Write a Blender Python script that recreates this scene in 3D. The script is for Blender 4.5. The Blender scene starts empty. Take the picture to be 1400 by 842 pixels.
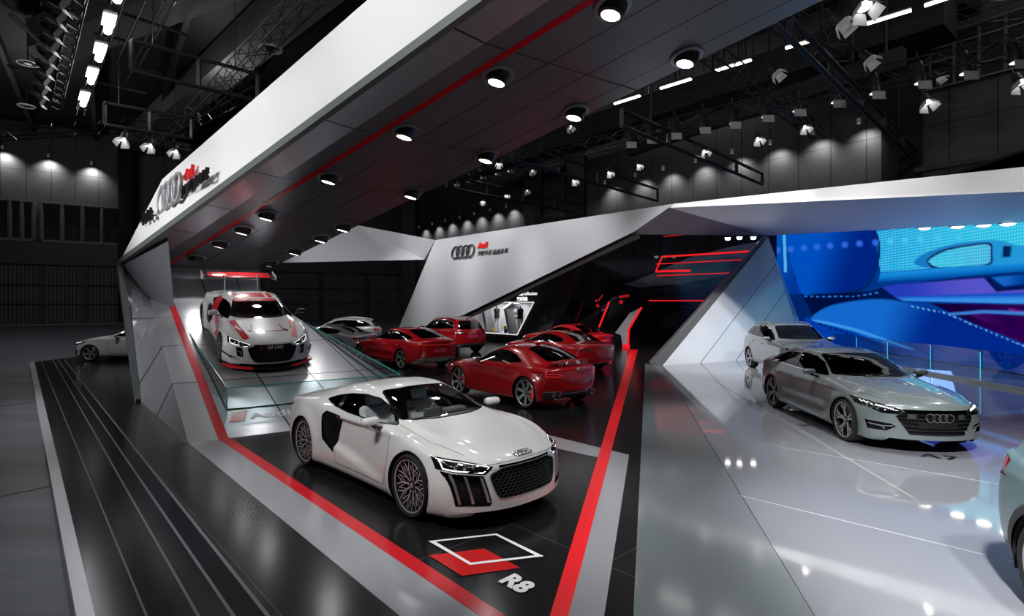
import bpy, bmesh, math, random
import numpy as np
from mathutils import Vector, Matrix
from mathutils.bvhtree import BVHTree
from mathutils.interpolate import poly_3d_calc
random.seed(7)
COL = bpy.context.scene.collection
PI = math.pi

# ------------------------------------------------------------------ materials
MATS = {}
def mat(name, color=(.5, .5, .5), rough=.4, metal=0., coat=0., emit=None, estr=0., spec=.5, trans=0., alpha=1., ior=1.45):
    if name in MATS: return MATS[name]
    m = bpy.data.materials.new(name); m.use_nodes = True
    b = m.node_tree.nodes['Principled BSDF']
    b.inputs['Base Color'].default_value = (*color, 1)
    b.inputs['Roughness'].default_value = rough
    b.inputs['Metallic'].default_value = metal
    b.inputs['Coat Weight'].default_value = coat
    b.inputs['Coat Roughness'].default_value = .03
    b.inputs['Specular IOR Level'].default_value = spec
    b.inputs['Transmission Weight'].default_value = trans
    b.inputs['Alpha'].default_value = alpha
    b.inputs['IOR'].default_value = ior
    if emit is not None:
        b.inputs['Emission Color'].default_value = (*emit, 1)
        b.inputs['Emission Strength'].default_value = estr
    MATS[name] = m
    return m

def nodes(m):
    return m.node_tree.nodes, m.node_tree.links

def noise_rough(m, scale=6., lo=.1, hi=.25, bump=0.):
    """break a flat finish up with noise in roughness (and optionally bump)"""
    N, L = nodes(m); b = N['Principled BSDF']
    tc = N.new('ShaderNodeTexCoord'); n = N.new('ShaderNodeTexNoise'); n.inputs['Scale'].default_value = scale
    n.inputs['Detail'].default_value = 4
    mr = N.new('ShaderNodeMapRange'); mr.inputs['To Min'].default_value = lo; mr.inputs['To Max'].default_value = hi
    L.new(tc.outputs['Object'], n.inputs['Vector']); L.new(n.outputs['Fac'], mr.inputs['Value'])
    L.new(mr.outputs['Result'], b.inputs['Roughness'])
    if bump:
        bp = N.new('ShaderNodeBump'); bp.inputs['Strength'].default_value = bump; bp.inputs['Distance'].default_value = .02
        L.new(n.outputs['Fac'], bp.inputs['Height']); L.new(bp.outputs['Normal'], b.inputs['Normal'])
    return m

def paint(name, color, rough=.28, metal=0., coat=1., flake=0.):
    """car paint: clear coat over colour; the back of the sheet metal is a dark liner"""
    if name in MATS: return MATS[name]
    m = mat(name, color, rough, metal, coat)
    N, L = nodes(m); b = N['Principled BSDF']
    g = N.new('ShaderNodeNewGeometry'); mx = N.new('ShaderNodeMix'); mx.data_type = 'RGBA'
    mx.inputs['A'].default_value = (*color, 1); mx.inputs['B'].default_value = (.02, .02, .022, 1)
    L.new(g.outputs['Backfacing'], mx.inputs['Factor']); L.new(mx.outputs['Result'], b.inputs['Base Color'])
    if flake:
        tc = N.new('ShaderNodeTexCoord'); v = N.new('ShaderNodeTexVoronoi'); v.inputs['Scale'].default_value = 900
        bp = N.new('ShaderNodeBump'); bp.inputs['Strength'].default_value = flake; bp.inputs['Distance'].default_value = .001
        L.new(tc.outputs['Object'], v.inputs['Vector']); L.new(v.outputs['Distance'], bp.inputs['Height'])
        L.new(bp.outputs['Normal'], b.inputs['Normal'])
    return m

def glassmat(name, tint=(.03, .035, .04), see=.5, rough=.02):
    """tinted pane: mirror coat by Fresnel over part see-through, part dark body tint"""
    if name in MATS: return MATS[name]
    m = bpy.data.materials.new(name); m.use_nodes = True
    N, L = nodes(m); N.remove(N['Principled BSDF']); out = N['Material Output']
    tr = N.new('ShaderNodeBsdfTransparent'); tr.inputs['Color'].default_value = (*tint, 1)
    gl = N.new('ShaderNodeBsdfGlossy'); gl.inputs['Roughness'].default_value = rough
    lw = N.new('ShaderNodeLayerWeight'); lw.inputs['Blend'].default_value = .5
    pw = N.new('ShaderNodeMath'); pw.operation = 'POWER'; pw.inputs[1].default_value = 4.; L.new(lw.outputs['Facing'], pw.inputs[0])
    fr = N.new('ShaderNodeMapRange'); fr.inputs['To Min'].default_value = .05; fr.inputs['To Max'].default_value = .9; L.new(pw.outputs[0], fr.inputs['Value'])
    mx = N.new('ShaderNodeMixShader'); L.new(fr.outputs['Result'], mx.inputs['Fac'])
    L.new(tr.outputs[0], mx.inputs[1]); L.new(gl.outputs[0], mx.inputs[2]); L.new(mx.outputs[0], out.inputs['Surface'])
    MATS[name] = m
    return m

def emis(name, color, strength):
    if name in MATS: return MATS[name]
    m = bpy.data.materials.new(name); m.use_nodes = True
    N, L = nodes(m); N.remove(N['Principled BSDF'])
    e = N.new('ShaderNodeEmission'); e.inputs['Color'].default_value = (*color, 1); e.inputs['Strength'].default_value = strength
    L.new(e.outputs[0], N['Material Output'].inputs['Surface'])
    MATS[name] = m
    return m

# ------------------------------------------------------------------ objects
def tag(o, label=None, cat=None, group=None, kind=None):
    if label: o['label'] = label
    if cat: o['category'] = cat
    if group: o['group'] = group
    if kind: o['kind'] = kind
    return o

def empty(name, loc=(0, 0, 0), rz=0, label=None, cat=None, group=None):
    o = bpy.data.objects.new(name, None); COL.objects.link(o)
    o.empty_display_size = .2
    o.location = loc; o.rotation_euler = (0, 0, rz)
    return tag(o, label, cat, group)

def link(name, me, m=None, parent=None):
    o = bpy.data.objects.new(name, me); COL.objects.link(o)
    if m is not None and not me.materials:
        me.materials.append(m)
    if parent is not None: o.parent = parent
    return o

def dup(root, label=None, group=None, swap=None):
    """copy a thing with its parts and their sub-parts; swap maps material -> material"""
    def one(o, parent):
        c = o.copy(); COL.objects.link(c)
        if parent is not None: c.parent = parent
        if swap and c.type == 'MESH':
            for sl in c.material_slots:
                if sl.material and sl.material.name in swap:
                    nm = swap[sl.material.name]; sl.link = 'OBJECT'; sl.material = nm
        for ch in list(o.children): one(ch, c)
        return c
    r = one(root, None)
    return tag(r, label, None, group)

class MB:
    """collects verts and faces, builds ONE mesh object"""
    def __init__(s): s.v = []; s.f = []; s.mi = []; s.cur = 0; s.M = None
    def add(s, vs, fs):
        b = len(s.v)
        if s.M is not None: vs = [tuple(s.M @ Vector(v)) for v in vs]
        s.v += [tuple(v) for v in vs]; s.f += [tuple(b + i for i in f) for f in fs]; s.mi += [s.cur] * len(fs)
        return s
    def poly(s, pts): return s.add(pts, [tuple(range(len(pts)))])
    def box(s, c, d, rot=None):
        x, y, z = d[0] / 2, d[1] / 2, d[2] / 2
        vs = [Vector((i * x, j * y, k * z)) for k in (-1, 1) for j in (-1, 1) for i in (-1, 1)]
        if rot is not None: vs = [rot @ v for v in vs]
        vs = [v + Vector(c) for v in vs]
        return s.add(vs, [(0, 2, 3, 1), (4, 5, 7, 6), (0, 1, 5, 4), (2, 6, 7, 3), (0, 4, 6, 2), (1, 3, 7, 5)])
    def rbox(s, c, d, r=.02, rot=None, seg=3):
        """box with rounded edges"""
        bm = bmesh.new(); bmesh.ops.create_cube(bm, size=1)
        bmesh.ops.scale(bm, vec=d, verts=bm.verts)
        bmesh.ops.bevel(bm, geom=bm.edges[:], offset=min(r, min(d) * .49), segments=seg, affect='EDGES', profile=.5)
        if rot is not None: bmesh.ops.transform(bm, matrix=rot.to_4x4(), verts=bm.verts)
        bmesh.ops.translate(bm, vec=c, verts=bm.verts)
        s.bm(bm); return s
    def bm(s, bm):
        bm.verts.index_update()
        s.add([v.co.copy() for v in bm.verts], [[v.index for v in f.verts] for f in bm.faces]); bm.free()
    def bar(s, a, b, w, h=None, up=(0, 0, 1), w2=None, h2=None):
        """rectangular bar from a to b"""
        a = Vector(a); b = Vector(b); h = w if h is None else h; w2 = w if w2 is None else w2; h2 = h if h2 is None else h2
        t = (b - a).normalized(); u = Vector(up)
        if abs(t.dot(u)) > .98: u = Vector((1, 0, 0))
        sd = t.cross(u).normalized(); u = sd.cross(t)
        vs = []
        for p, ww, hh in ((a, w, h), (b, w2, h2)):
            for i, j in ((-1, -1), (1, -1), (1, 1), (-1, 1)): vs.append(p + sd * (i * ww / 2) + u * (j * hh / 2))
        return s.add(vs, [(0, 3, 2, 1), (4, 5, 6, 7), (0, 1, 5, 4), (1, 2, 6, 5), (2, 3, 7, 6), (3, 0, 4, 7)])
    def tube(s, pts, r, n=8, closed=False, r2=None):
        P = [Vector(p) for p in pts]; k = len(P); rows = []
        for i, p in enumerate(P):
            t = (P[(i + 1) % k] - P[i - 1]) if closed else (P[min(i + 1, k - 1)] - P[max(i - 1, 0)])
            t.normalize(); u = Vector((0, 0, 1))
            if abs(t.dot(u)) > .95: u = Vector((1, 0, 0))
            a = t.cross(u).normalized(); b = a.cross(t)
            rr = r if r2 is None else r + (r2 - r) * i / (k - 1)
            rows.append([p + (a * math.cos(2 * PI * j / n) + b * math.sin(2 * PI * j / n)) * rr for j in range(n)])
        vs = [v for row in rows for v in row]; fs = []
        for i in range(k if closed else k - 1):
            i2 = (i + 1) % k
            for j in range(n):
                j2 = (j + 1) % n; fs.append((i * n + j, i * n + j2, i2 * n + j2, i2 * n + j))
        if not closed: fs += [tuple(range(n - 1, -1, -1)), tuple((k - 1) * n + j for j in range(n))]
        return s.add(vs, fs)
    def lathe(s, prof, n=32, axis='Y', c=(0, 0, 0), closed=False, flip=False):
        """prof: (r, h) pairs spun about an axis"""
        vs = []; fs = []; k = len(prof)
        for i in range(n):
            a = 2 * PI * i / n; ca, sa = math.cos(a), math.sin(a)
            for r, h in prof:
                p = {'Y': (r * ca, h, r * sa), 'Z': (r * ca, r * sa, h), 'X': (h, r * ca, r * sa)}[axis]
                vs.append((p[0] + c[0], p[1] + c[1], p[2] + c[2]))
        kk = k if closed else k - 1
        for i in range(n):
            i2 = (i + 1) % n
            for j in range(kk):
                j2 = (j + 1) % k; q = (i * k + j, i * k + j2, i2 * k + j2, i2 * k + j)
                fs.append(q[::-1] if flip else q)
        return s.add(vs, fs)
    def disc(s, r, n=24, axis='Z', c=(0, 0, 0), flip=False):
        vs = []
        for i in range(n):
            a = 2 * PI * i / n; p = {'Y': (r * math.cos(a), 0, r * math.sin(a)), 'Z': (r * math.cos(a), r * math.sin(a), 0), 'X': (0, r * math.cos(a), r * math.sin(a))}[axis]
            vs.append((p[0] + c[0], p[1] + c[1], p[2] + c[2]))
        return s.add(vs, [tuple(range(n))[::-1] if flip else tuple(range(n))])
    def prism(s, pts, d):
        """polygon pts (3-D, planar) pushed along vector d"""
        n = len(pts); d = Vector(d); P = [Vector(p) for p in pts]
        return s.add(P + [p + d for p in P], [tuple(range(n - 1, -1, -1)), tuple(range(n, 2 * n))] + [(i, (i + 1) % n, n + (i + 1) % n, n + i) for i in range(n)])
    def torus(s, c, R, r, axis='X', n=28, m=8, sx=1., sy=1.):
        pts = []
        for i in range(n):
            a = 2 * PI * i / n; u, w = R * math.cos(a) * sx, R * math.sin(a) * sy
            p = {'X': (0, u, w), 'Y': (u, 0, w), 'Z': (u, w, 0)}[axis]; pts.append((p[0] + c[0], p[1] + c[1], p[2] + c[2]))
        return s.tube(pts, r, m, True)
    def mesh(s, name, smooth=False, recalc=True, sharp=35):
        me = bpy.data.meshes.new(name); me.from_pydata([tuple(v) for v in s.v], [], s.f)
        if any(s.mi): me.polygons.foreach_set('material_index', s.mi)
        if recalc:
            bm = bmesh.new(); bm.from_mesh(me); bmesh.ops.recalc_face_normals(bm, faces=bm.faces); bm.to_mesh(me); bm.free()
        if smooth:
            me.polygons.foreach_set('use_smooth', [True] * len(me.polygons))
            me.set_sharp_from_angle(angle=math.radians(sharp))
        me.update()
        return me
    def build(s, name, m, parent=None, smooth=False, recalc=True, sharp=35):
        me = s.mesh(name, smooth, recalc, sharp)
        for q in (m if isinstance(m, (list, tuple)) else [m]): me.materials.append(q)
        return link(name, me, None, parent)

def text_mesh(body, size, name='text', depth=0., font=None, shear=0., spacing=1., bold=0., align='CENTER'):
    """a text curve turned into a mesh lying in XY"""
    cu = bpy.data.curves.new(name, 'FONT'); cu.body = body; cu.size = size; cu.align_x = align; cu.align_y = 'CENTER'
    cu.extrude = depth; cu.shear = shear; cu.space_character = spacing; cu.offset = bold; cu.resolution_u = 3
    o = bpy.data.objects.new(name, cu); COL.objects.link(o)
    dg = bpy.context.evaluated_depsgraph_get(); me = bpy.data.meshes.new_from_object(o.evaluated_get(dg))
    bpy.data.objects.remove(o); bpy.data.curves.remove(cu)
    me.name = name
    me.materials.clear()
    return me

# ------------------------------------------------------------------ splines
def pchip(pts):
    pts = sorted(pts); X = np.array([p[0] for p in pts], float); Y = np.array([p[1] for p in pts], float)
    h = np.diff(X); d = np.diff(Y) / h; n = len(X); m = np.zeros(n)
    if n == 2: m[:] = d[0]
    else:
        for i in range(1, n - 1):
            if d[i - 1] * d[i] > 0:
                w1 = 2 * h[i] + h[i - 1]; w2 = h[i] + 2 * h[i - 1]; m[i] = (w1 + w2) / (w1 / d[i - 1] + w2 / d[i])
        m[0] = d[0]; m[-1] = d[-1]
    def f(x):
        if x <= X[0]: return float(Y[0])
        if x >= X[-1]: return float(Y[-1])
        i = int(np.searchsorted(X, x) - 1); t = (x - X[i]) / h[i]
        return float((2 * t**3 - 3 * t**2 + 1) * Y[i] + (t**3 - 2 * t**2 + t) * h[i] * m[i] + (-2 * t**3 + 3 * t**2) * Y[i + 1] + (t**3 - t**2) * h[i] * m[i + 1])
    return f

def spline2(pts, per=8, closed=False):
    """Catmull-Rom through 2-D or 3-D points, returned as a dense polyline"""
    P = [np.array(p, float) for p in pts]; n = len(P); out = []
    for i in range(n if closed else n - 1):
        p0 = P[(i - 1) % n] if closed or i > 0 else 2 * P[0] - P[1]; p1 = P[i]; p2 = P[(i + 1) % n]
        p3 = P[(i + 2) % n] if closed or i + 2 < n else 2 * P[-1] - P[-2]
        for k in range(per):
            t = k / per
            out.append(tuple(.5 * (2 * p1 + (p2 - p0) * t + (2 * p0 - 5 * p1 + 4 * p2 - p3) * t * t + (3 * p1 - p0 - 3 * p2 + p3) * t**3)))
    if not closed: out.append(tuple(P[-1]))
    return out

def roundpoly(pts, r=.03, seg=4):
    """polygon with rounded corners (2-D); r one value or one per corner"""
    n = len(pts); out = []
    for i in range(n):
        p = np.array(pts[i], float); a = np.array(pts[i - 1], float); b = np.array(pts[(i + 1) % n], float)
        rr = r[i] if isinstance(r, (list, tuple)) else r
        da, db = a - p, b - p; la, lb = np.linalg.norm(da), np.linalg.norm(db)
        q = min(rr, la * .45, lb * .45)
        if q < 1e-4: out.append(tuple(p)); continue
        A = p + da / la * q; B = p + db / lb * q
        for k in range(seg + 1):
            t = k / seg; out.append(tuple((1 - t)**2 * A + 2 * t * (1 - t) * p + t * t * B))
    return out

def inside(pt, poly):
    x, y = pt; c = False; j = len(poly) - 1
    for i in range(len(poly)):
        xi, yi = poly[i]; xj, yj = poly[j]
        if (yi > y) != (yj > y) and x < (xj - xi) * (y - yi) / (yj - yi) + xi: c = not c
        j = i
    return c
def smooth01(t): t = max(0., min(1., t)); return t * t * (3 - 2 * t)
# ------------------------------------------------------------------ car body: lofted half shell, panels cut out along real outlines
VIEW = {'side': (0, 2, 1, 1.), 'front': (1, 2, 0, 1.), 'rear': (1, 2, 0, -1.), 'top': (0, 1, 2, 1.)}
CNT = [2, 2, 6, 9, 5, 10, 4, 5]

def catmull(P, counts):
    P = np.asarray(P, float); k = len(P)
    ph0 = 2 * P[0] - P[1]; ph1 = np.array([-P[-2][0], P[-2][1]])
    Q = np.vstack([ph0, P, ph1]); seg = np.maximum(np.sqrt(np.linalg.norm(np.diff(Q, axis=0), axis=1)), 1e-4)
    t = np.concatenate([[0], np.cumsum(seg)]); M = []
    for i in range(1, k + 1):
        h0, h1 = t[i] - t[i - 1], t[i + 1] - t[i]
        M.append(((Q[i] - Q[i - 1]) / h0 * h1 + (Q[i + 1] - Q[i]) / h1 * h0) / (h0 + h1))
    out = []
    for i in range(k - 1):
        h = t[i + 2] - t[i + 1]
        for j in range(counts[i]):
            s = j / counts[i]
            out.append((2 * s**3 - 3 * s**2 + 1) * P[i] + (s**3 - 2 * s**2 + s) * h * M[i] + (-2 * s**3 + 3 * s**2) * P[i + 1] + (s**3 - s**2) * h * M[i + 1])
    out.append(P[-1]); return out

class Shell:
    def __init__(s, S):
        s.S = S; f = {k: pchip(v) for k, v in S.items() if isinstance(v, list) and k in ('zb', 'zs', 'zt', 'wm', 'ws', 'wr', 'qr', 'bow', 'nose', 'tail', 'zm')}
        s.f = f; xn, xt, W = S['xn'], S['xt'], S['W']; rn, rt = S.get('rn', .10), S.get('rt', .09)
        # stations, tight at both ends
        n = S.get('n', 96); us = []
        for i in range(7): us.append(xt + rt * (1 - math.cos(i / 6 * PI / 2)))
        a, b = xt + rt, xn - rn
        for i in range(1, n): us.append(a + (b - a) * i / n)
        for i in range(7): us.append(xn - rn * (1 - math.sin(i / 6 * PI / 2)))
        rows = []; rw = S['rw']
        for u in us:
            bw = f['bow'](u); xs = u - bw
            zb, zs, wm, ws = f['zb'](xs), f['zs'](xs), f['wm'](xs), f['ws'](xs)
            zt = f['zt'](u); xr = u - bw * .4; wr, qr = f['wr'](xr), f['qr'](xr)
            zs = min(zs, zt - .012); zr = zs + (zt - zs) * qr
            zm = f['zm'](xs) if 'zm' in f else zb + .48 * (zs - zb)
            bul = S.get('bulge', .02) * smooth01((zt - zs - .08) / .2)
            P = [(wm * .78, zb), (wm - .05, zb), (wm - .014, zb + .07), (wm, zm), (wm * .45 + ws * .55, zs - min(.09, (zs - zm) * .4)), (ws, zs),
                 ((ws + wr) / 2 + bul * .9, (zs + zr) / 2 + bul * .35), (wr, zr), (wr * .55, zr + (zt - zr) * .8), (0, zt)]
            sec = catmull(P, CNT + [5])
            # round the shell off at nose and tail
            d = 0.
            if u > xn - rn: d = rn * (1 - math.sqrt(max(0, 1 - ((u - (xn - rn)) / rn)**2)))
            if u < xt + rt: d = rt * (1 - math.sqrt(max(0, 1 - (((xt + rt) - u) / rt)**2)))
            if d:
                zc = (zb + zt) / 2; hh = (zt - zb) / 2
                sec = [np.array((y * (1 - d * .8 / wm), zc + (z - zc) * (1 - d * .75 / hh))) for y, z in sec]
            rows.append((u, bw, [(float(y), float(z)) for y, z in sec]))
        def place(u, bw, y, z, zt):
            x = u - bw * (abs(y) / W)**S.get('bp', 2.2)
            if u > 0: x += smooth01((u - (xn - .55)) / .55) * f['nose'](z)
            else: x += smooth01(((xt + .45) - u) / .45) * f['tail'](z)
            for xa in (S['xf'], S['xr']):           # flared arches
                if y > W * .55 and z < S.get('flz', .95):
                    r = math.hypot(x - xa, z - rw); y += S.get('flare', .016) * math.exp(-((r - rw - .05) / .09)**2)
            for pts, amp, sg in S.get('ridges', []):
                if pts[0][0] <= x <= pts[-1][0]:
                    yc = np.interp(x, [p[0] for p in pts], [p[1] for p in pts]); e = math.sin(PI * (x - pts[0][0]) / (pts[-1][0] - pts[0][0]))**.6
                    if z > S['zhood']: z += amp * e * math.exp(-((y - yc) / sg)**2)
            if 'disp' in S and y > W * .6: y += S['disp'](x, z)
            return (x, y, z)
        V = []; F = []; m = len(rows[0][2])
        for u, bw, sec in rows:
            zt = sec[-1][1]
            V += [place(u, bw, y, z, zt) for y, z in sec]
        for i in range(len(rows) - 1):
            for j in range(m - 1):
                F.append((i * m + j, i * m + j + 1, (i + 1) * m + j + 1, (i + 1) * m + j))
        # caps: rows of constant section height from the outline to the centre line
        K = 18
        for end in (0, 1):
            i = len(rows) - 1 if end else 0; u, bw, sec = rows[i]; base = i * m; zt = sec[-1][1]
            prev = None
            for j in range(2, m):
                y0, z0 = sec[j]; idx = [base + j]
                if j < m - 1:
                    for k in range(1, K + 1):
                        y = y0 * (1 - k / K); V.append(place(u, bw, y, z0, zt)); idx.append(len(V) - 1)
                else: idx = [base + j] * (K + 1)
                if prev:
                    for k in range(K):
                        q = [prev[k], idx[k], idx[k + 1], prev[k + 1]]
                        q = list(dict.fromkeys(q))
                        if len(q) > 2: F.append(tuple(q if end else q[::-1]))
                prev = idx
        V = [(x, 0. if y < 1e-5 else y, z) for x, y, z in V]
        bm = bmesh.new(); vs = [bm.verts.new(v) for v in V]
        for q in F:
            try: bm.faces.new([vs[i] for i in q])
            except ValueError: pass
        bmesh.ops.remove_doubles(bm, verts=bm.verts, dist=1e-5)
        bmesh.ops.dissolve_degenerate(bm, edges=bm.edges, dist=1e-5)
        bm.normal_update()
        # outward: the roof centre must face up
        top = max(bm.faces, key=lambda q: q.calc_center_median().z)
        if top.normal.z < 0: bmesh.ops.reverse_faces(bm, faces=bm.faces)
        bm.normal_update(); bm.verts.index_update()
        s.bm = bm; s.lay = bm.faces.layers.int.new('tag'); s.tags = ['body']; s.rec = {}
        nv = []
        for v in bm.verts:
            q = v.normal.copy()
            if v.co.y < 1e-4: q.y = 0; q.normalize()
            nv.append(q)
        s.ov = [v.co.copy() for v in bm.verts]; s.on = nv; s.of = [[v.index for v in q.verts] for q in bm.faces]
        s.bvh = BVHTree.FromPolygons(s.ov, s.of)
    def normal_at(s, p):
        co, n, i, d = s.bvh.find_nearest(p)
        if i is None: return Vector((0, 0, 1))
        ids = s.of[i]; w = poly_3d_calc([s.ov[k] for k in ids], co); r = Vector((0, 0, 0))
        for k, a in zip(ids, w): r += s.on[k] * a
        return r.normalized() if r.length > 1e-6 else n
    def cut(s, view, poly, name, thr=.25, depth=None, lim=None, pair=True):
        """cut the outline poly (in a view plane) into the shell and tag what lies inside"""
        a, b, c, sg = VIEW[view]; bm = s.bm; bm.normal_update()
        x0, x1 = min(p[0] for p in poly), max(p[0] for p in poly); y0, y1 = min(p[1] for p in poly), max(p[1] for p in poly)
        def ok(fc):
            if fc.normal[c] * sg < thr: return False
            vs = [v.co for v in fc.verts]
            if max(v[a] for v in vs) < x0 or min(v[a] for v in vs) > x1 or max(v[b] for v in vs) < y0 or min(v[b] for v in vs) > y1: return False
            return lim is None or lim(fc.calc_center_median())
        cand = {fc for fc in bm.faces if ok(fc)}
        for i in range(len(poly)):
            p, q = poly[i - 1], poly[i]
            if math.hypot(p[0] - q[0], p[1] - q[1]) < 1e-5: continue
            ex0, ex1 = min(p[0], q[0]) - 1e-4, max(p[0], q[0]) + 1e-4; ey0, ey1 = min(p[1], q[1]) - 1e-4, max(p[1], q[1]) + 1e-4
            nx, ny = q[1] - p[1], p[0] - q[0]; L = math.hypot(nx, ny); nx /= L; ny /= L
            sel = []
            for fc in cand:
                if not fc.is_valid: continue
                vs = [v.co for v in fc.verts]
                if max(v[a] for v in vs) < ex0 or min(v[a] for v in vs) > ex1 or max(v[b] for v in vs) < ey0 or min(v[b] for v in vs) > ey1: continue
                ds = [(v[a] - p[0]) * nx + (v[b] - p[1]) * ny for v in vs]
                if min(ds) < -1e-6 and max(ds) > 1e-6: sel.append(fc)
            if not sel: continue
            co = [0, 0, 0]; co[a], co[b] = p; no = [0, 0, 0]; no[a] = nx; no[b] = ny
            geom = set(sel)
            for fc in sel: geom.update(fc.edges); geom.update(fc.verts)
            r = bmesh.ops.bisect_plane(bm, geom=list(geom), dist=1e-6, plane_co=co, plane_no=no)
            cand = {fc for fc in cand if fc.is_valid}
            for g in r['geom']:
                if isinstance(g, bmesh.types.BMFace): cand.add(g)
            for g in r['geom_cut']:
                for fc in g.link_faces:
                    if ok(fc): cand.add(fc)
        bm.normal_update()
        if name not in s.tags: s.tags.append(name)
        t = s.tags.index(name); s.rec[name] = (depth, pair)
        for fc in bm.faces:
            if fc.normal[c] * sg < thr: continue
            ce = fc.calc_center_median()
            if (lim is None or lim(ce)) and inside((ce[a], ce[b]), poly): fc[s.lay] = t
    def drop(s, name):
        t = s.tags.index(name)
        bmesh.ops.delete(s.bm, geom=[f for f in s.bm.faces if f[s.lay] == t], context='FACES')
    def piece(s, name):
        """verts, normals, faces and outer rim edges of the panel called name (left half)"""
        t = s.tags.index(name); ids = {}; V = []; Nn = []; F = []; cnt = {}
        for fc in s.bm.faces:
            if fc[s.lay] != t: continue
            q = []
            for v in fc.verts:
                if v not in ids: ids[v] = len(V); V.append(v.co.copy()); Nn.append(s.normal_at(v.co))
                q.append(ids[v])
            F.append(q)
            for k in range(len(q)):
                e = (q[k], q[(k + 1) % len(q)]); cnt[e] = 1
        rim = [e for e in cnt if (e[1], e[0]) not in cnt and not (V[e[0]].y < 1e-4 and V[e[1]].y < 1e-4)]
        return V, Nn, F, rim
    def emit(s, name, oname, m, parent, depth=None, pair=None, seal=None):
        """turn a tagged panel into objects: one across the centre line, or a left and a right one"""
        V, Nn, F, rim = s.piece(name)
        if not F: return []
        dp, pr = s.rec.get(name, (None, False)); depth = dp if depth is None else depth; pair = pr if pair is None else pair
        W = []; WN = []; WF = []
        if depth:
            P = [v - n * depth for v, n in zip(V, Nn)]
            for a, b in rim:
                base = len(W); nn = (V[b] - V[a]).cross(Nn[a]); nn = -nn.normalized() if nn.length > 0 else Nn[a]
                W += [V[a], V[b], P[b], P[a]]; WN += [nn] * 4; WF.append([base + 3, base + 2, base + 1, base])
            V = P
        k = len(V); V = V + W; Nn = Nn + WN; F = F + [[k + i for i in q] for q in WF]
        mir = ([Vector((v.x, -v.y, v.z)) for v in V], [Vector((n.x, -n.y, n.z)) for n in Nn], [q[::-1] for q in F])
        res = []
        if pair: sets = [(V, Nn, F), mir]
        else:
            n0 = len(V); sets = [(V + mir[0], Nn + mir[1], F + [[n0 + i for i in q] for q in mir[2]])]
        for v, n, f in sets:
            me = bpy.data.meshes.new(oname); me.from_pydata(v, [], f)
            me.polygons.foreach_set('use_smooth', [True] * len(me.polygons))
            me.normals_split_custom_set_from_vertices([tuple(q) for q in n]); me.materials.append(m)
            res.append(link(oname, me, None, parent))
        return res
    def cast(s, view, a, b):
        """point and normal of the shell seen along a view axis"""
        ia, ib, ic, sg = VIEW[view]; flip = False
        o = [0, 0, 0]; o[ia] = a; o[ib] = b; o[ic] = 6 * sg
        if view in ('front', 'rear') and a < 0: o[ia] = -a; flip = True
        if view == 'top' and b < 0: o[ib] = -b; flip = True
        d = [0, 0, 0]; d[ic] = -sg
        co, n, i, dist = s.bvh.ray_cast(Vector(o), Vector(d))
        if co is not None and (view == 'rear' and co.x > 0 or view == 'front' and co.x < 0): co = None
        if co is None:
            co, n, i, dist = s.bvh.find_nearest(Vector([o[k] if k != ic else s.last[k] for k in range(3)]) if hasattr(s, 'last') else Vector(o))
        n = s.normal_at(co); s.last = co.copy()
        if flip: co = Vector((co.x, -co.y, co.z)); n = Vector((n.x, -n.y, n.z))
        return co, n
    def strip(s, view, pts, w, off=.002, step=.03, cols=1, mb=None, thick=0., mirror=False, closed=False):
        """ribbon of width w laid along pts on the surface"""
        mb = mb or MB(); P = [np.array(p, float) for p in pts]
        if closed: P.append(P[0])
        D = []
        for i in range(len(P) - 1):
            n = max(1, int(np.linalg.norm(P[i + 1] - P[i]) / step))
            D += [P[i] + (P[i + 1] - P[i]) * k / n for k in range(n)]
        D.append(P[-1])
        C = [s.cast(view, *d) for d in D]; rows = []
        for i, (co, n) in enumerate(C):
            t = (C[min(i + 1, len(C) - 1)][0] - C[max(i - 1, 0)][0])
            if t.length < 1e-6: t = Vector((1, 0, 0))
            sd = t.cross(n)
            sd = sd.normalized() if sd.length > 1e-6 else Vector((0, 0, 1))
            row = []
            for j in range(cols + 1):
                p = co + sd * (w * (j / cols - .5))
                if cols > 1:
                    q = Vector((p.x, abs(p.y), p.z)); c2 = s.bvh.find_nearest(q)[0]; nn = s.normal_at(c2)
                    if p.y < 0: c2 = Vector((c2.x, -c2.y, c2.z)); nn = Vector((nn.x, -nn.y, nn.z))
                    p = c2; n2 = nn
                else: n2 = n
                row.append((p + n2 * off, n2))
            rows.append(row)
        vs = [p for r in rows for p, _ in r]; c = cols + 1; fs = []
        for i in range(len(rows) - 1):
            for j in range(cols): fs.append((i * c + j, i * c + j + 1, (i + 1) * c + j + 1, (i + 1) * c + j))
        if thick:
            k = len(vs); vs += [p - n * thick for r in rows for p, n in r]; R = len(rows)
            for i in range(R - 1):
                fs.append((i * c, (i + 1) * c, k + (i + 1) * c, k + i * c)); fs.append((i * c + cols, k + i * c + cols, k + (i + 1) * c + cols, (i + 1) * c + cols))
            fs.append(tuple([0] + [cols] + [k + cols] + [k])); e = (R - 1) * c; fs.append((e, k + e, k + e + cols, e + cols))
        mb.add(vs, fs)
        if mirror: mb.add([(v[0], -v[1], v[2]) for v in vs], [q[::-1] for q in fs])
        return mb
    def patch(s, view, poly, off=.003, step=.04, mb=None):
        """flat-coloured decal: a filled outline projected on to the surface"""
        mb = mb or MB(); bm = bmesh.new(); vs = [bm.verts.new((p[0], p[1], 0)) for p in poly]; bm.faces.new(vs)
        x0, x1 = min(p[0] for p in poly), max(p[0] for p in poly); y0, y1 = min(p[1] for p in poly), max(p[1] for p in poly)
        for k in range(1, int((x1 - x0) / step) + 1):
            bmesh.ops.bisect_plane(bm, geom=bm.verts[:] + bm.edges[:] + bm.faces[:], plane_co=(x0 + k * step, 0, 0), plane_no=(1, 0, 0))
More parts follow.
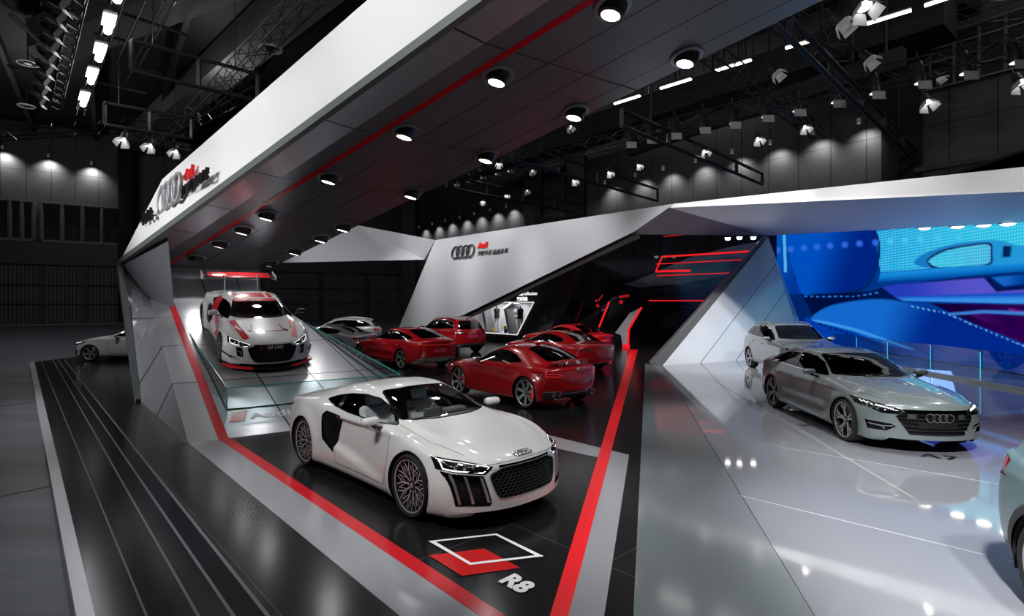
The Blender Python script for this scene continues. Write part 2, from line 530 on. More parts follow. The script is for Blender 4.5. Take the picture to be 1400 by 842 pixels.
        for k in range(1, int((y1 - y0) / step) + 1):
            bmesh.ops.bisect_plane(bm, geom=bm.verts[:] + bm.edges[:] + bm.faces[:], plane_co=(0, y0 + k * step, 0), plane_no=(0, 1, 0))
        for v in bm.verts:
            co, n = s.cast(view, v.co.x, v.co.y); v.co = co + n * off
        mb.bm(bm); return mb

def flipY(mb):
    r = MB(); r.v = [(v[0], -v[1], v[2]) for v in mb.v]; r.f = [q[::-1] for q in mb.f]; r.mi = list(mb.mi); return r

# ------------------------------------------------------------------ wheels
def wheel_set(style, r, rim, w, M):
    """tyre, rim, disc and caliper meshes of one wheel, axle along Y, outer face at +Y"""
    h = w / 2
    t = MB(); ri = rim
    prof = [(ri - .012, -h * .8), (ri + .012, -h * .98), (ri + (r - ri) * .55, -h), (r - .018, -h * .9), (r - .004, -h * .72), (r, -h * .4), (r, h * .4), (r - .004, h * .72), (r - .018, h * .9), (ri + (r - ri) * .55, h), (ri + .012, h * .98), (ri - .012, h * .8)]
    t.lathe(prof, 56, 'Y')
    for k in (-.45, -.15, .15, .45): t.torus((0, h * k, 0), r - .001, .004, 'Y', 48, 4)
    tyre = t.mesh('wheel', True, sharp=50); tyre.materials.append(M['rubber'])
    b = MB(); yl = h * .86
    b.cur = 2; b.lathe([(ri + .004, yl), (ri - .004, yl + .006), (ri - .016, yl)], 48, 'Y'); b.cur = 0
    b.lathe([(ri - .016, yl), (ri - .028, yl - .03), (ri - .035, -h * .6), (ri - .02, -h * .85), (ri, -h * .9)], 48, 'Y')
    b.lathe([(.001, yl - .035), (.055, yl - .037), (.072, yl - .05), (.08, yl - .09)], 24, 'Y')
    b.cur = 1; b.lathe([(.001, yl - .026), (.026, yl - .027), (.03, yl - .04)], 16, 'Y'); b.cur = 0
    def spoke(a0, r0, a1, r1, w0, w1, d0, d1, th=.03):
        p0 = (r0 * math.cos(a0), d0, r0 * math.sin(a0)); p1 = (r1 * math.cos(a1), d1, r1 * math.sin(a1))
        b.bar(p0, p1, w0, th, (0, 1, 0), w1, th * .8); b.mi[-2] = 2
    hub, out = yl - .055, yl - .022
    if style == 'lattice':
        n = 10
        for i in range(n):
            a = 2 * PI * i / n + .1; s = PI / n
            spoke(a, .05, a, ri * .58, .021, .015, hub, yl - .035, .025)
            spoke(a, ri * .56, a + s * .62, ri - .012, .014, .012, yl - .035, out, .022)
            spoke(a, ri * .56, a - s * .62, ri - .012, .014, .012, yl - .035, out, .022)
            spoke(a + s, ri * .80, a + s * .3, ri * .42, .008, .008, out, yl - .04, .018)
            spoke(a + s, ri * .80, a + s * 1.7, ri * .42, .008, .008, out, yl - .04, .018)
    elif style == 'twin5':
        for i in range(5):
            a = 2 * PI * i / 5 + .31
            for sg in (-1, 1):
                spoke(a + sg * .30, .052, a + sg * .12, ri * .55, .03, .026, hub, yl - .035)
                spoke(a + sg * .12, ri * .53, a + sg * .33, ri - .012, .022, .02, yl - .035, out, .025)
                spoke(a + sg * .12, ri * .53, a + sg * .10, ri - .012, .022, .02, yl - .035, out, .025)
    elif style == 'blade7':
        for i in range(7):
            a = 2 * PI * i / 7 + .2
            for sg in (-1, 1): spoke(a + sg * .22, .055, a + sg * .085, ri - .012, .022, .024, hub, out)
            spoke(a, .055, a, ri * .42, .036, .01, hub - .005, yl - .05)
    elif style == 'star5':
        for i in range(5):
            a = 2 * PI * i / 5 + .31
            spoke(a, .05, a, ri * .6, .075, .05, hub, yl - .035)
            for sg in (-1, 1): spoke(a, ri * .52, a + sg * .2, ri - .012, .034, .03, yl - .038, out)
    elif style == 'race':
        for i in range(9):
            a = 2 * PI * i / 9
            for sg in (-1, 1): spoke(a, .05, a + sg * .2, ri - .012, .022, .022, hub, out)
    rimm = b.mesh('rim', True, sharp=30)
    for q in (M['rim_' + style] if 'rim_' + style in M else M['rim'], M['silver'], M['machined']): rimm.materials.append(q)
    d = MB(); d.lathe([(.07, 0.), (.07, .03), (ri * .72, .03), (ri * .72, .005), (.07, .005)], 36, 'Y', (0, -.02, 0))
    disc = d.mesh('brake_disc', True, sharp=30); disc.materials.append(M['steel'])
    c = MB()
    pts = []
    for k in range(7):
        a = -.55 + 1.1 * k / 6; pts.append(a)
    for k in range(6):
        a0, a1 = pts[k] + PI, pts[k + 1] + PI
        for (ra, rb, ya, yb) in ((ri * .48, ri * .82, -.03, .055),):
            v = []
            for a in (a0, a1):
                for rr, yy in ((ra, ya), (rb, ya), (rb, yb), (ra, yb)): v.append((rr * math.cos(a), yy, rr * math.sin(a)))
            c.add(v, [(0, 1, 5, 4), (1, 2, 6, 5), (2, 3, 7, 6), (3, 0, 4, 7)] + ([(0, 3, 2, 1)] if k == 0 else []) + ([(4, 5, 6, 7)] if k == 5 else []))
    cal = c.mesh('brake_caliper'); cal.materials.append(M['caliper_' + style] if 'caliper_' + style in M else M['caliper'])
    return tyre, rimm, disc, cal

def add_wheels(root, S, M, style):
    ms = wheel_set(style, S['rw'], S['rim'], S['tw'], M)
    for xa in (S['xf'], S['xr']):
        for sd in (1, -1):
            yo = S['track'] - S['tw'] / 2
            t = link('wheel', ms[0], None, root); t.location = (xa, sd * yo, S['rw']); t.rotation_euler = (0, 0.21 * (xa + sd), 0 if sd > 0 else PI)
            for q, nm in zip(ms[1:], ('rim', 'brake_disc', 'brake_caliper')): link(nm, q, None, t)
            # caliper stays behind the axle whatever the wheel's turn
    return ms

# ------------------------------------------------------------------ cabin
def add_cabin(root, S, M, seatm, rows=2):
    xc, zf = S['seat'], S['zb_cab']      # front seat hip x, cabin floor z
    hw = S['W'] - .12
    # tub: floor, sills and bulkhead as one dark liner
    b = MB(); xa, xb = S['cab']; zt = S['tub']
    for sd in (1, -1):
        b.poly([(xa, sd * hw, zf), (xb, sd * hw, zf), (xb, sd * (hw - .1), zt), (xa, sd * (hw - .1), zt)])
        b.rbox((xc + .15, sd * (hw - .09), zt - .12), (1.1, .07, .08), .02)
    b.poly([(xa, -hw, zf), (xb, -hw, zf), (xb, hw, zf), (xa, hw, zf)])
    b.poly([(xa, -hw, zf), (xa, hw, zf), (xa - .1, hw - .1, zt), (xa - .1, -hw + .1, zt)])
    b.poly([(xb, -hw, zf), (xb, hw, zf), (xb + .05, hw - .1, zt), (xb + .05, -hw + .1, zt)])
    b.rbox((xc + .1, 0, zf + .22), (1.2, .2, .2), .05)
    b.build('cabin_liner', M['trim'], root)
    d = MB()
    dz = S['dash_z']; dx = S['dash_x']; w2 = hw - .14
    prof = [(dx + .42, dz - .01), (dx + .15, dz + .015), (dx, dz), (dx - .07, dz - .05), (dx - .05, dz - .2), (dx + .05, dz - .42), (dx + .45, dz - .42)]
    d.prism([(x, -w2, z) for x, z in prof], (0, 2 * w2, 0))
    ds = 1 if S.get('lhd', True) else -1
    d.rbox((dx - .02, .36 * ds, dz + .015), (.16, .34, .09), .035)
    d.rbox((dx - .03, 0, dz + .03), (.03, .26, .12), .01)
    d.build('dashboard', M['dash'], root, True)
    st = MB(); R = Matrix.Rotation(math.radians(-25), 3, 'Y'); sx = dx - .28
    rim_ = MB(); rim_.torus((0, 0, 0), .175, .017, 'X', 32, 8)
    rim_.rbox((0, 0, 0), (.05, .13, .1), .03); rim_.bar((0, -.17, 0), (0, .17, 0), .03, .02); rim_.bar((0, 0, 0), (0, 0, -.17), .03, .02)
    st.add([tuple(R @ Vector(v) + Vector((sx, .36 * ds, dz - .03))) for v in rim_.v], rim_.f); st.bar((sx, .36 * ds, dz - .03), (dx + .1, .36 * ds, dz - .1), .05)
    st.build('steering_wheel', M['trim_gloss'], root, True)
    def seat(x, y, w, nm='seat'):
        q = MB(); zc = zf + .22
        q.rbox((x + .02, y, zc), (.5, w, .15), .06, Matrix.Rotation(.1, 3, 'Y'))
        for e in (1, -1): q.rbox((x + .02, y + e * (w / 2 - .04), zc + .04), (.46, .09, .16), .04)
        Rb = Matrix.Rotation(math.radians(-16), 3, 'Y'); hb = S['back_h']
        q.rbox((x - .3, y, zc + hb / 2), (.13, w * .92, hb), .06, Rb)
        for e in (1, -1): q.rbox((x - .25, y + e * (w / 2 - .055), zc + hb / 2 - .05), (.13, .1, hb * .8), .045, Rb)
        q.rbox((x - .3 - hb * .165, y, zc + hb + .06), (.1, w * .5, .18), .05, Rb)
        return q.build(nm, seatm, root, True)
    seat(xc, .37, .5); seat(xc, -.37, .5)
    if rows > 1:
        q = MB(); x = xc - S.get('row2', .82); zc = zf + .26; hb = S['back_h'] * .9
        q.rbox((x, 0, zc), (.5, 1.25, .15), .06); Rb = Matrix.Rotation(math.radians(-22), 3, 'Y')
        q.rbox((x - .3, 0, zc + hb / 2), (.14, 1.25, hb), .06, Rb)
        for y in (-.4, .4): q.rbox((x - .3 - hb * .2, y, zc + hb + .04), (.1, .24, .14), .045, Rb)
        q.build('rear_bench', seatm, root, True)

def rings(name, R, m, parent, loc, rot, r=None):
    """four interlinked rings in the local YZ plane"""
    b = MB(); r = r or R * .16
    for k in range(4): b.torus((0, (k - 1.5) * R * 1.45, 0), R, r, 'X', 26, 6)
    o = b.build(name, m, parent, True); o.location = loc; o.rotation_euler = rot
    return o
# ------------------------------------------------------------------ one specification per kind of car (metres, x forward, z up)
def sub(base, **k):
    d = dict(base); d.update(k); return d

SUPER = dict(  # low mid-engined coupe
    xn=2.27, xt=-2.155, W=.97, xf=1.325, xr=-1.325, rw=.345, rim=.285, tw=.27, track=.945, arch=.372, rn=.085, rt=.08, flare=.020, flz=.86, bulge=.03, zhood=.62, bp=2.3,
    zt=[(2.27, .665), (2.1, .712), (1.8, .775), (1.4, .845), (1.1, .895), (.95, .925), (.75, .985), (.4, 1.105), (.1, 1.185), (-.2, 1.232), (-.45, 1.236), (-.8, 1.20), (-1.2, 1.115), (-1.6, 1.02), (-1.9, .96), (-2.155, .93)],
    zs=[(1.75, .66), (1.6, .715), (1.325, .795), (1.0, .835), (.6, .845), (0, .86), (-.6, .90), (-1.0, .93), (-1.4, .935), (-1.8, .90), (-2.1, .86)],
    zb=[(1.85, .13), (1.6, .13), (0, .125), (-1.7, .14), (-2.155, .24)],
    wm=[(1.75, .885), (1.55, .945), (1.325, .965), (.9, .94), (.3, .925), (-.4, .935), (-.9, .96), (-1.325, .972), (-1.8, .93), (-2.05, .87)],
    ws=[(1.75, .80), (1.5, .85), (1.325, .87), (.9, .86), (.2, .85), (-.5, .86), (-1.0, .875), (-1.4, .87), (-2.0, .80)],
    wr=[(2.2, .46), (1.6, .60), (1.0, .66), (.6, .60), (.1, .555), (-.4, .54), (-1.0, .52), (-1.5, .56), (-2.1, .66)],
    qr=[(2.2, .55), (1.2, .62), (.8, .74), (.4, .86), (0, .89), (-.6, .88), (-1.1, .82), (-1.6, .6), (-2.1, .5)],
    bow=[(-2.155, -.24), (-1.3, -.10), (-.4, .0), (.1, .09), (.9, .22), (1.5, .30), (2.0, .40), (2.27, .46)],
    nose=[(.1, -.05), (.2, .0), (.3, .0), (.5, -.02), (.62, -.05), (.75, -.06)], tail=[(.2, .12), (.4, .03), (.7, 0), (1.0, .02)],
    ridges=[([(.85, .60), (1.5, .55), (2.1, .40)], .012, .035)],
    disp=lambda x, z: -.058 * smooth01((z - (.44 - .17 * (x + .4))) / .07) * smooth01((.825 - z) / .05) * smooth01((1.02 - x) / .95) * smooth01((x + .62) / .25),
    dlo=roundpoly([(.80, .885), (.35, .888), (-.2, .908), (-.60, .945), (-.86, 1.00), (-.70, 1.055), (-.42, 1.105), (-.1, 1.128), (.18, 1.108), (.48, 1.025)], .03),
    pillars=[[(-.50, .9), (-.40, .9), (-.52, 1.2), (-.62, 1.2)]],
    screen=[(.955, -.1), (.955, .15), (.93, .3), (.85, .5), (.755, .625), (.70, .648), (.40, .582), (.10, .505), (.045, .46), (.06, .3), (.075, -.1)],
    rear_glass=[(-.72, -.1), (-.72, .36), (-1.55, .40), (-1.6, -.1)],
    head=[(.862, .722), (.70, .692), (.50, .645), (.44, .625), (.53, .562), (.868, .612)],
    intake=[(.852, .588), (.55, .543), (.49, .27), (.50, .25), (.80, .270)],
    grille=roundpoly([(-.1, .622), (.34, .612), (.50, .550), (.455, .38), (.40, .295), (-.1, .285)], [0, .05, .05, .05, .06, 0]),
    tails=roundpoly([(.88, .84), (.52, .83), (.50, .74), (.86, .72)], .02), diff=[(-.1, .42), (.6, .42), (.84, .5), (.84, .28), (-.1, .26)],
    seat=.02, zb_cab=.17, cab=(-.75, .95), tub=.80, dash_x=.50, dash_z=.86, back_h=.55, mirror=(.58, .90, .93),
    doors=[[(.86, .80), (.90, .45), (.80, .24), (-.35, .24), (-.42, .55), (-.42, .86)]], handles=[])

FAST = dict(  # long five-door fastback
    xn=2.38, xt=-2.59, W=.954, xf=1.463, xr=-1.463, rw=.352, rim=.290, tw=.255, track=.935, arch=.378, rn=.10, rt=.10, flare=.014, flz=.9, bulge=.03, zhood=.70, bp=2.3,
    zt=[(2.38, .73), (2.25, .785), (2.0, .85), (1.6, .915), (1.15, .968), (.92, .995), (.7, 1.065), (.4, 1.18), (.05, 1.305), (-.25, 1.375), (-.6, 1.415), (-1.0, 1.40), (-1.5, 1.315), (-2.0, 1.185), (-2.35, 1.085), (-2.59, 1.04)],
    zs=[(1.8, .73), (1.6, .80), (1.463, .825), (1.0, .885), (.6, .92), (0, .935), (-.8, .96), (-1.463, .975), (-2.0, .97), (-2.5, .94)],
    zb=[(1.9, .16), (1.5, .18), (0, .19), (-1.7, .20), (-2.2, .20), (-2.59, .18)],
    wm=[(1.8, .87), (1.6, .93), (1.463, .948), (.9, .94), (0, .94), (-.9, .945), (-1.463, .952), (-2.0, .915), (-2.4, .85)],
    ws=[(1.8, .78), (1.5, .85), (1.0, .875), (.4, .865), (-.4, .86), (-1.2, .855), (-1.7, .83), (-2.4, .74)],
    wr=[(2.3, .50), (1.6, .64), (1.0, .70), (.5, .63), (0, .60), (-.6, .585), (-1.2, .565), (-1.8, .56), (-2.3, .62), (-2.55, .66)],
    qr=[(2.3, .5), (1.2, .6), (.8, .74), (.3, .86), (-.3, .90), (-1.2, .88), (-1.8, .78), (-2.3, .6), (-2.5, .5)],
    bow=[(-2.59, -.28), (-1.6, -.12), (-.6, .0), (0, .08), (.9, .22), (1.6, .30), (2.1, .40), (2.38, .46)],
    nose=[(.12, -.06), (.25, -.01), (.4, .0), (.6, -.005), (.72, -.03), (.85, -.05)], tail=[(.25, .16), (.5, .08), (.75, .03), (.95, 0), (1.05, -.04)],
    ridges=[([(.85, .62), (1.5, .58), (2.2, .42)], .011, .04), ([(.85, .32), (1.5, .29), (2.2, .20)], .007, .04)],
    disp=lambda x, z: .007 * math.exp(-((z - .84) / .03)**2) * (1 if -2.2 < x < 1.9 else 0) - .030 * smooth01((z - .36) / .05) * smooth01((.62 - z) / .22) * smooth01((1.05 - x) / .3) * smooth01((x + 1.05) / .3),
    dlo=roundpoly([(.62, .985), (0, .995), (-.7, 1.01), (-1.45, 1.03), (-1.90, 1.06), (-1.72, 1.135), (-1.30, 1.235), (-.8, 1.292), (-.4, 1.30), (-.05, 1.268), (.25, 1.175)], .025),
    pillars=[[(-.58, .95), (-.48, .95), (-.56, 1.4), (-.66, 1.4)], [(-1.42, .95), (-1.37, .95), (-1.42, 1.4), (-1.47, 1.4)]],
    screen=[(.885, -.1), (.875, .2), (.82, .42), (.70, .64), (.63, .675), (.3, .60), (-.02, .55), (-.10, .5), (-.07, .3), (-.06, -.1)],
    rear_glass=[(-1.28, -.1), (-1.28, .30), (-1.33, .46), (-1.40, .50), (-2.10, .53), (-2.22, .50), (-2.28, .3), (-2.30, -.1)],
    head=[(.885, .790), (.50, .690), (.46, .665), (.52, .612), (.70, .612), (.875, .700)],
    intake=[(.86, .475), (.60, .455), (.55, .42), (.66, .335), (.84, .345)],
    grille=[(-.1, .688), (.42, .680), (.555, .575), (.40, .305), (-.1, .295)],
    tails=[(-.1, .885), (.60, .905), (.90, .945), (.93, .90), (.80, .825), (.4, .835), (-.1, .838)], tails_pair=False,
    diff=[(-.1, .435), (.62, .435), (.80, .37), (.92, .22), (-.1, .2)],
    seat=-.02, zb_cab=.22, cab=(-1.75, .95), tub=.90, dash_x=.50, dash_z=.95, back_h=.58, mirror=(.42, .93, 1.03), row2=.90,
    doors=[[(.68, .95), (.86, .62), (.80, .30), (-.55, .30), (-.60, 1.0)], [(-.60, 1.0), (-.55, .30), (-1.00, .30), (-1.15, .55), (-1.32, .80), (-1.40, 1.0)]],
    handles=[(-.36, .82), (-1.18, .84)])

ROUND = sub(FAST,  # short round-roofed coupe with a rear wing
    xn=2.12, xt=-2.07, W=.916, xf=1.2525, xr=-1.2525, rw=.345, rim=.284, tw=.25, track=.905, arch=.372, flare=.02,
    zt=[(2.12, .70), (2.0, .755), (1.75, .82), (1.3, .89), (1.0, .925), (.85, .96), (.5, 1.10), (.15, 1.23), (-.15, 1.305), (-.45, 1.34), (-.8, 1.315), (-1.15, 1.235), (-1.5, 1.11), (-1.8, .99), (-2.0, .935), (-2.07, .92)],
    zs=[(1.6, .72), (1.4, .79), (1.2525, .82), (.8, .86), (.3, .88), (-.4, .90), (-1.0, .925), (-1.4, .92), (-1.8, .88), (-2.0, .86)],
    zb=[(1.7, .16), (1.2, .17), (0, .17), (-1.4, .18), (-1.8, .19), (-2.07, .17)],
    wm=[(1.6, .85), (1.4, .905), (1.2525, .915), (.7, .895), (0, .885), (-.7, .905), (-1.2525, .92), (-1.7, .88), (-1.95, .82)],
    ws=[(1.6, .76), (1.2, .83), (.6, .84), (0, .83), (-.6, .83), (-1.2, .82), (-1.9, .72)],
    wr=[(2.1, .48), (1.4, .62), (1.0, .66), (.5, .60), (0, .56), (-.5, .54), (-1.0, .52), (-1.5, .54), (-2.0, .60)],
    qr=[(2.1, .5), (1.1, .6), (.7, .74), (.3, .86), (-.3, .89), (-1.0, .86), (-1.5, .76), (-1.9, .55)],
    bow=[(-2.07, -.30), (-1.3, -.14), (-.5, .0), (0, .09), (.8, .22), (1.4, .30), (1.9, .42), (2.12, .47)],
    tail=[(.25, .13), (.5, .06), (.75, .02), (.95, 0)],
    ridges=[([(.8, .58), (1.4, .54), (1.95, .40)], .01, .04)],
    disp=lambda x, z: .006 * math.exp(-((z - .80) / .03)**2) - .008 * smooth01((z - .36) / .05) * smooth01((.6 - z) / .2) * smooth01((.85 - x) / .3) * smooth01((x + .85) / .3),
    dlo=roundpoly([(.58, .93), (0, .94), (-.5, .955), (-1.02, .985), (-.98, 1.03), (-.78, 1.12), (-.5, 1.19), (-.2, 1.21), (.08, 1.175), (.33, 1.08)], .03),
    pillars=[[(-.50, .9), (-.45, .9), (-.62, 1.3), (-.67, 1.3)]],
    screen=[(.82, -.1), (.80, .2), (.74, .42), (.62, .60), (.56, .635), (.3, .58), (.02, .51), (-.06, .46), (-.03, .3), (-.02, -.1)],
    rear_glass=[(-.86, -.1), (-.86, .26), (-.91, .44), (-.98, .47), (-1.45, .50), (-1.58, .49), (-1.65, .3), (-1.66, -.1)],
    head=[(.83, .745), (.50, .675), (.46, .655), (.52, .585), (.80, .62)],
    intake=[(.82, .46), (.58, .46), (.55, .42), (.60, .29), (.78, .30)],
    grille=[(-.1, .66), (.40, .65), (.50, .575), (.40, .29), (-.1, .285)],
    tails=roundpoly([(.865, .835), (.50, .785), (.44, .755), (.50, .705), (.85, .735)], .015), tails_pair=True,
    diff=[(-.1, .39), (.46, .39), (.50, .42), (.80, .42), (.80, .22), (-.1, .22)],
    seat=-.08, zb_cab=.20, cab=(-1.25, .85), tub=.84, dash_x=.40, dash_z=.89, back_h=.56, mirror=(.38, .90, .96), row2=.72,
    doors=[[(.60, .90), (.72, .6), (.66, .28), (-.60, .28), (-.66, .60), (-.60, .95)]], handles=[(-.42, .80)])

COUPE = sub(FAST,  # two-door notchback
    xn=2.26, xt=-2.43, W=.923, xf=1.382, xr=-1.382, rw=.34, rim=.274, tw=.25, track=.91, arch=.365, flare=.016,
    zt=[(2.26, .73), (2.1, .80), (1.8, .86), (1.4, .92), (1.0, .965), (.82, .99), (.6, 1.06), (.3, 1.18), (0, 1.285), (-.3, 1.345), (-.6, 1.37), (-.95, 1.345), (-1.3, 1.26), (-1.65, 1.12), (-1.9, 1.035), (-2.2, .995), (-2.43, .97)],
    zs=[(1.75, .74), (1.5, .82), (1.382, .84), (.9, .885), (.4, .91), (-.4, .925), (-1.0, .94), (-1.382, .955), (-1.8, .94), (-2.3, .90)],
    zb=[(1.8, .17), (1.4, .18), (0, .19), (-1.6, .20), (-2.0, .21), (-2.43, .19)],
    wm=[(1.7, .85), (1.5, .905), (1.382, .918), (.8, .905), (0, .90), (-.8, .912), (-1.382, .922), (-1.9, .89), (-2.25, .83)],
    ws=[(1.7, .77), (1.3, .835), (.7, .845), (0, .835), (-.7, .835), (-1.4, .82), (-2.3, .74)],
    wr=[(2.2, .50), (1.5, .63), (1.0, .67), (.5, .61), (0, .575), (-.6, .56), (-1.1, .545), (-1.6, .56), (-2.0, .66), (-2.4, .68)],
    qr=[(2.2, .5), (1.2, .6), (.8, .74), (.3, .86), (-.3, .9), (-1.1, .87), (-1.5, .8), (-1.9, .6), (-2.4, .5)],
    bow=[(-2.43, -.28), (-1.5, -.13), (-.6, .0), (0, .09), (.8, .22), (1.5, .30), (2.0, .40), (2.26, .45)],
    ridges=[([(.8, .60), (1.4, .56), (2.1, .42)], .01, .04)],
    disp=lambda x, z: .009 * math.exp(-((z - .83) / .03)**2),
    dlo=roundpoly([(.55, .965), (0, .97), (-.6, .98), (-1.20, 1.01), (-1.36, 1.045), (-1.18, 1.135), (-.85, 1.215), (-.5, 1.245), (-.2, 1.225), (.1, 1.15)], .025),
    pillars=[[(-.60, .9), (-.55, .9), (-.62, 1.3), (-.67, 1.3)]],
    screen=[(.80, -.1), (.78, .2), (.72, .42), (.60, .62), (.53, .65), (.25, .585), (-.03, .53), (-.11, .48), (-.08, .3), (-.07, -.1)],
    rear_glass=[(-1.05, -.1), (-1.05, .26), (-1.10, .45), (-1.17, .48), (-1.66, .53), (-1.78, .52), (-1.86, .3), (-1.88, -.1)],
    head=[(.85, .775), (.50, .70), (.46, .675), (.52, .61), (.82, .64)],
    intake=[(.83, .46), (.60, .45), (.56, .41), (.62, .31), (.80, .32)],
    grille=[(-.1, .70), (.40, .69), (.50, .60), (.40, .31), (-.1, .30)],
    tails=roundpoly([(.88, .85), (.42, .82), (.40, .745), (.86, .735)], .012), tails_pair=True,
    diff=[(-.1, .36), (.58, .36), (.80, .33), (.80, .22), (-.1, .22)],
    seat=-.06, zb_cab=.21, cab=(-1.5, .85), tub=.88, dash_x=.40, dash_z=.92, back_h=.57, mirror=(.34, .91, .99), row2=.80,
    doors=[[(.60, .93), (.74, .6), (.68, .3), (-.72, .3), (-.80, .60), (-.72, .97)]], handles=[(-.52, .82)])

SEDAN = sub(COUPE,  # small four-door notchback
    xn=2.17, xt=-2.29, W=.898, xf=1.3185, xr=-1.3185, rw=.325, rim=.252, tw=.22, track=.885, arch=.35,
    zt=[(2.17, .74), (2.0, .81), (1.7, .88), (1.3, .945), (.98, .99), (.8, 1.02), (.5, 1.15), (.2, 1.28), (-.1, 1.375), (-.4, 1.415), (-.8, 1.405), (-1.2, 1.32), (-1.55, 1.18), (-1.8, 1.08), (-2.1, 1.045), (-2.29, 1.02)],
    zs=[(1.65, .76), (1.3185, .85), (.8, .90), (.3, .925), (-.5, .945), (-1.3185, .965), (-1.7, .95), (-2.2, .92)],
    wm=[(1.6, .83), (1.4, .882), (1.3185, .89), (.8, .885), (0, .88), (-.8, .888), (-1.3185, .895), (-1.8, .86), (-2.1, .80)],
    ws=[(1.6, .75), (1.3, .81), (.7, .82), (0, .815), (-.7, .81), (-1.4, .80), (-2.2, .72)],
    bow=[(-2.29, -.26), (-1.5, -.13), (-.6, .0), (0, .09), (.8, .2), (1.5, .28), (1.9, .38), (2.17, .43)],
    dlo=roundpoly([(.52, .98), (0, .985), (-.6, .995), (-1.2, 1.02), (-1.38, 1.06), (-1.15, 1.165), (-.8, 1.245), (-.45, 1.27), (-.15, 1.25), (.15, 1.16)], .025),
    pillars=[[(-.46, .9), (-.38, .9), (-.46, 1.4), (-.54, 1.4)], [(-1.12, .9), (-1.07, .9), (-1.12, 1.3), (-1.17, 1.3)]],
    head=[(.82, .79), (.50, .72), (.46, .70), (.50, .63), (.78, .65)], tails=roundpoly([(.84, .90), (.44, .87), (.42, .79), (.82, .78)], .012),
    doors=[[(.56, .95), (.68, .6), (.62, .3), (-.44, .3), (-.48, .98)], [(-.48, .98), (-.44, .3), (-.86, .3), (-1.0, .55), (-1.15, .8), (-1.22, 1.0)]],
    handles=[(-.28, .85), (-1.02, .87)], mirror=(.32, .88, 1.01), seat=-.10, dash_x=.38, dash_z=.95, rear_glass=[(-1.02, -.1), (-1.02, .26), (-1.07, .45), (-1.14, .48), (-1.58, .53), (-1.68, .52), (-1.74, .3), (-1.76, -.1)])

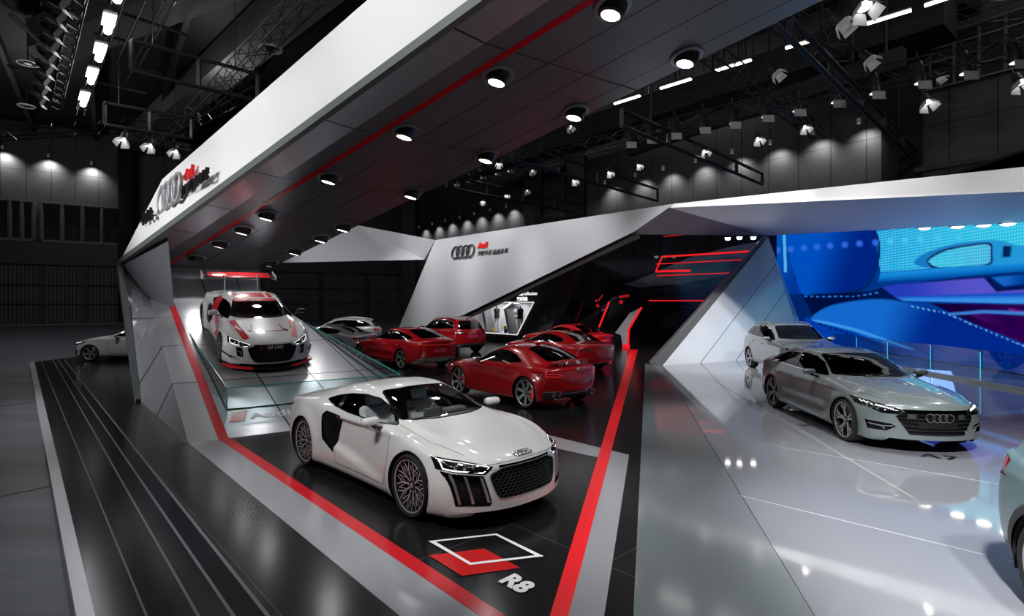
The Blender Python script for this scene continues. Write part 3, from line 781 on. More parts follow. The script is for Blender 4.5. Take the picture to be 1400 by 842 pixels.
SUV = sub(FAST,  # tall five-door
    xn=2.29, xt=-2.37, W=.9465, xf=1.41, xr=-1.41, rw=.365, rim=.285, tw=.255, track=.93, arch=.40, flare=.014, bulge=.035, flz=1.0, zhood=.85,
    zt=[(2.29, .90), (2.15, .97), (1.9, 1.02), (1.5, 1.075), (1.1, 1.115), (.9, 1.15), (.7, 1.23), (.4, 1.385), (.1, 1.525), (-.2, 1.605), (-.6, 1.64), (-1.1, 1.635), (-1.6, 1.585), (-1.9, 1.53), (-2.05, 1.44), (-2.2, 1.24), (-2.3, 1.10), (-2.37, 1.02)],
    zs=[(1.75, .86), (1.5, .95), (1.3, .985), (.8, 1.02), (.3, 1.05), (-.6, 1.075), (-1.41, 1.10), (-1.9, 1.10), (-2.3, 1.06)],
    zb=[(1.85, .22), (1.4, .24), (0, .25), (-1.6, .26), (-2.0, .29), (-2.37, .29)],
    wm=[(1.75, .87), (1.5, .935), (1.41, .942), (.9, .935), (0, .93), (-.9, .938), (-1.41, .945), (-1.9, .915), (-2.2, .87)],
    ws=[(1.75, .80), (1.4, .86), (.8, .875), (0, .87), (-.8, .865), (-1.5, .85), (-2.3, .79)],
    wr=[(2.2, .54), (1.5, .66), (1.0, .71), (.5, .66), (0, .63), (-.6, .625), (-1.2, .61), (-1.8, .59), (-2.2, .64), (-2.35, .70)],
    qr=[(2.2, .5), (1.2, .6), (.8, .74), (.3, .88), (-.3, .92), (-1.6, .92), (-2.0, .88), (-2.3, .6)],
    bow=[(-2.37, -.26), (-1.8, -.15), (-1.0, -.02), (0, .07), (.8, .2), (1.5, .27), (2.0, .36), (2.29, .42)],
    nose=[(.2, -.05), (.35, 0), (.5, .0), (.75, -.01), (.88, -.04), (1.0, -.06)], tail=[(.3, .12), (.5, .04), (.8, 0), (1.05, .02), (1.2, .02)],
    ridges=[([(.9, .64), (1.5, .6), (2.1, .45)], .011, .04)],
    disp=lambda x, z: .008 * math.exp(-((z - .93) / .035)**2) - .012 * smooth01((z - .45) / .05) * smooth01((.75 - z) / .22) * smooth01((1.0 - x) / .3) * smooth01((x + 1.0) / .3),
    dlo=roundpoly([(.60, 1.105), (0, 1.12), (-.8, 1.14), (-1.5, 1.165), (-1.93, 1.20), (-1.88, 1.30), (-1.70, 1.44), (-1.3, 1.50), (-.7, 1.522), (-.3, 1.50), (.02, 1.42), (.32, 1.28)], .03),
    pillars=[[(-.50, 1.0), (-.40, 1.0), (-.46, 1.6), (-.56, 1.6)], [(-1.36, 1.0), (-1.27, 1.0), (-1.40, 1.6), (-1.49, 1.6)]],
    screen=[(.885, -.1), (.87, .2), (.81, .42), (.69, .645), (.62, .685), (.3, .635), (.03, .585), (-.05, .54), (-.02, .3), (-.01, -.1)],
    rear_glass=None, rear_glass_r=roundpoly([(-.1, 1.50), (.44, 1.485), (.54, 1.45), (.68, 1.17), (.66, 1.13), (-.1, 1.12)], [0, .03, .05, .03, .03, 0]),
    tail_side=[(-2.6, .90), (-2.03, .935), (-1.98, 1.03), (-2.05, 1.06), (-2.6, 1.06)],
    head=[(.875, .935), (.54, .90), (.48, .87), (.50, .765), (.66, .75), (.85, .80)],
    intake=[(.83, .56), (.60, .56), (.56, .52), (.64, .40), (.80, .42)],
    grille=[(-.1, .885), (.42, .875), (.53, .77), (.44, .42), (-.1, .41)],
    tails=roundpoly([(.94, 1.06), (.42, 1.02), (.38, .985), (.46, .92), (.90, .90)], .015), tails_pair=True,
    diff=[(-.1, .50), (.66, .50), (.84, .46), (.90, .32), (-.1, .30)],
    seat=-.02, zb_cab=.42, cab=(-2.0, .92), tub=1.04, dash_x=.48, dash_z=1.09, back_h=.60, mirror=(.42, .93, 1.16), row2=.88,
    doors=[[(.64, 1.06), (.80, .7), (.74, .36), (-.46, .36), (-.50, 1.12)], [(-.50, 1.12), (-.46, .36), (-.92, .36), (-1.05, .6), (-1.22, .88), (-1.36, 1.14)]],
    handles=[(-.28, .965), (-1.12, .985)])

WAGON = sub(SUV, tail_side=None,  # estate car
    xn=2.26, xt=-2.49, W=.921, xf=1.41, xr=-1.41, rw=.345, rim=.262, tw=.235, track=.905, arch=.37, zhood=.7,
    zt=[(2.26, .78), (2.1, .85), (1.8, .91), (1.4, .97), (1.05, 1.01), (.88, 1.04), (.65, 1.12), (.35, 1.25), (.05, 1.375), (-.25, 1.45), (-.6, 1.485), (-1.1, 1.48), (-1.6, 1.435), (-1.95, 1.37), (-2.15, 1.25), (-2.3, 1.10), (-2.42, 1.0), (-2.49, .96)],
    zs=[(1.75, .78), (1.5, .86), (1.2, .90), (.6, .935), (0, .95), (-.8, .97), (-1.41, .985), (-1.9, .99), (-2.4, .96)],
    zb=[(1.85, .19), (1.4, .2), (0, .21), (-1.6, .22), (-2.0, .25), (-2.49, .26)],
    wm=[(1.75, .85), (1.5, .91), (1.41, .917), (.9, .91), (0, .905), (-.9, .912), (-1.41, .92), (-1.9, .89), (-2.3, .84)],
    ws=[(1.75, .77), (1.4, .83), (.8, .85), (0, .845), (-.8, .84), (-1.5, .825), (-2.4, .76)],
    dlo=roundpoly([(.55, 1.0), (0, 1.01), (-.8, 1.02), (-1.5, 1.04), (-2.02, 1.075), (-1.95, 1.15), (-1.70, 1.29), (-1.3, 1.345), (-.7, 1.37), (-.3, 1.345), (0, 1.27), (.28, 1.16)], .03),
    rear_glass_r=roundpoly([(-.1, 1.345), (.42, 1.33), (.52, 1.30), (.64, 1.06), (.62, 1.02), (-.1, 1.01)], [0, .03, .05, .03, .03, 0]),
    head=[(.85, .82), (.54, .77), (.48, .745), (.50, .66), (.82, .69)], grille=[(-.1, .76), (.42, .75), (.53, .65), (.44, .34), (-.1, .33)], intake=[(.81, .46), (.60, .46), (.56, .42), (.64, .33), (.78, .34)],
    tails=roundpoly([(.90, .94), (.42, .90), (.40, .83), (.86, .80)], .015), diff=[(-.1, .42), (.66, .42), (.84, .38), (.88, .28), (-.1, .26)],
    zb_cab=.32, tub=.92, dash_z=.97, mirror=(.38, .91, 1.05), cab=(-2.0, .9),
    doors=[[(.60, .96), (.76, .6), (.70, .32), (-.46, .32), (-.50, 1.0)], [(-.50, 1.0), (-.46, .32), (-.92, .32), (-1.05, .55), (-1.22, .8), (-1.36, 1.02)]], handles=[(-.28, .86), (-1.12, .88)])
# ------------------------------------------------------------------ putting a car together
def car_mats():
    M = dict(
        rubber=mat('tyre_rubber', (.012, .012, .012), .75), rim=mat('alloy_dark', (.03, .03, .033), .3, .3), machined=mat('alloy_machined', (.72, .73, .76), .35, .75), chrome=mat('chrome', (.8, .8, .82), .1, 1.),
        steel=mat('brake_steel', (.25, .25, .26), .4, .9), caliper=mat('caliper_dark', (.05, .05, .055), .4), caliper_blade7=mat('caliper_red', (.7, .01, .01), .3, emit=(.8, .02, .01), estr=.3),
        rim_lattice=mat('alloy_black_cut', (.025, .025, .027), .3, .3), rim_race=mat('alloy_black', (.05, .05, .055), .35, .7), rim_star5=mat('alloy_star', (.40, .41, .43), .35, .7),
        trim=mat('cabin_trim', (.012, .012, .014), .7), trim_gloss=mat('cabin_trim_gloss', (.02, .02, .022), .35), dash=mat('dash_plastic', (.10, .105, .11), .55),
        glass=glassmat('car_glass_clear', (.93, .95, .95)), dglass=glassmat('car_glass_tinted', (.16, .175, .18)), lamp=glassmat('lamp_cover', (.75, .78, .8)),
        gloss=mat('gloss_black', (.008, .008, .009), .12, coat=.6), mesh=mat('grille_dark_metal', (.09, .10, .11), .3, .8), void=mat('matt_black_void', (.004, .004, .004), .8),
        led=emis('led_white', (.92, .97, 1.), 1.6), red=paint('taillight_red', (.30, .003, .006), .12), redled=emis('taillight_led', (1., .05, .04), .8),
        clad=mat('plastic_cladding', (.035, .036, .038), .5), silver=mat('satin_silver', (.55, .56, .58), .3, .8), seat_light=mat('seat_grey_leather', (.80, .82, .83), .5), seat_dark=mat('seat_dark_leather', (.03, .03, .033), .55),
        lens=mat('lamp_silver', (.75, .76, .8), .15, 1.), groove=mat('panel_gap', (.006, .006, .006), .6), plate=mat('plate_plain', (.5, .05, .09), .35))
    return M

def mesh_bars(sh, poly, zs, M, w=.016, view='front', off=-.012):
    """horizontal bars across an outline in the front view"""
    mb = MB(); x0, x1 = min(p[0] for p in poly), max(p[0] for p in poly)
    for z in zs:
        ys = [y for y in np.linspace(0, x1, 60) if inside((max(y, .001), z), poly)]
        if not ys: continue
        e = max(ys) - .004; sh.strip(view, [(-e, z), (e, z)], w, off, .05, 1, mb, .012)
    return mb

def honeycomb(sh, poly, size, M, off=-.022, wire=.006):
    mb = MB(); R = size / math.sqrt(3); full = poly + []
    z0, z1 = min(p[1] for p in poly), max(p[1] for p in poly); y1 = max(p[0] for p in poly)
    seen = set()
    rows = int((z1 - z0) / (R * 1.5)) + 2; cols = int(y1 / size) + 2
    for r in range(rows):
        for c in range(-cols, cols + 1):
            cy = (c + (.5 if r % 2 else 0)) * size * 1.25; cz = z0 + r * R * 1.18
            P = []
            for k in range(6):
                a = PI / 6 + k * PI / 3; P.append((cy + R * 1.25 * math.cos(a), cz + R * .79 * math.sin(a)))
            for k in range(6):
                p, q = P[k], P[(k + 1) % 6]; key = tuple(sorted([(round(p[0], 3), round(p[1], 3)), (round(q[0], 3), round(q[1], 3))]))
                if key in seen: continue
                seen.add(key)
                if not inside((abs(p[0]), p[1]), full) or not inside((abs(q[0]), q[1]), full): continue
                A, n = sh.cast('front', *p); B, n2 = sh.cast('front', *q)
                mb.bar(A + n * off, B + n * off, wire, .016, n)
    return mb

def make_car(kind, S, M, body_m, label, style, glass='glass', seat='seat_light', opts=()):
    sh = Shell(S); root = empty(kind, (0, 0, 0), 0, label, 'car')
    rows = 1 if kind in ('sports_coupe', 'race_car') else 2
    # -- lamps, grilles, panes
    front = lambda p: p.x > S['xf'] - .15
    rear = lambda p: p.x < S['xr'] + .1
    sh.cut('front', S['head'], 'headlight', .12, .012, front)
    if S.get('intake'): sh.cut('front', S['intake'], 'bumper_intake', .12, .05, front)
    sh.cut('front', S['grille'], 'grille', .3, .04, front, False)
    sh.cut('rear', S['tails'], 'taillight', .12, .008, rear, S.get('tails_pair', True))
    if S.get('tail_side'): sh.cut('side', S['tail_side'], 'taillight', .2, .008, lambda p: p.x < -1.9 and p.y > .6, True)
    sh.cut('rear', S['diff'], 'diffuser', .12, .012, rear, False)
    sh.cut('top', S['screen'], 'windscreen', .1, .006, lambda p: -.5 < p.x < 1.2 and p.z > .8, False)
    if S.get('rear_glass'): sh.cut('top', S['rear_glass'], 'rear_window', .1, .006, lambda p: p.x < -.5, False)
    if S.get('rear_glass_r'): sh.cut('rear', S['rear_glass_r'], 'rear_window', .1, .006, rear, False)
    sh.cut('side', S['dlo'], 'side_window', .2, .007, lambda p: p.z > .8)
    for k, pl in enumerate(S['pillars']):
        z0 = min(p[1] for p in S['dlo']); 
        d2 = [p for p in pl]; sh_t = sh.tags.index('side_window')
        lim = lambda p: inside((p.x, p.z), S['dlo'])
        sh.cut('side', d2, 'pillar_%d' % k, .2, .004, lim)
    if 'blade' in opts: sh.cut('side', roundpoly([(-.335, .845), (-.72, .868), (-.80, .80), (-.72, .50), (-.42, .36), (-.385, .55)], .03), 'side_blade', .2, .02)
    if 'cladding' in opts:
        for nm, xa in (('wheel_arch_trim_front', S['xf']), ('wheel_arch_trim_rear', S['xr'])):
            R = S['arch'] + .075; c = [(xa + R * math.cos(2 * PI * k / 40), S['rw'] + R * math.sin(2 * PI * k / 40)) for k in range(40)]
            sh.cut('side', c, nm, -.5, None, lambda p: p.y > S['W'] * .6)
        sh.cut('side', [(S['xt'] - .1, .0), (S['xn'] + .1, .0), (S['xn'] + .1, .40), (S['xt'] - .1, .40)], 'lower_trim', -2, None, lambda p: sh and p.z < .5, True)
    # -- wheel openings
    for nm, xa in (('arch_front', S['xf']), ('arch_rear', S['xr'])):
        R = S['arch']; c = [(xa + R * math.cos(2 * PI * k / 40), S['rw'] + R * math.sin(2 * PI * k / 40)) for k in range(40)]
        sh.cut('side', c, nm, -2, lim=lambda p: p.y > S['W'] * .45)
    for nm in ('arch_front', 'arch_rear'): sh.drop(nm)
    body = sh.emit('body', 'body', body_m, root)[0]
    for nm in ('lower_trim', 'wheel_arch_trim_front', 'wheel_arch_trim_rear'):
        if nm in sh.tags: sh.emit(nm, nm[:15] if 'arch' in nm else nm, M['clad'], root, pair=('arch' in nm))
    if 'blade' in opts:
        sh.emit('side_blade', 'side_blade', M['gloss'], root)
    G = M[glass]
    sh.emit('windscreen', 'windscreen', M['glass'] if glass == 'glass' else G, root); sh.emit('rear_window', 'rear_window', M['dglass'], root)
    for w in sh.emit('side_window', 'side_window', G, root): pass
    for k in range(len(S['pillars'])): sh.emit('pillar_%d' % k, 'window_pillar', M['gloss'], root)
    # window surround
    wt = M['chrome'] if 'chrome_line' in opts else M['gloss']
    wb = sh.strip('side', S['dlo'], .02 if 'chrome_line' in opts else .016, .003, .04, 1, None, 0., False, True)
    wb.build('window_trim', wt, root, True); flipY(wb).build('window_trim', wt, root, True)
    sb = MB(); pts = [p for p in S['screen'] if p[1] >= 0]; pts = [(pts[0][0], 0)] + pts + [(pts[-1][0], 0)]
    sh.strip('top', pts, .022, .002, .04, 1, sb, 0., True); sb.build('windscreen_seal', M['gloss'], root, True)
    if S.get('rear_glass'):
        sb = MB(); pts = [p for p in S['rear_glass'] if p[1] >= 0]; pts = [(pts[0][0], 0)] + pts + [(pts[-1][0], 0)]
        sh.strip('top', pts, .016, .002, .04, 1, sb, 0., True); sb.build('rear_window_seal', M['gloss'], root, True)
    # headlights: dark bowl, clear cover, light bars
    for o in sh.emit('headlight', 'headlight', M['gloss'], root): pass
    hl = [o for o in root.children if o.name.split('.')[0] == 'headlight']
    H = S['head']; cy = sum(p[0] for p in H) / len(H); cz = sum(p[1] for p in H) / len(H)
    ins = [((p[0] - cy) * .86 + cy, (p[1] - cz) * .80 + cz) for p in H]
    lb = MB()
    if kind in ('sports_coupe', 'race_car'):
        sh.strip('front', [ins[0], ins[-1], ins[-2]], .013, -.004, .03, 1, lb, .004); sh.strip('front', [ins[-2], ins[-3], ins[2]], .010, -.004, .03, 1, lb, .004); sh.strip('front', [ins[0], ins[1], ins[2]], .006, -.004, .03, 1, lb, .004)
    else:
        n = 11; a0, a1 = ins[0], ins[1]
        for k in range(n):
            t = .06 + .86 * k / n; p = (a0[0] + (a1[0] - a0[0]) * t, a0[1] + (a1[1] - a0[1]) * t - .004)
            sh.strip('front', [p, (p[0] - .012, p[1] - .030)], .012, -.004, .02, 1, lb, .004)
    for o, q in zip(hl, (lb, flipY(lb))): q.build('light_bar', M['led'], o)
    for t in (.3, .55, .8):
        p = (H[0][0] + (ins[-2][0] - H[0][0]) * t, cz - .004); A, n = sh.cast('front', *p)
        pb = MB(); pb.lathe([(.004, .01), (.020, .004), (.026, .008), (.028, -.004)], 16, 'X', A - n * .008)
        for o, q in zip(hl, (pb, flipY(pb))): q.build('projector_lens', M['lens'], o, True)
    for o, q in zip(hl, (sh.strip('front', H, .008, .002, .03, 1, None, 0, False, True), None)):
        if q is None: q = flipY(sh.strip('front', H, .008, .002, .03, 1, None, 0, False, True))
        q.build('lamp_bezel', M['chrome'] if kind == 'sports_coupe' else M['gloss'], o)
    # grille
    gr = sh.emit('grille', 'grille', M['void'], root)
    if gr:
        g = gr[0]; P = S['grille']
        if kind in ('sports_coupe', 'race_car'):
            honeycomb(sh, P, .048 if kind == 'sports_coupe' else .06, M).build('grille_mesh', M['mesh'], g)
        else:
            z0, z1 = min(p[1] for p in P), max(p[1] for p in P); n = 7
            mesh_bars(sh, P, [z0 + (z1 - z0) * (k + .5) / n for k in range(n)], M, .024).build('grille_bars', M['gloss'], g)
            if 'plate_front' in opts:
                mb = MB(); sh.strip('front', [(-.28, z0 + (z1 - z0) * .42), (.28, z0 + (z1 - z0) * .42)], .10, -.004, .05, 1, mb, .01); mb.build('plate_panel', M['gloss'], g)
                mb = MB()
                for y in (-.36, .36):
                    sh.strip('front', [(y - .055, z1 - .10), (y + .055, z1 - .10)], .075, -.004, .05, 1, mb, .01)
                mb.build('sensor_panel', M['clad'], g)
        pts = [p for p in P if p[0] >= 0]; pts = [(0, pts[0][1])] + pts + [(0, pts[-1][1])]
        fb = MB(); sh.strip('front', pts, .012 if kind != 'race_car' else .02, .003, .03, 1, fb, .01, True)
        fb.build('grille_frame', M['chrome'] if kind not in ('sports_coupe', 'race_car') else (M['silver'] if kind == 'sports_coupe' else M['gloss']), g)
    for o, sgn in zip(sh.emit('bumper_intake', 'bumper_intake', M['void'], root), (1, -1)):
        I = S['intake']; mb = MB(); zt_, zb_ = max(p[1] for p in I), min(p[1] for p in I)
        if kind == 'sports_coupe':
            for t in (.10, .46, .92):
                a = (I[0][0] + (I[1][0] - I[0][0]) * t, I[0][1] + (I[1][1] - I[0][1]) * t); b = (I[4][0] + (I[2][0] - I[4][0]) * t, I[4][1] + (I[2][1] - I[4][1]) * t + .01)
                sh.strip('front', [a, b], .026, -.004, .03, 1, mb, .03)
            q = mb
            (q if sgn > 0 else flipY(q)).build('intake_fin', M['silver'], o)
            mb = MB(); sh.strip('front', I, .012, .001, .03, 1, mb, 0, False, True); (mb if sgn > 0 else flipY(mb)).build('intake_frame', M['gloss'], o)
        else:
            ym = sum(p[0] for p in I) / len(I); zm = (zt_ + zb_) / 2
            sh.strip('front', [(max(p[0] for p in I) - .02, zm + .02), (ym, zm), (min(p[0] for p in I) + .03, zm + .015)], .014, -.01, .03, 1, mb, .02)
            sh.strip('front', [(ym, zm), (ym - .03, zb_ + .02)], .012, -.01, .03, 1, mb, .02)
            (mb if sgn > 0 else flipY(mb)).build('intake_fin', M['silver'], o)
    # tail
    tl = sh.emit('taillight', 'taillight', M['red'], root)
    T = S['tails']; ct = (sum(p[0] for p in T) / len(T), sum(p[1] for p in T) / len(T)); it = [(min((p[0] - ct[0]) * .84 + ct[0], S['W'] - .125), (p[1] - ct[1]) * .62 + ct[1]) for p in T]
    if S.get('tails_pair', True):
        lb = sh.strip('rear', it, .009, .001, .03, 1, None, 0, False, True)
        for o, q in zip(tl, (lb, flipY(lb))): q.build('light_bar', M['redled'] if 'pale_tail' not in opts else M['lens'], o)
        if 'pale_tail' in opts:
            lb = sh.strip('rear', [(max(p[0] for p in it), ct[1]), (min(p[0] for p in it), ct[1])], .03, .001, .03, 1)
            for o, q in zip(tl, (lb, flipY(lb))): q.build('light_lens', M['lens'], o)
    elif tl:
        lb = sh.strip('rear', [(-.84, .885), (-.4, .865), (.4, .865), (.84, .885)], .008, .001, .04, 1); lb.build('light_bar', M['redled'], tl[0])
    df = sh.emit('diffuser', 'diffuser', M['clad'] if 'silver_diff' not in opts else M['silver'], root)
    zd = (min(p[1] for p in S['diff']) + max(p[1] for p in S['diff'])) / 2
    if 'oval_exhaust' in opts:
        for sd in (1, -1):
            A, n = sh.cast('rear', .58 * sd, zd); mb = MB()
            mb.lathe([(.001, .01), (.062, .01), (.066, -.06), (.078, -.065), (.078, .05)], 28, 'X', (0, 0, 0)); mb.v = [(v[0] + A.x - .02, v[1] * 1.25 + A.y, v[2] * .85 + A.z) for v in mb.v]
            o = mb.build('exhaust_tip', M['chrome'], root, True)
        mb = MB(); sh.strip('rear', [(-.82, zd + .085), (-.47, zd + .085), (-.42, zd + .03), (.42, zd + .03), (.47, zd + .085), (.82, zd + .085)], .016, .006, .04, 1, mb, .01)
        for sd in (1, -1): sh.strip('rear', [(sd * .45, zd + .09), (sd * .43, zd - .07)], .02, .006, .04, 1, mb, .01)
        mb.build('diffuser_trim', M['silver'], root)
    elif df:
        mb = MB()
        for sd in (1, -1):
            mb = MB(); sh.strip('rear', [(sd * .72, zd + .01), (sd * .46, zd + .01)], .065, .006, .04, 1, mb, .012); mb.build('exhaust_trim', M['chrome'], root)
        mb = MB(); sh.strip('rear', [(-.8, zd + .065), (.8, zd + .065)], .010, .005, .05, 1, mb, .006); mb.build('diffuser_trim', M['silver'], root)
    if kind not in ('sports_coupe', 'race_car'):
        pz = S.get('plate_z', .70 if S['xt'] > -2.5 else .66)
        if 'suv' in kind: pz = .80
        mb = MB(); sh.strip('rear', [(-.26, pz), (.26, pz)], .115, .006, .06, 1, mb, .006); mb.build('number_plate', M['plate'], root)
        A, n = sh.cast('rear', 0, pz + .17); rings('emblem', .034, M['chrome'], root, A + n * .008, (0, math.atan2(n.z, -n.x) * 1., 0))
    # emblem in front
    if kind != 'race_car':
        if kind == 'sports_coupe':
            A, n = sh.cast('top', S['xn'] - .14, 0); rings('emblem', .040, M['chrome'], root, A + n * .008, (0, -math.atan2(n.z, n.x), 0))
        else:
            zg = max(p[1] for p in S['grille']) - .105; A, n = sh.cast('front', 0, zg); rings('emblem', .062, M['chrome'], root, A + n * .012, (0, -math.atan2(n.z, n.x), 0), .0085)
    # mirrors
    mx, my, mz = S['mirror']
    if kind != 'race_car':
        for sd in (1, -1):
            mb = MB(); mb.rbox((mx, sd * (my + .07), mz), (.13, .225, .105), .05, Matrix.Rotation(sd * -.15, 3, 'Z'), 4)
            o = mb.build('wing_mirror', body_m if 'silver_mirror' not in opts else M['silver'], root, True)
            mb = MB(); mb.rbox((mx + .03, sd * (my - .02), mz - .075), (.09, .18, .035), .012, Matrix.Rotation(sd * .3, 3, 'X')); mb.build('mirror_stalk', M['gloss'], o, True)
            mb = MB(); mb.rbox((mx - .068, sd * (my + .07), mz), (.012, .18, .075), .02, Matrix.Rotation(sd * -.15, 3, 'Z')); mb.build('mirror_glass', M['chrome'], o, True)
    # panel gaps
    gp = MB()
    for d in S['doors']: sh.strip('side', d, .007, .0012, .05, 1, gp, 0)
    xh = S['xn'] - .02; hp = [(S['screen'][0][0] + .05, 0), (S['screen'][0][0] + .02, .35), (S['screen'][4][0] + .06, S['screen'][4][1] + .08)]
    sh.strip('top', [(hp[2][0], hp[2][1])] + [(S['xf'] + .1, hp[2][1] + .03), (S['xn'] - .42, .60)], .006, .0012, .05, 1, gp, 0)
    if kind == 'sports_coupe': sh.strip('front', [(.52, .642), (.30, .652), (0, .655)], .005, .0012, .03, 1, gp, 0)
    gp.build('panel_gaps', M['groove'], root); flipY(gp).build('panel_gaps', M['groove'], root)
    for x, z in S['handles']:
        A, n = sh.cast('side', x, z)
        for sd in (1, -1):
            mb = MB(); mb.rbox((A.x, sd * (A.y + .022), A.z), (.20, .022, .03), .01); mb.bar((A.x - .08, sd * (A.y - .01), A.z), (A.x - .08, sd * (A.y + .02), A.z), .025); mb.bar((A.x + .08, sd * (A.y - .01), A.z), (A.x + .08, sd * (A.y + .02), A.z), .025)
            mb.build('door_handle', body_m if 'chrome_line' not in opts else M['chrome'], root, True)
    # roof rails, antenna, wing
    if 'rails' in opts:
        for sd in (1, -1):
            pts = []
            for x in np.linspace(-.1, -1.75, 12):
                A, n = sh.cast('top', x, .56); pts.append((A.x, sd * A.y, A.z + .035))
            A, n = sh.cast('top', 0.02, .57); B, n = sh.cast('top', -1.88, .55)
            pts = [(A.x, sd * A.y, A.z)] + pts + [(B.x, sd * B.y, B.z)]
            MB().tube(pts, .014, 8).build('roof_rail', M['silver'], root, True)
    if kind not in ('race_car', 'sports_coupe'):
        xa = S['rear_glass'][0][0] + .14 if S.get('rear_glass') else S['xt'] + .55
        A, n = sh.cast('top', xa, 0); mb = MB(); mb.prism([(A.x + .09, -.018, A.z - .004), (A.x - .09, -.018, A.z - .004), (A.x - .085, -.012, A.z + .05), (A.x - .03, -.012, A.z + .045)], (0, .034, 0)); mb.build('roof_antenna', body_m, root)
    if 'wing' in opts:
        A, n = sh.cast('top', S['xt'] + .20, 0); mb = MB(); zz = A.z + .085
        prof = [(A.x + .10, zz - .005), (A.x + .02, zz + .014), (A.x - .12, zz + .02), (A.x - .12, zz + .008), (A.x + .02, zz - .006)]
        rows_ = []
        for y in np.linspace(-.66, .66, 13):
            e = 1 - abs(y / .66)**3; k = [(x + .10 * (1 - e) - .02, y, z - .035 * (1 - e)) for x, z in prof]; rows_.append(k)
        vs = [p for r in rows_ for p in r]; n_ = len(prof); fs = []
        for i in range(12):
            for j in range(n_): fs.append((i * n_ + j, i * n_ + (j + 1) % n_, (i + 1) * n_ + (j + 1) % n_, (i + 1) * n_ + j))
        fs += [tuple(range(n_)), tuple(12 * n_ + j for j in range(n_))]
        mb.add(vs, fs); w_ = mb.build('rear_wing', body_m, root, True)
        mb = MB()
        for sd in (1, -1): mb.rbox((A.x - .0, sd * .40, A.z + .03), (.10, .03, .12), .012)
        mb.build('wing_support', M['silver'], w_, True)
    # wipers and underbody
    mb = MB()
    for y0, y1 in ((.45, -.12), (-.12, -.58)):
        A, n = sh.cast('top', S['screen'][1][0] - .03 - .1 * abs(y0), y0); B, n2 = sh.cast('top', S['screen'][1][0] - .05 - .2 * y1 * y1, y1); mb.bar(A + n * .02, B + n2 * .02, .016, .012)
    mb.build('wiper', M['void'], root)
    mb = MB(); zb = min(p[1] for p in S['zb']) + .015
    mb.rbox((0, 0, zb + .06), (S['xf'] - S['xr'] - 2 * S['arch'] - .02, 2 * S['W'] - .22, .12), .03)
    mb.box(((S['xf'] + S['xn'] - .3) / 2, 0, zb + .09), (S['xn'] - S['xf'] - .1, 1.0, .14)); mb.box(((S['xr'] + S['xt'] + .3) / 2, 0, zb + .13), (S['xr'] - S['xt'] - .1, 1.0, .12))
    for xa in (S['xf'], S['xr']):
        R = S['arch'] + .012
        for sd in (1, -1):
            pr = [(xa + R * math.cos(a), S['rw'] + R * math.sin(a)) for a in np.linspace(-.35, PI + .35, 22)]
            ya, yb = S['W'] * .58, S['W'] - .03
            k = len(pr); mb.add([(x, sd * ya, z) for x, z in pr] + [(x, sd * yb, z) for x, z in pr], [(i, i + 1, k + i + 1, k + i) for i in range(k - 1)] + [tuple(range(k))])
    mb.build('underbody', M['void'], root, False, False)
    add_wheels(root, S, M, style)
    if kind != 'race_car': add_cabin(root, S, M, M[seat], rows)
    else:
        mb = MB(); mb.rbox((0, .3, .55), (.7, .5, .5), .1); mb.rbox((-.35, .3, .85), (.2, .5, .4), .08); mb.build('seat', M['seat_dark'], root, True)
        mb = MB()
        for sd in (1, -1):
            mb.tube([(.75, sd * .62, .6), (.62, sd * .60, .85), (.05, sd * .48, 1.12), (-.6, sd * .46, 1.12), (-.9, sd * .6, .6)], .022, 8)
            mb.tube([(.6, sd * .6, .86), (-.55, sd * .55, .7)], .02, 8)
        mb.tube([(.05, -.48, 1.12), (.05, .48, 1.12)], .022, 8); mb.tube([(-.6, -.46, 1.12), (-.6, .46, 1.12)], .022, 8)
        mb.build('roll_cage', M['silver'], root, True)
        mb = MB(); mb.rbox((.55, 0, .80), (.35, 1.3, .12), .04); mb.build('dashboard', M['dash'], root, True)
    root['shell'] = 0; del root['shell']
    return root, sh
# ------------------------------------------------------------------ the race car: the wide-bodied sister of the white coupe
RACE = sub(SUPER, W=.985, flare=.045, track=.985, tw=.30, rw=.345, rim=.245, arch=.37, blade=None,
    wm=[(1.75, .90), (1.55, .95), (1.325, .965), (.9, .93), (.3, .91), (-.4, .93), (-.9, .965), (-1.325, .985), (-1.8, .95), (-2.05, .90)],
    grille=roundpoly([(-.1, .625), (.36, .612), (.52, .545), (.46, .36), (.38, .245), (-.1, .235)], [0, .03, .04, .05, .05, 0]),
    intake=[(.74, .56), (.62, .55), (.60, .37), (.62, .34), (.72, .36)],
    mirror=(.62, .92, .98))

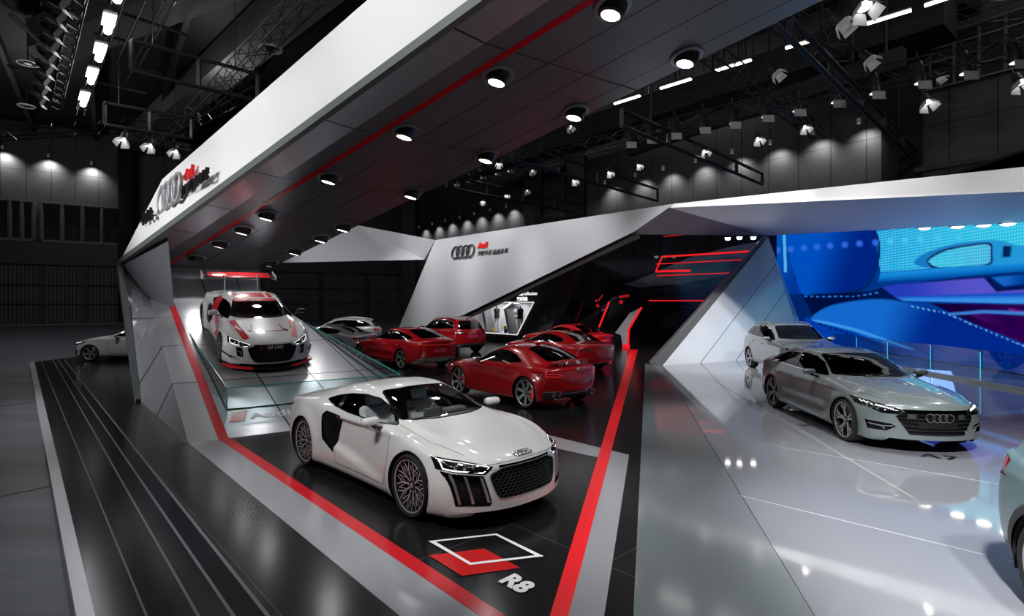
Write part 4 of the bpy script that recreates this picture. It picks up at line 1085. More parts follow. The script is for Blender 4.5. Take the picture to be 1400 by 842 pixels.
def make_race_car(M, white, label):
    red = mat('race_red', (.55, .012, .02), .3, coat=.8); blue = mat('race_blue', (.02, .09, .45), .3); carbon = mat('carbon_black', (.012, .012, .013), .3, coat=.5)
    wht = mat('race_lettering_white', (.8, .8, .8), .4); yel = mat('race_yellow', (.8, .55, .02), .4)
    root, sh = make_car('race_car', RACE, M, white, label, 'race', 'dglass', 'seat_dark')
    S = RACE
    # livery, laid on the bodywork
    def stripe(name, view, pts, w, m, mirror=True, cols=3):
        sh.strip(view, pts, w, .004, .04, cols, None, 0, mirror).build(name, m, root, True)
    stripe('bonnet_stripe', 'top', [(.98, .66), (1.3, .63), (1.62, .58), (1.95, .52)], .13, red)
    u = MB(); sh.strip('top', [(1.30, .30), (1.62, .36), (1.66, .30), (1.68, 0)], .03, .004, .03, 1, u, 0, True); u.build('bonnet_outline', red, root)
    stripe('screen_banner', 'top', [(.10, -.48), (.115, -.25), (.12, 0), (.115, .25), (.10, .48)], .15, red, False, 4)
    sh.patch('top', [(-.02, -.28), (-.02, .28), (-.40, .26), (-.40, -.26)]).build('roof_panel_red', red, root, True)
    for sd in (1, -1):
        p = sh.patch('top', [(-.02, .34), (-.02, .44), (-.34, .46), (-.50, .38), (-.40, .34)]); (p if sd > 0 else flipY(p)).build('roof_flash_red', red, root, True)
        p = sh.patch('side', [(-.05, .92), (-.30, 1.10), (-.75, 1.12), (-.55, .90), (-.15, .62), (.25, .30), (.45, .30), (.25, .62)], .004); (p if sd > 0 else flipY(p)).build('side_panel_red', red, root, True)
        p = sh.patch('side', [(.50, .70), (.30, .78), (.22, .60), (.42, .52)], .007); (p if sd > 0 else flipY(p)).build('side_panel_blue', blue, root, True)
        p = sh.patch('side', [(.36, .66), (.30, .69), (.28, .62), (.34, .60)], .009); (p if sd > 0 else flipY(p)).build('side_mark_yellow', yel, root, True)
        # vents behind the front wheel and ahead of the rear wheel
        p = sh.patch('side', [(.93, .72), (.80, .70), (.74, .30), (.86, .26)], .005); (p if sd > 0 else flipY(p)).build('side_vent', carbon, root, True)
        p = sh.patch('side', roundpoly([(-.38, .86), (-.74, .90), (-.84, .80), (-.74, .48), (-.48, .40)], .03), .005); (p if sd > 0 else flipY(p)).build('side_intake', carbon, root, True)
        p = sh.patch('top', [(1.70, .40), (1.62, .46), (1.56, .38), (1.64, .34)], .005); (p if sd > 0 else flipY(p)).build('bonnet_vent', carbon, root)
        # dive planes
        d = MB(); d.prism([(1.70, sd * .93, .40), (2.02, sd * .80, .34), (2.06, sd * .86, .33), (1.70, sd * 1.01, .41)], (0, 0, .012)); d.build('dive_plane', carbon, root)
        d = MB(); d.prism([(1.02, sd * .90, .10), (-.95, sd * .93, .10), (-.95, sd * 1.03, .09), (1.02, sd * 1.0, .09)], (0, 0, .025)); d.build('side_skirt', carbon, root)
        # door mirror on a stalk
        m_ = MB(); m_.rbox((.60, sd * 1.02, .99), (.10, .20, .12), .04); o = m_.build('wing_mirror', white if sd < 0 else carbon, root, True)
        m_ = MB(); m_.bar((.62, sd * .80, .88), (.60, sd * .98, .96), .025); m_.build('mirror_stalk', carbon, o)
    # splitter with its red lip
    pts = []
    for y in np.linspace(-1.0, 1.0, 25): pts.append((2.33 - .50 * abs(y)**2.3, y))
    sp = MB(); n = len(pts); sp.prism([(x, y, .085) for x, y in pts] + [(1.55, 1.0, .085), (1.55, -1.0, .085)], (0, 0, .03)); so = sp.build('front_splitter', carbon, root)
    for s0, s1 in ((0, 8), (17, 25)):
        lp = MB(); q = pts[s0:s1]
        lp.add([(x + .004, y, .075) for x, y in q] + [(x + .004, y, .125) for x, y in q] + [(x - .07, y * .985, .125) for x, y in q], [(i, i + 1, len(q) + i + 1, len(q) + i) for i in range(len(q) - 1)] + [(len(q) + i, len(q) + i + 1, 2 * len(q) + i + 1, 2 * len(q) + i) for i in range(len(q) - 1)])
        lp.build('splitter_lip', mat('race_lip_red', (.75, .02, .03), .3), so)
    # rear wing on swan-neck posts
    wx, wz = -1.98, 1.34
    w = MB(); prof = [(wx + .20, wz + .02), (wx + .12, wz + .045), (wx - .05, wz + .05), (wx - .20, wz + .085), (wx - .20, wz + .07), (wx - .04, wz + .015), (wx + .12, wz + .0)]
    w.prism([(x, -.92, z) for x, z in prof], (0, 1.84, 0)); wo = w.build('rear_wing', carbon, root)
    r_ = MB(); r_.add([(wx + .203, -.80, wz + .022), (wx + .203, .80, wz + .022), (wx + .122, .80, wz + .050), (wx + .122, -.80, wz + .050), (wx - .05, -.8, wz + .055), (wx - .05, .8, wz + .055), (wx - .202, -.8, wz + .09), (wx - .202, .8, wz + .09)], [(0, 1, 2, 3), (3, 2, 5, 4), (4, 5, 7, 6)]); r_.build('wing_band', red, wo)
    for sd in (1, -1):
        e = MB(); e.prism([(wx + .26, sd * .925, wz + .07), (wx - .26, sd * .925, wz + .13), (wx - .26, sd * .925, wz - .10), (wx + .20, sd * .925, wz - .06)], (0, sd * .012, 0)); e.build('wing_end_plate', white, wo)
        b = MB(); b.tube([(-1.62, sd * .42, .98), (-1.68, sd * .42, 1.25), (-1.80, sd * .42, 1.42), (-1.93, sd * .42, 1.40)], .016, 8); b.build('wing_support', M['silver'], wo, True)
    # lettering
    def put(body, size, view, loc, up, right, m, name, bold=.004, shear=.0):
        me = text_mesh(body, size, name, 0, None, shear, 1.0, bold); me.materials.append(m)
        o = link(name, me, None, root); R = Vector(right).normalized(); U = Vector(up); U = (U - R * U.dot(R)).normalized(); Nn = R.cross(U)
        o.matrix_local = Matrix(((R.x, U.x, Nn.x, loc[0]), (R.y, U.y, Nn.y, loc[1]), (R.z, U.z, Nn.z, loc[2]), (0, 0, 0, 1)))
        return o
    A, nn = sh.cast('front', 0.03, .575)
    put('R8 LMS', .11, 'front', (A.x + .012, A.y, A.z), (0, 0, 1), (0, 1, 0), wht, 'grille_lettering', .003, .2)
    q = MB(); q.poly([(A.x + .012, -.30, .535), (A.x + .012, -.25, .535), (A.x + .012, -.215, .615), (A.x + .012, -.265, .615)]); q.build('grille_badge', red, root)
    A, nn = sh.cast('top', .095, 0); put('Audi Sport', .085, 'top', (A.x + nn.x * .008, 0, A.z + nn.z * .008), (-nn.z, 0, nn.x), (0, 1, 0), wht, 'banner_lettering', .002)
    for sd in (1, -1):
        A, nn = sh.cast('top', 1.45, .602); t = Vector((-.975, .22 * 1, 0)); t = (t - nn * t.dot(nn)).normalized()
        pos = A + nn * .007
        if sd > 0: put('sport', .12, 'top', pos, nn.cross(t) if False else Vector((0, 1, 0)), -t, wht, 'stripe_lettering', .002)
        else: put('sport', .12, 'top', (pos.x, -pos.y, pos.z), Vector((0, 1, 0)), Vector((t.x * -1, t.y, t.z * -1)), wht, 'stripe_lettering', .002)
    return root
# ------------------------------------------------------------------ the place
FOC, HOR, CH = 740., 413., 2.3335
def at(px, py, Y): return Vector(((px - 700) / FOC * Y, Y, CH - (py - HOR) / FOC * Y))
def gz(px, py, z=0.): return at(px, py, FOC * (CH - z) / (py - HOR))
def onp(px, py, co, no):
    d = Vector(((px - 700) / FOC, 1, (HOR - py) / FOC)); o = Vector((0, 0, CH)); no = Vector(no)
    return o + d * ((Vector(co) - o).dot(no) / d.dot(no))
ORD = ['first', 'second', 'third', 'fourth', 'fifth', 'sixth', 'seventh', 'eighth', 'ninth', 'tenth', 'eleventh', 'twelfth', 'thirteenth', 'fourteenth', 'fifteenth', 'sixteenth', 'seventeenth', 'eighteenth']

def line_mat(name, base, line, rough, su, sv, wu, wv, metal=0., coat=0., noise=0., u0=0., v0=0., rough2=None, brick=False):
    """panels divided by fine joints; UV is in metres"""
    m = mat(name, base, rough, metal, coat); N, L = nodes(m); b = N['Principled BSDF']
    uv = N.new('ShaderNodeUVMap'); sp = N.new('ShaderNodeSeparateXYZ'); L.new(uv.outputs[0], sp.inputs[0])
    def M_(op, a, c=None):
        n = N.new('ShaderNodeMath'); n.operation = op
        for i, q in enumerate((a, c)):
            if q is None: continue
            if isinstance(q, (int, float)): n.inputs[i].default_value = q
            else: L.new(q, n.inputs[i])
        return n.outputs[0]
    res = None; row = None
    for ax, s, w, o in ((1, sv, wv, v0), (0, su, wu, u0)):
        if not s: continue
        src = M_('DIVIDE', M_('SUBTRACT', sp.outputs[ax], o), s)
        if ax == 1: row = M_('FLOOR', src)
        elif brick and row is not None: src = M_('ADD', src, M_('MULTIPLY', M_('MODULO', row, 2.), .5))
        f = M_('FRACT', src); d = M_('ABSOLUTE', M_('SUBTRACT', f, .5)); e = M_('GREATER_THAN', d, .5 - w / s / 2)
        res = e if res is None else M_('MAXIMUM', res, e)
    mx = N.new('ShaderNodeMix'); mx.data_type = 'RGBA'; mx.inputs['A'].default_value = (*base, 1); mx.inputs['B'].default_value = (*line, 1)
    L.new(res, mx.inputs['Factor'])
    if noise:
        tc = N.new('ShaderNodeTexCoord'); n = N.new('ShaderNodeTexNoise'); n.inputs['Scale'].default_value = 1.3; n.inputs['Detail'].default_value = 6
        mp = N.new('ShaderNodeMapping'); mp.inputs['Scale'].default_value = (1, 1, 1); L.new(tc.outputs['Object'], mp.inputs[0]); L.new(mp.outputs[0], n.inputs['Vector'])
        mr = N.new('ShaderNodeMapRange'); mr.inputs['To Min'].default_value = 1 - noise; mr.inputs['To Max'].default_value = 1 + noise; L.new(n.outputs['Fac'], mr.inputs['Value'])
        mm = N.new('ShaderNodeMix'); mm.data_type = 'RGBA'; mm.blend_type = 'MULTIPLY'; mm.inputs['Factor'].default_value = 1
        L.new(mx.outputs['Result'], mm.inputs['A']); L.new(mr.outputs['Result'], mm.inputs['B']); L.new(mm.outputs['Result'], b.inputs['Base Color'])
    else: L.new(mx.outputs['Result'], b.inputs['Base Color'])
    return m

def uvmesh(name, verts, faces, uvs, m, parent=None, smooth=False, kind=None):
    """mesh whose UV is given per vertex in metres"""
    me = bpy.data.meshes.new(name); me.from_pydata([tuple(v) for v in verts], [], faces); l = me.uv_layers.new(name='UVMap')
    for p in me.polygons:
        for li in p.loop_indices: l.data[li].uv = uvs[me.loops[li].vertex_index]
    if smooth: me.polygons.foreach_set('use_smooth', [True] * len(me.polygons))
    me.materials.append(m); o = link(name, me, None, parent)
    if kind: o['kind'] = kind
    return o

def slab(name, pts, z, th, m, kind='structure', du=(1, 0), parent=None, o0=(0, 0)):
    """flat floor piece: outline pts, top at z, with thickness; UV along du"""
    P = [(p[0], p[1]) for p in pts]
    ar = sum(P[i - 1][0] * P[i][1] - P[i][0] * P[i - 1][1] for i in range(len(P)))
    if ar < 0: P = P[::-1]
    n = len(P); L = math.hypot(*du); ux, uy = du[0] / L, du[1] / L
    V = [(x, y, z) for x, y in P] + [(x, y, z - th) for x, y in P]
    F = [tuple(range(n)), tuple(range(2 * n - 1, n - 1, -1))] + [(i, n + i, n + (i + 1) % n, (i + 1) % n) for i in range(n)]
    uv = [((x - o0[0]) * ux + (y - o0[1]) * uy, -(x - o0[0]) * uy + (y - o0[1]) * ux) for x, y, _ in V]
    return uvmesh(name, V, F, uv, m, parent, False, kind)

def lerp(a, b, t): return Vector(a) + (Vector(b) - Vector(a)) * t
M = car_mats()

# ---- the hall: concrete floor, dark clad walls, black ceiling
HU = Vector((-.6, .8, 0)); HV = Vector((.83, .558, 0))
conc = mat('hall_concrete', (.045, .048, .055), .38); N, L = nodes(conc)
tc = N.new('ShaderNodeTexCoord'); mp = N.new('ShaderNodeMapping'); mp.inputs['Scale'].default_value = (.10, .9, 1); mp.inputs['Rotation'].default_value = (0, 0, -.1)
n1 = N.new('ShaderNodeTexNoise'); n1.inputs['Scale'].default_value = 1.6; n1.inputs['Detail'].default_value = 8; n1.inputs['Roughness'].default_value = .65
cr_ = N.new('ShaderNodeValToRGB'); cr_.color_ramp.elements[0].position = .3; cr_.color_ramp.elements[0].color = (.045, .052, .066, 1); cr_.color_ramp.elements[1].position = .72; cr_.color_ramp.elements[1].color = (.17, .185, .21, 1)
L.new(tc.outputs['Object'], mp.inputs[0]); L.new(mp.outputs[0], n1.inputs['Vector']); L.new(n1.outputs['Fac'], cr_.inputs['Fac']); L.new(cr_.outputs['Color'], N['Principled BSDF'].inputs['Base Color'])
bp = N.new('ShaderNodeBump'); bp.inputs['Strength'].default_value = .15; L.new(n1.outputs['Fac'], bp.inputs['Height']); L.new(bp.outputs['Normal'], N['Principled BSDF'].inputs['Normal'])
slab('floor', [(-75, -12), (60, -12), (60, 110), (-75, 110)], -.10, .3, conc)
jm = mat('floor_joint', (.06, .05, .035), .6)
for k, (a, b_) in enumerate((((0, 679), (72, 664)), ((0, 556), (58, 548)))):
    p, q = gz(*a, -.10), gz(*b_, -.10); d = (q - p).normalized(); s_ = Vector((-d.y, d.x, 0)) * .02
    slab('floor_joint', [p - d * 9 - s_, q - s_, q + s_, p - d * 9 + s_], -.097, .003, jm)

wallm = line_mat('hall_cladding', (.056, .056, .059), (.010, .010, .011), .6, 2.1, 4.2, .07, .05, noise=.25)
shut = line_mat('hall_shutter', (.11, .113, .118), (.035, .035, .038), .6, .34, 0, .10, 0, noise=.2)
dark = mat('hall_dark_steel', (.014, .014, .016), .5); darker = mat('hall_black', (.006, .006, .007), .7); pipem = mat('hall_pipe', (.040, .042, .047), .4, .4)
WL0 = Vector((-75.8, 44, 0)); WLd = HV.normalized(); WC = Vector((-15.4, 84.6, 0)); HC = 22.
def wall(name, p, d, len_, z0, z1, m, th=.5, nrm=None, off=0.):
    """upright rectangle from p along d; UV = metres"""
    d = d.normalized(); n = nrm.normalized() if nrm else Vector((-d.y, d.x, 0)); a = p + n * off
    q = [a, a + d * len_]; V = [(v.x, v.y, z) for z in (z0, z1) for v in q] + [((v + n * th).x, (v + n * th).y, z) for z in (z0, z1) for v in q]
    F = [(0, 1, 3, 2), (4, 6, 7, 5), (0, 4, 5, 1), (2, 3, 7, 6), (0, 2, 6, 4), (1, 5, 7, 3)]
    uv = [(0, z0), (len_, z0), (0, z1), (len_, z1)] * 2
    return uvmesh(name, V, F, uv, m, None, False, 'structure')
lenL = (WC - WL0).dot(WLd)
wall('wall_left', WC - WLd * lenL, WLd, lenL, -.1, HC, wallm)
NR = Vector((.8, .6, 0)); DR = Vector((.6, -.8, 0))
wall('wall_right', WC, DR, 100, -.1, HC, wallm, .5, NR)
# left wall: roller doors, a ledge and two glazed bands with mullions
FW = Vector((WLd.y, -WLd.x, 0))                         # into the hall
def wl(px):                                             # distance along the left wall seen at column px
    r = (px - 700) / FOC; return (r * WL0.y - WL0.x) / (WLd.x - r * WLd.y)
doors = [(-30, 58), (62, 118), (122, 176), (362, 438), (442, 500), (505, 552)]
for k, (a, b_) in enumerate(doors):
    s0, s1 = wl(a), wl(b_); wall('door_%d' % (k + 1), WL0 + WLd * s0, WLd, s1 - s0 - .3, -.1, 6.3, shut, .12, -FW, -.14)
    mb = MB()
    for zz in (2.1, 4.2): 
        p = WL0 + WLd * s0 + FW * .22; q = WL0 + WLd * (s1 - .3) + FW * .22; mb.bar((p.x, p.y, zz), (q.x, q.y, zz), .10)
    mb.build('door_%d_rail' % (k + 1), darker)['kind'] = 'structure'
wall('trim_1', WL0, WLd, lenL, 6.5, 9.0, mat('hall_ledge', (.055, .056, .06), .5), .3, -FW, -.3)
for k, (a, b_) in enumerate(((-20, 47), (57, 166))):
    s0, s1 = wl(a), wl(b_); wall('window_%d' % (k + 1), WL0 + WLd * s0, WLd, s1 - s0, 9.2, 13.4, darker, .1, -FW, -.12)
    n = max(4, int((s1 - s0) / 1.45))
    mb = MB()
    for i in range(n + 1):
        p = WL0 + WLd * (s0 + (s1 - s0) * i / n) + FW * .3; mb.box((p.x, p.y, 11.3), (.28, .28, 4.2))
    p = WL0 + WLd * s0 + FW * .3; q = WL0 + WLd * s1 + FW * .3
    mb.bar((p.x, p.y, 9.1), (q.x, q.y, 9.1), .3); mb.bar((p.x, p.y, 13.4), (q.x, q.y, 13.4), .25)
    mb.build('window_%d_mullions' % (k + 1), mat('hall_mullion', (.12, .124, .13), .5))['kind'] = 'structure'
# columns on the walls
for k, (px, w_) in enumerate(((176, 1.6), (556, 2.2))):
    p = WL0 + WLd * wl(px) + FW * .8; mb = MB(); mb.box((p.x, p.y, HC / 2), (w_, 1.2, HC)); mb.build('trim_%d' % (k + 2), dark)['kind'] = 'structure'
def wr_(px):
    r = (px - 700) / FOC; return (r * WC.y - WC.x) / (DR.x - r * DR.y)
for k, (px, w_) in enumerate(((733, 1.8), (790, 1.8), (1236, 1.4))):
    p = WC + DR * wr_(px) - NR * .5; mb = MB(); mb.box((p.x, p.y, HC / 2), (w_, w_, HC)); mb.build('trim_%d' % (k + 4), dark)['kind'] = 'structure'
# right wall beyond the near column: louvre band and ledges
p = WC + DR * wr_(1243)
for k, (z0, z1, m_, o_) in enumerate(((7.0, 9.0, darker, -.06), (9.0, 9.3, pipem, -.5), (9.9, 10.15, pipem, -.5), (14.6, 17.6, darker, -.06))):
    wall('trim_%d' % (k + 8), p, DR, 40, z0, z1, m_, .2, NR, o_ - .2)
mb = MB()
for i in range(24):
    q = p + DR * (i * 1.1) - NR * .35; mb.box((q.x, q.y, 16.1), (.12, .12, 3.0))
for zz in (14.6, 15.35, 16.1, 16.85, 17.6):
    q, r_ = p - NR * .35, p + DR * 26 - NR * .35; mb.bar((q.x, q.y, zz), (r_.x, r_.y, zz), .1)
mb.build('window_3', mat('hall_mullion', (.06, .062, .066), .5))['kind'] = 'structure'
# near side walls close the hall behind the camera
wall('wall_near', Vector((-75, -11, 0)), Vector((1, 0, 0)), 135, -.1, HC, darker)
wall('wall_far_left', Vector((-75, -12, 0)), Vector((0, 1, 0)), 57, -.1, HC, darker, .5, Vector((-1, 0, 0)))
slab('ceiling', [(-80, -14), (65, -14), (65, 112), (-80, 112)], HC + .4, .4, darker)
beamm = mat('hall_concrete_beam', (.10, .10, .103), .7); noise_rough(beamm, 2, .6, .9)
for k, (a, b_, w_) in enumerate((((430, -20), (215, 168), 2.2), ((300, -40), (180, 10), 2.6))):
    p, q = gz(*a, HC - 1.2), gz(*b_, HC - 1.2); d = (q - p).normalized(); mb = MB(); mb.bar(p - d * 6, q + d * 10, w_, 2.0); mb.build('ceiling_beam', beamm)['kind'] = 'structure'
mb = MB()
for k in range(14):
    c_ = Vector((-48 + k * 4.4, 18 + k * 3.0, HC - .6)); 
    mb.bar(c_ - HU * 30, c_ + HU * 40, .35, .7)
mb.build('ceiling_joists', dark)['kind'] = 'structure'

# ---- hall fittings
def pipe_frame(a, b_, c_, d_, z, label, posts=4, grp='pipe frames hung under the hall ceiling'):
    """two parallel rails joined by short posts (lower rail a-b, upper rail c-d in the photograph)"""
    o = empty('pipe_frame', gz(*b_, z), 0, label, 'pipe frame', grp); inv = Matrix.Translation(-o.location)
    A, B = gz(*a, z), gz(*b_, z); dd = (B - A).normalized(); h = max(.5, (at(c_[0], c_[1], A.y).z - A.z) if abs(c_[0] - a[0]) < 60 else .9)
    up = Vector((0, 0, h))
    for nm, p, q in (('lower_rail', A, B), ('upper_rail', A + up, B + up)): MB().tube([inv @ p, inv @ q], .10, 8).build(nm, pipem, o, True)
    for i in range(posts):
        t = i / (posts - 1); p = lerp(A, B, t); MB().bar(inv @ p, inv @ (p + up), .16).build('post', pipem, o)
    for t in (.15, .8):
        p = lerp(A, B, t) + up; MB().tube([inv @ p, inv @ Vector((p.x, p.y, HC))], .025, 6).build('hanger', dark, o)
    return o
pipe_frame((180, 97), (352, 138), (180, 55), (350, 97), 13, 'long pipe frame hung under the ceiling left of the white canopy edge', 3)
pipe_frame((143, 170), (262, 190), (143, 140), (256, 166), 13, 'shorter pipe frame hung lower down at the left, above the barn door lights', 3)
pipe_frame((1000, -24), (1254, 222), (1010, -60), (1253, 193), 10.5, 'biggest pipe frame slanting down to the bare column at the right', 7)
pipe_frame((850, 172), (1042, 252), (860, 150), (1040, 230), 10.5, 'pipe frame hanging over the folded tip of the white canopy', 5)
pipe_frame((700, 218), (899, 275), (705, 195), (899, 258), 10.5, 'pipe frame hanging to the left of the folded white tip', 5)
pipe_frame((610, 256), (795, 293), (615, 240), (795, 275), 10.5, 'lowest pipe frame, over the sign wall', 5)

def truss(A, B, s, label, name='lighting_truss', sec=None, grp='lattice trusses under the hall ceiling'):
    o = empty(name, A, 0, label, 'truss', grp); d = B - A; Ln = d.length; t = d.normalized(); sd = t.cross(Vector((0, 0, 1))).normalized(); up = sd.cross(t)
    cs = [sd * s / 2, -sd * s / 2, sd * s / 2 + up * s, -sd * s / 2 + up * s]
    for c_ in cs: MB().tube([c_, c_ + d], .035, 6).build('chord', dark, o)
    mb = MB(); n = max(4, int(Ln / (s * 1.3)))
    for i in range(n):
        p, q = d * (i / n), d * ((i + 1) / n)
        for a, b_ in ((0, 2), (1, 3), (0, 1), (2, 3)): mb.bar(p + cs[a if i % 2 else b_], q + cs[b_ if i % 2 else a], .03)
    mb.build('lacing', dark, o)
    return o
T1a, T1b = gz(700, 232, 11.2), gz(1470, 58, 11.2); truss(T1a, T1b, .7, 'long lattice truss at the right carrying the row of square floodlights')
truss(gz(590, 262, 13), gz(780, 175, 13), .8, 'lattice truss beside the arch ceiling carrying the small floodlights')
truss(gz(1040, 20, 14), gz(1190, 110, 14), .8, 'lattice truss at the top right close to the arch ceiling edge')
truss(gz(940, 60, 12), gz(1120, 190, 12), .6, 'lattice truss crossing behind the biggest pipe frame')
truss(gz(260, 168, 15), gz(430, 0, 15), .8, 'lattice truss along the upper edge of the white canopy')
truss(gz(215, 200, 15), gz(340, 130, 15), .7, 'short lattice truss at the lower end of the white canopy edge')
truss(gz(112, -20, 14.2), gz(76, 150, 14.2), .5, 'narrow lattice truss carrying the black barn-door floodlights at the upper left')
truss(gz(168, -20, 15.6), gz(110, 158, 15.6), .4, 'narrow lattice truss carrying the bright tube lights')
truss(gz(150, 186, 14.2), gz(260, 206, 14.2), .4, 'short lattice truss carrying three lit lamps above the lower canopy end')
truss(gz(0, 190, 15), gz(230, 175, 15), .8, 'lattice truss along the top of the left wall')
truss(gz(820, 190, 15), gz(1400, 20, 15), .9, 'lattice truss behind the strip lights at the upper right')

for k, (a, b_, w_, h_, z) in enumerate((((700, 216), (1300, 20), 2.4, 1.6, 15.5), ((640, 238), (1000, 110), 1.6, 1.2, 16.5), ((860, 205), (1236, 78), .5, .9, 13.6), ((1000, 120), (1330, -10), 2.0, 1.5, 17.5))):  # dark boxes added to blacken the wall top, standing in for truss clutter
    p, q = gz(*a, z), gz(*b_, z); mb = MB(); mb.bar(p, q, w_, h_)
    for i in range(12):
        c_ = lerp(p, q, (i + .5) / 12); mb.bar(c_ + Vector((0, 0, h_ * .5)), Vector((c_.x, c_.y, HC)), .08)
    mb.build('ceiling_dark_box', darker)['kind'] = 'structure'
barnm = mat('barn_door_grey', (.42, .43, .44), .45); whitef = mat('lamp_white', (.7, .7, .7), .4); glow = emis('floodlight_glow', (1, .98, .95), 6.)
dimglow = emis('floodlight_dim', (1, .98, .95), 1.2)
def aim(d): return Vector(d).normalized().to_track_quat('Z', 'Y').to_matrix()
# floodlight: barrel, yoke, lens, barn doors (built once, copied)
def floodlight(square=False):
    o = empty('stage_floodlight'); mb = MB()
    mb.lathe([(.001, -.95), (.16, -.92), (.20, -.75), (.20, -.35), (.24, -.3), (.24, .0), (.21, .0), (.2, -.05)], 16, 'Z')
    for k in range(6): mb.torus((0, 0, -.75 + .07 * k), .205, .012, 'Z', 16, 4)
    mb.build('barrel', dark, o, True)
    MB().disc(.20, 16, 'Z', (0, 0, -.03)).build('lens', dimglow if square else mat('lens_off', (.1, .1, .11), .1), o, False, False)
    for k in ((1, 2) if not square else (0,)):
        q = MB()
        if square: q.box((0, 0, .20), (.56, .02, .36)); q.v = [(x, y + .24, z) for x, y, z in q.v]
        else: q.add([(-.20, .24, 0), (.20, .24, 0), (.27, .36, .34), (-.27, .36, .34)], [(0, 1, 2, 3)]); q.v = [tuple(Matrix.Rotation(k * PI / 2, 3, 'Z') @ Vector(v)) for v in q.v]
        q.build('barn_door', barnm, o, False, False)
    y = MB(); y.tube([(.25, 0, -.4), (.28, 0, -.9), (0, 0, -1.15), (-.28, 0, -.9), (-.25, 0, -.4)], .022, 6); y.tube([(0, 0, -1.15), (0, 0, -1.4)], .03, 6); y.build('yoke', dark, o)
    return o
def place(o, p, d, s, first):
    q = o if first else dup(o); q.location = p; q.rotation_euler = aim(d).to_euler(); q.scale = (s, s, s); return q
proto = floodlight()
for i, (px, py, sc) in enumerate(((106, 4, .92), (101, 25, .88), (96, 45, .85), (92, 64, .82), (88, 81, .8), (84, 97, .78), (80, 112, .76), (77, 126, .74), (74, 139, .72))):
    o = place(proto, gz(px - 14, py, 12.5), (.85, .1, -.65), sc, i == 0)
    tag(o, '%s black barn-door floodlight from the top, left of the bright tube lights' % ORD[i], 'floodlight', 'black floodlights in the row at the upper left')
pr2 = floodlight(True); first = True
for i, (px, py) in enumerate(((1389, 86), (1320, 101), (1258, 114), (1196, 128), (1143, 140), (1090, 152), (1047, 160), (1003, 169), (962, 176), (923, 184), (890, 190), (862, 196))):
    o = place(pr2, gz(px, py, 10.9), (0, -.15, -1), .95, i == 0)
    tag(o, '%s square-flapped floodlight from the right on the long lattice truss' % ORD[i], 'floodlight', 'square-flapped floodlights along the right truss')
for i, (px, py) in enumerate(((697, 234), (680, 238), (660, 243), (641, 248), (624, 253))):
    o = place(pr2, gz(px, py, 12.6), (.2, -.4, -1), .8, False)
    tag(o, '%s grey-flapped floodlight from the right in the short row beside the arch ceiling' % ORD[i], 'floodlight', 'grey-flapped floodlights beside the arch ceiling')
# small lit barn-door lamps
def barnlamp(lit):
    o = empty('barn_door_lamp'); mb = MB(); mb.lathe([(.001, -.45), (.16, -.42), (.2, -.1), (.2, 0.)], 14, 'Z'); mb.build('housing', dark, o, True)
    MB().disc(.19, 14, 'Z', (0, 0, -.01)).build('lens', glow if lit else dimglow, o, False, False)
    for k in range(4):
        q = MB(); q.add([(-.17, .2, 0), (.17, .2, 0), (.22, .34, .3), (-.22, .34, .3)], [(0, 1, 2, 3)]); q.v = [tuple(Matrix.Rotation(k * PI / 2, 3, 'Z') @ Vector(v)) for v in q.v]; q.build('barn_door', whitef, o, False, False)
    y = MB(); y.tube([(0, 0, -.45), (0, 0, -.8)], .03, 6); y.build('bracket', dark, o)
    return o
b1 = barnlamp(True); b2 = barnlamp(False); n1_ = n2_ = 0
lamps = [(168, 191, 13, 1, 'leftmost of the three lit lamps above the lower end of the white canopy', 1.25), (204, 199, 13, 1, 'middle one of the three lit lamps above the lower end of the white canopy', 1.2), (239, 207, 13, 1, 'rightmost of the three lit lamps above the lower end of the white canopy', 1.15),
         (1182, 9, 11, 1, 'lit barn-door lamp at the very top, right of the arch ceiling', 1.1), (1152, 32, 12, 0, 'barn-door lamp just under the top lit lamp, right of the arch ceiling', 1.1), (1188, 82, 12, 0, 'barn-door lamp hanging between the arch edge and the near column', 1.0), (1268, 140, 11, 1, 'lit lamp hanging right beside the bare near column', 1.0),
         (1101, 174, 11, 1, 'round white lamp under the big pipe frame over the lit wall', .8), (1037, 190, 11, 1, 'lit lamp just above the end of the pipe frame over the folded tip', .85), (964, 207, 11, 1, 'lit lamp in the gap above the pipe frame over the folded tip', .85), (874, 226, 11, 1, 'small round lamp left of the pipe frame over the folded tip', .7),
         (834, 236, 11, 1, 'lit lamp between the two pipe frames over the sign wall', .8), (786, 247, 11, 1, 'lit lamp on the pipe frame left of the tip', .85), (727, 234, 12, 0, 'small lamp under the end of the short floodlight row', .8), (720, 261, 11, 0, 'small lamp low over the sign wall pipe frame', .75), (693, 267, 11, 1, 'lit lamp low over the sign wall', .75), (682, 224, 12, 1, 'lit lamp close under the arch ceiling edge', .8),
         (660, 276, 11, 1, 'leftmost small lit lamp over the sign wall', .75), (779, 174, 13, 0, 'small lamp tucked behind the arch ceiling edge', .8), (1062, 100, 12, 0, 'lamp hanging right of the largest downlight', .9), (1285, 106, 13, 0, 'dark-housed lamp between the floodlights at the right', .8), (1395, 113, 11, 1, 'lit lamp at the right edge under the truss', 1.0)]
for px, py, z, lit, lb, sc in lamps:
    if lit: o = place(b1, gz(px, py, z), (.05, -.5, -1), sc, n1_ == 0); n1_ += 1
    else: o = place(b2, gz(px, py, z), (.5, -.5, -1), sc, n2_ == 0); n2_ += 1
    tag(o, lb, 'lamp', 'small barn-door lamps under the hall ceiling')
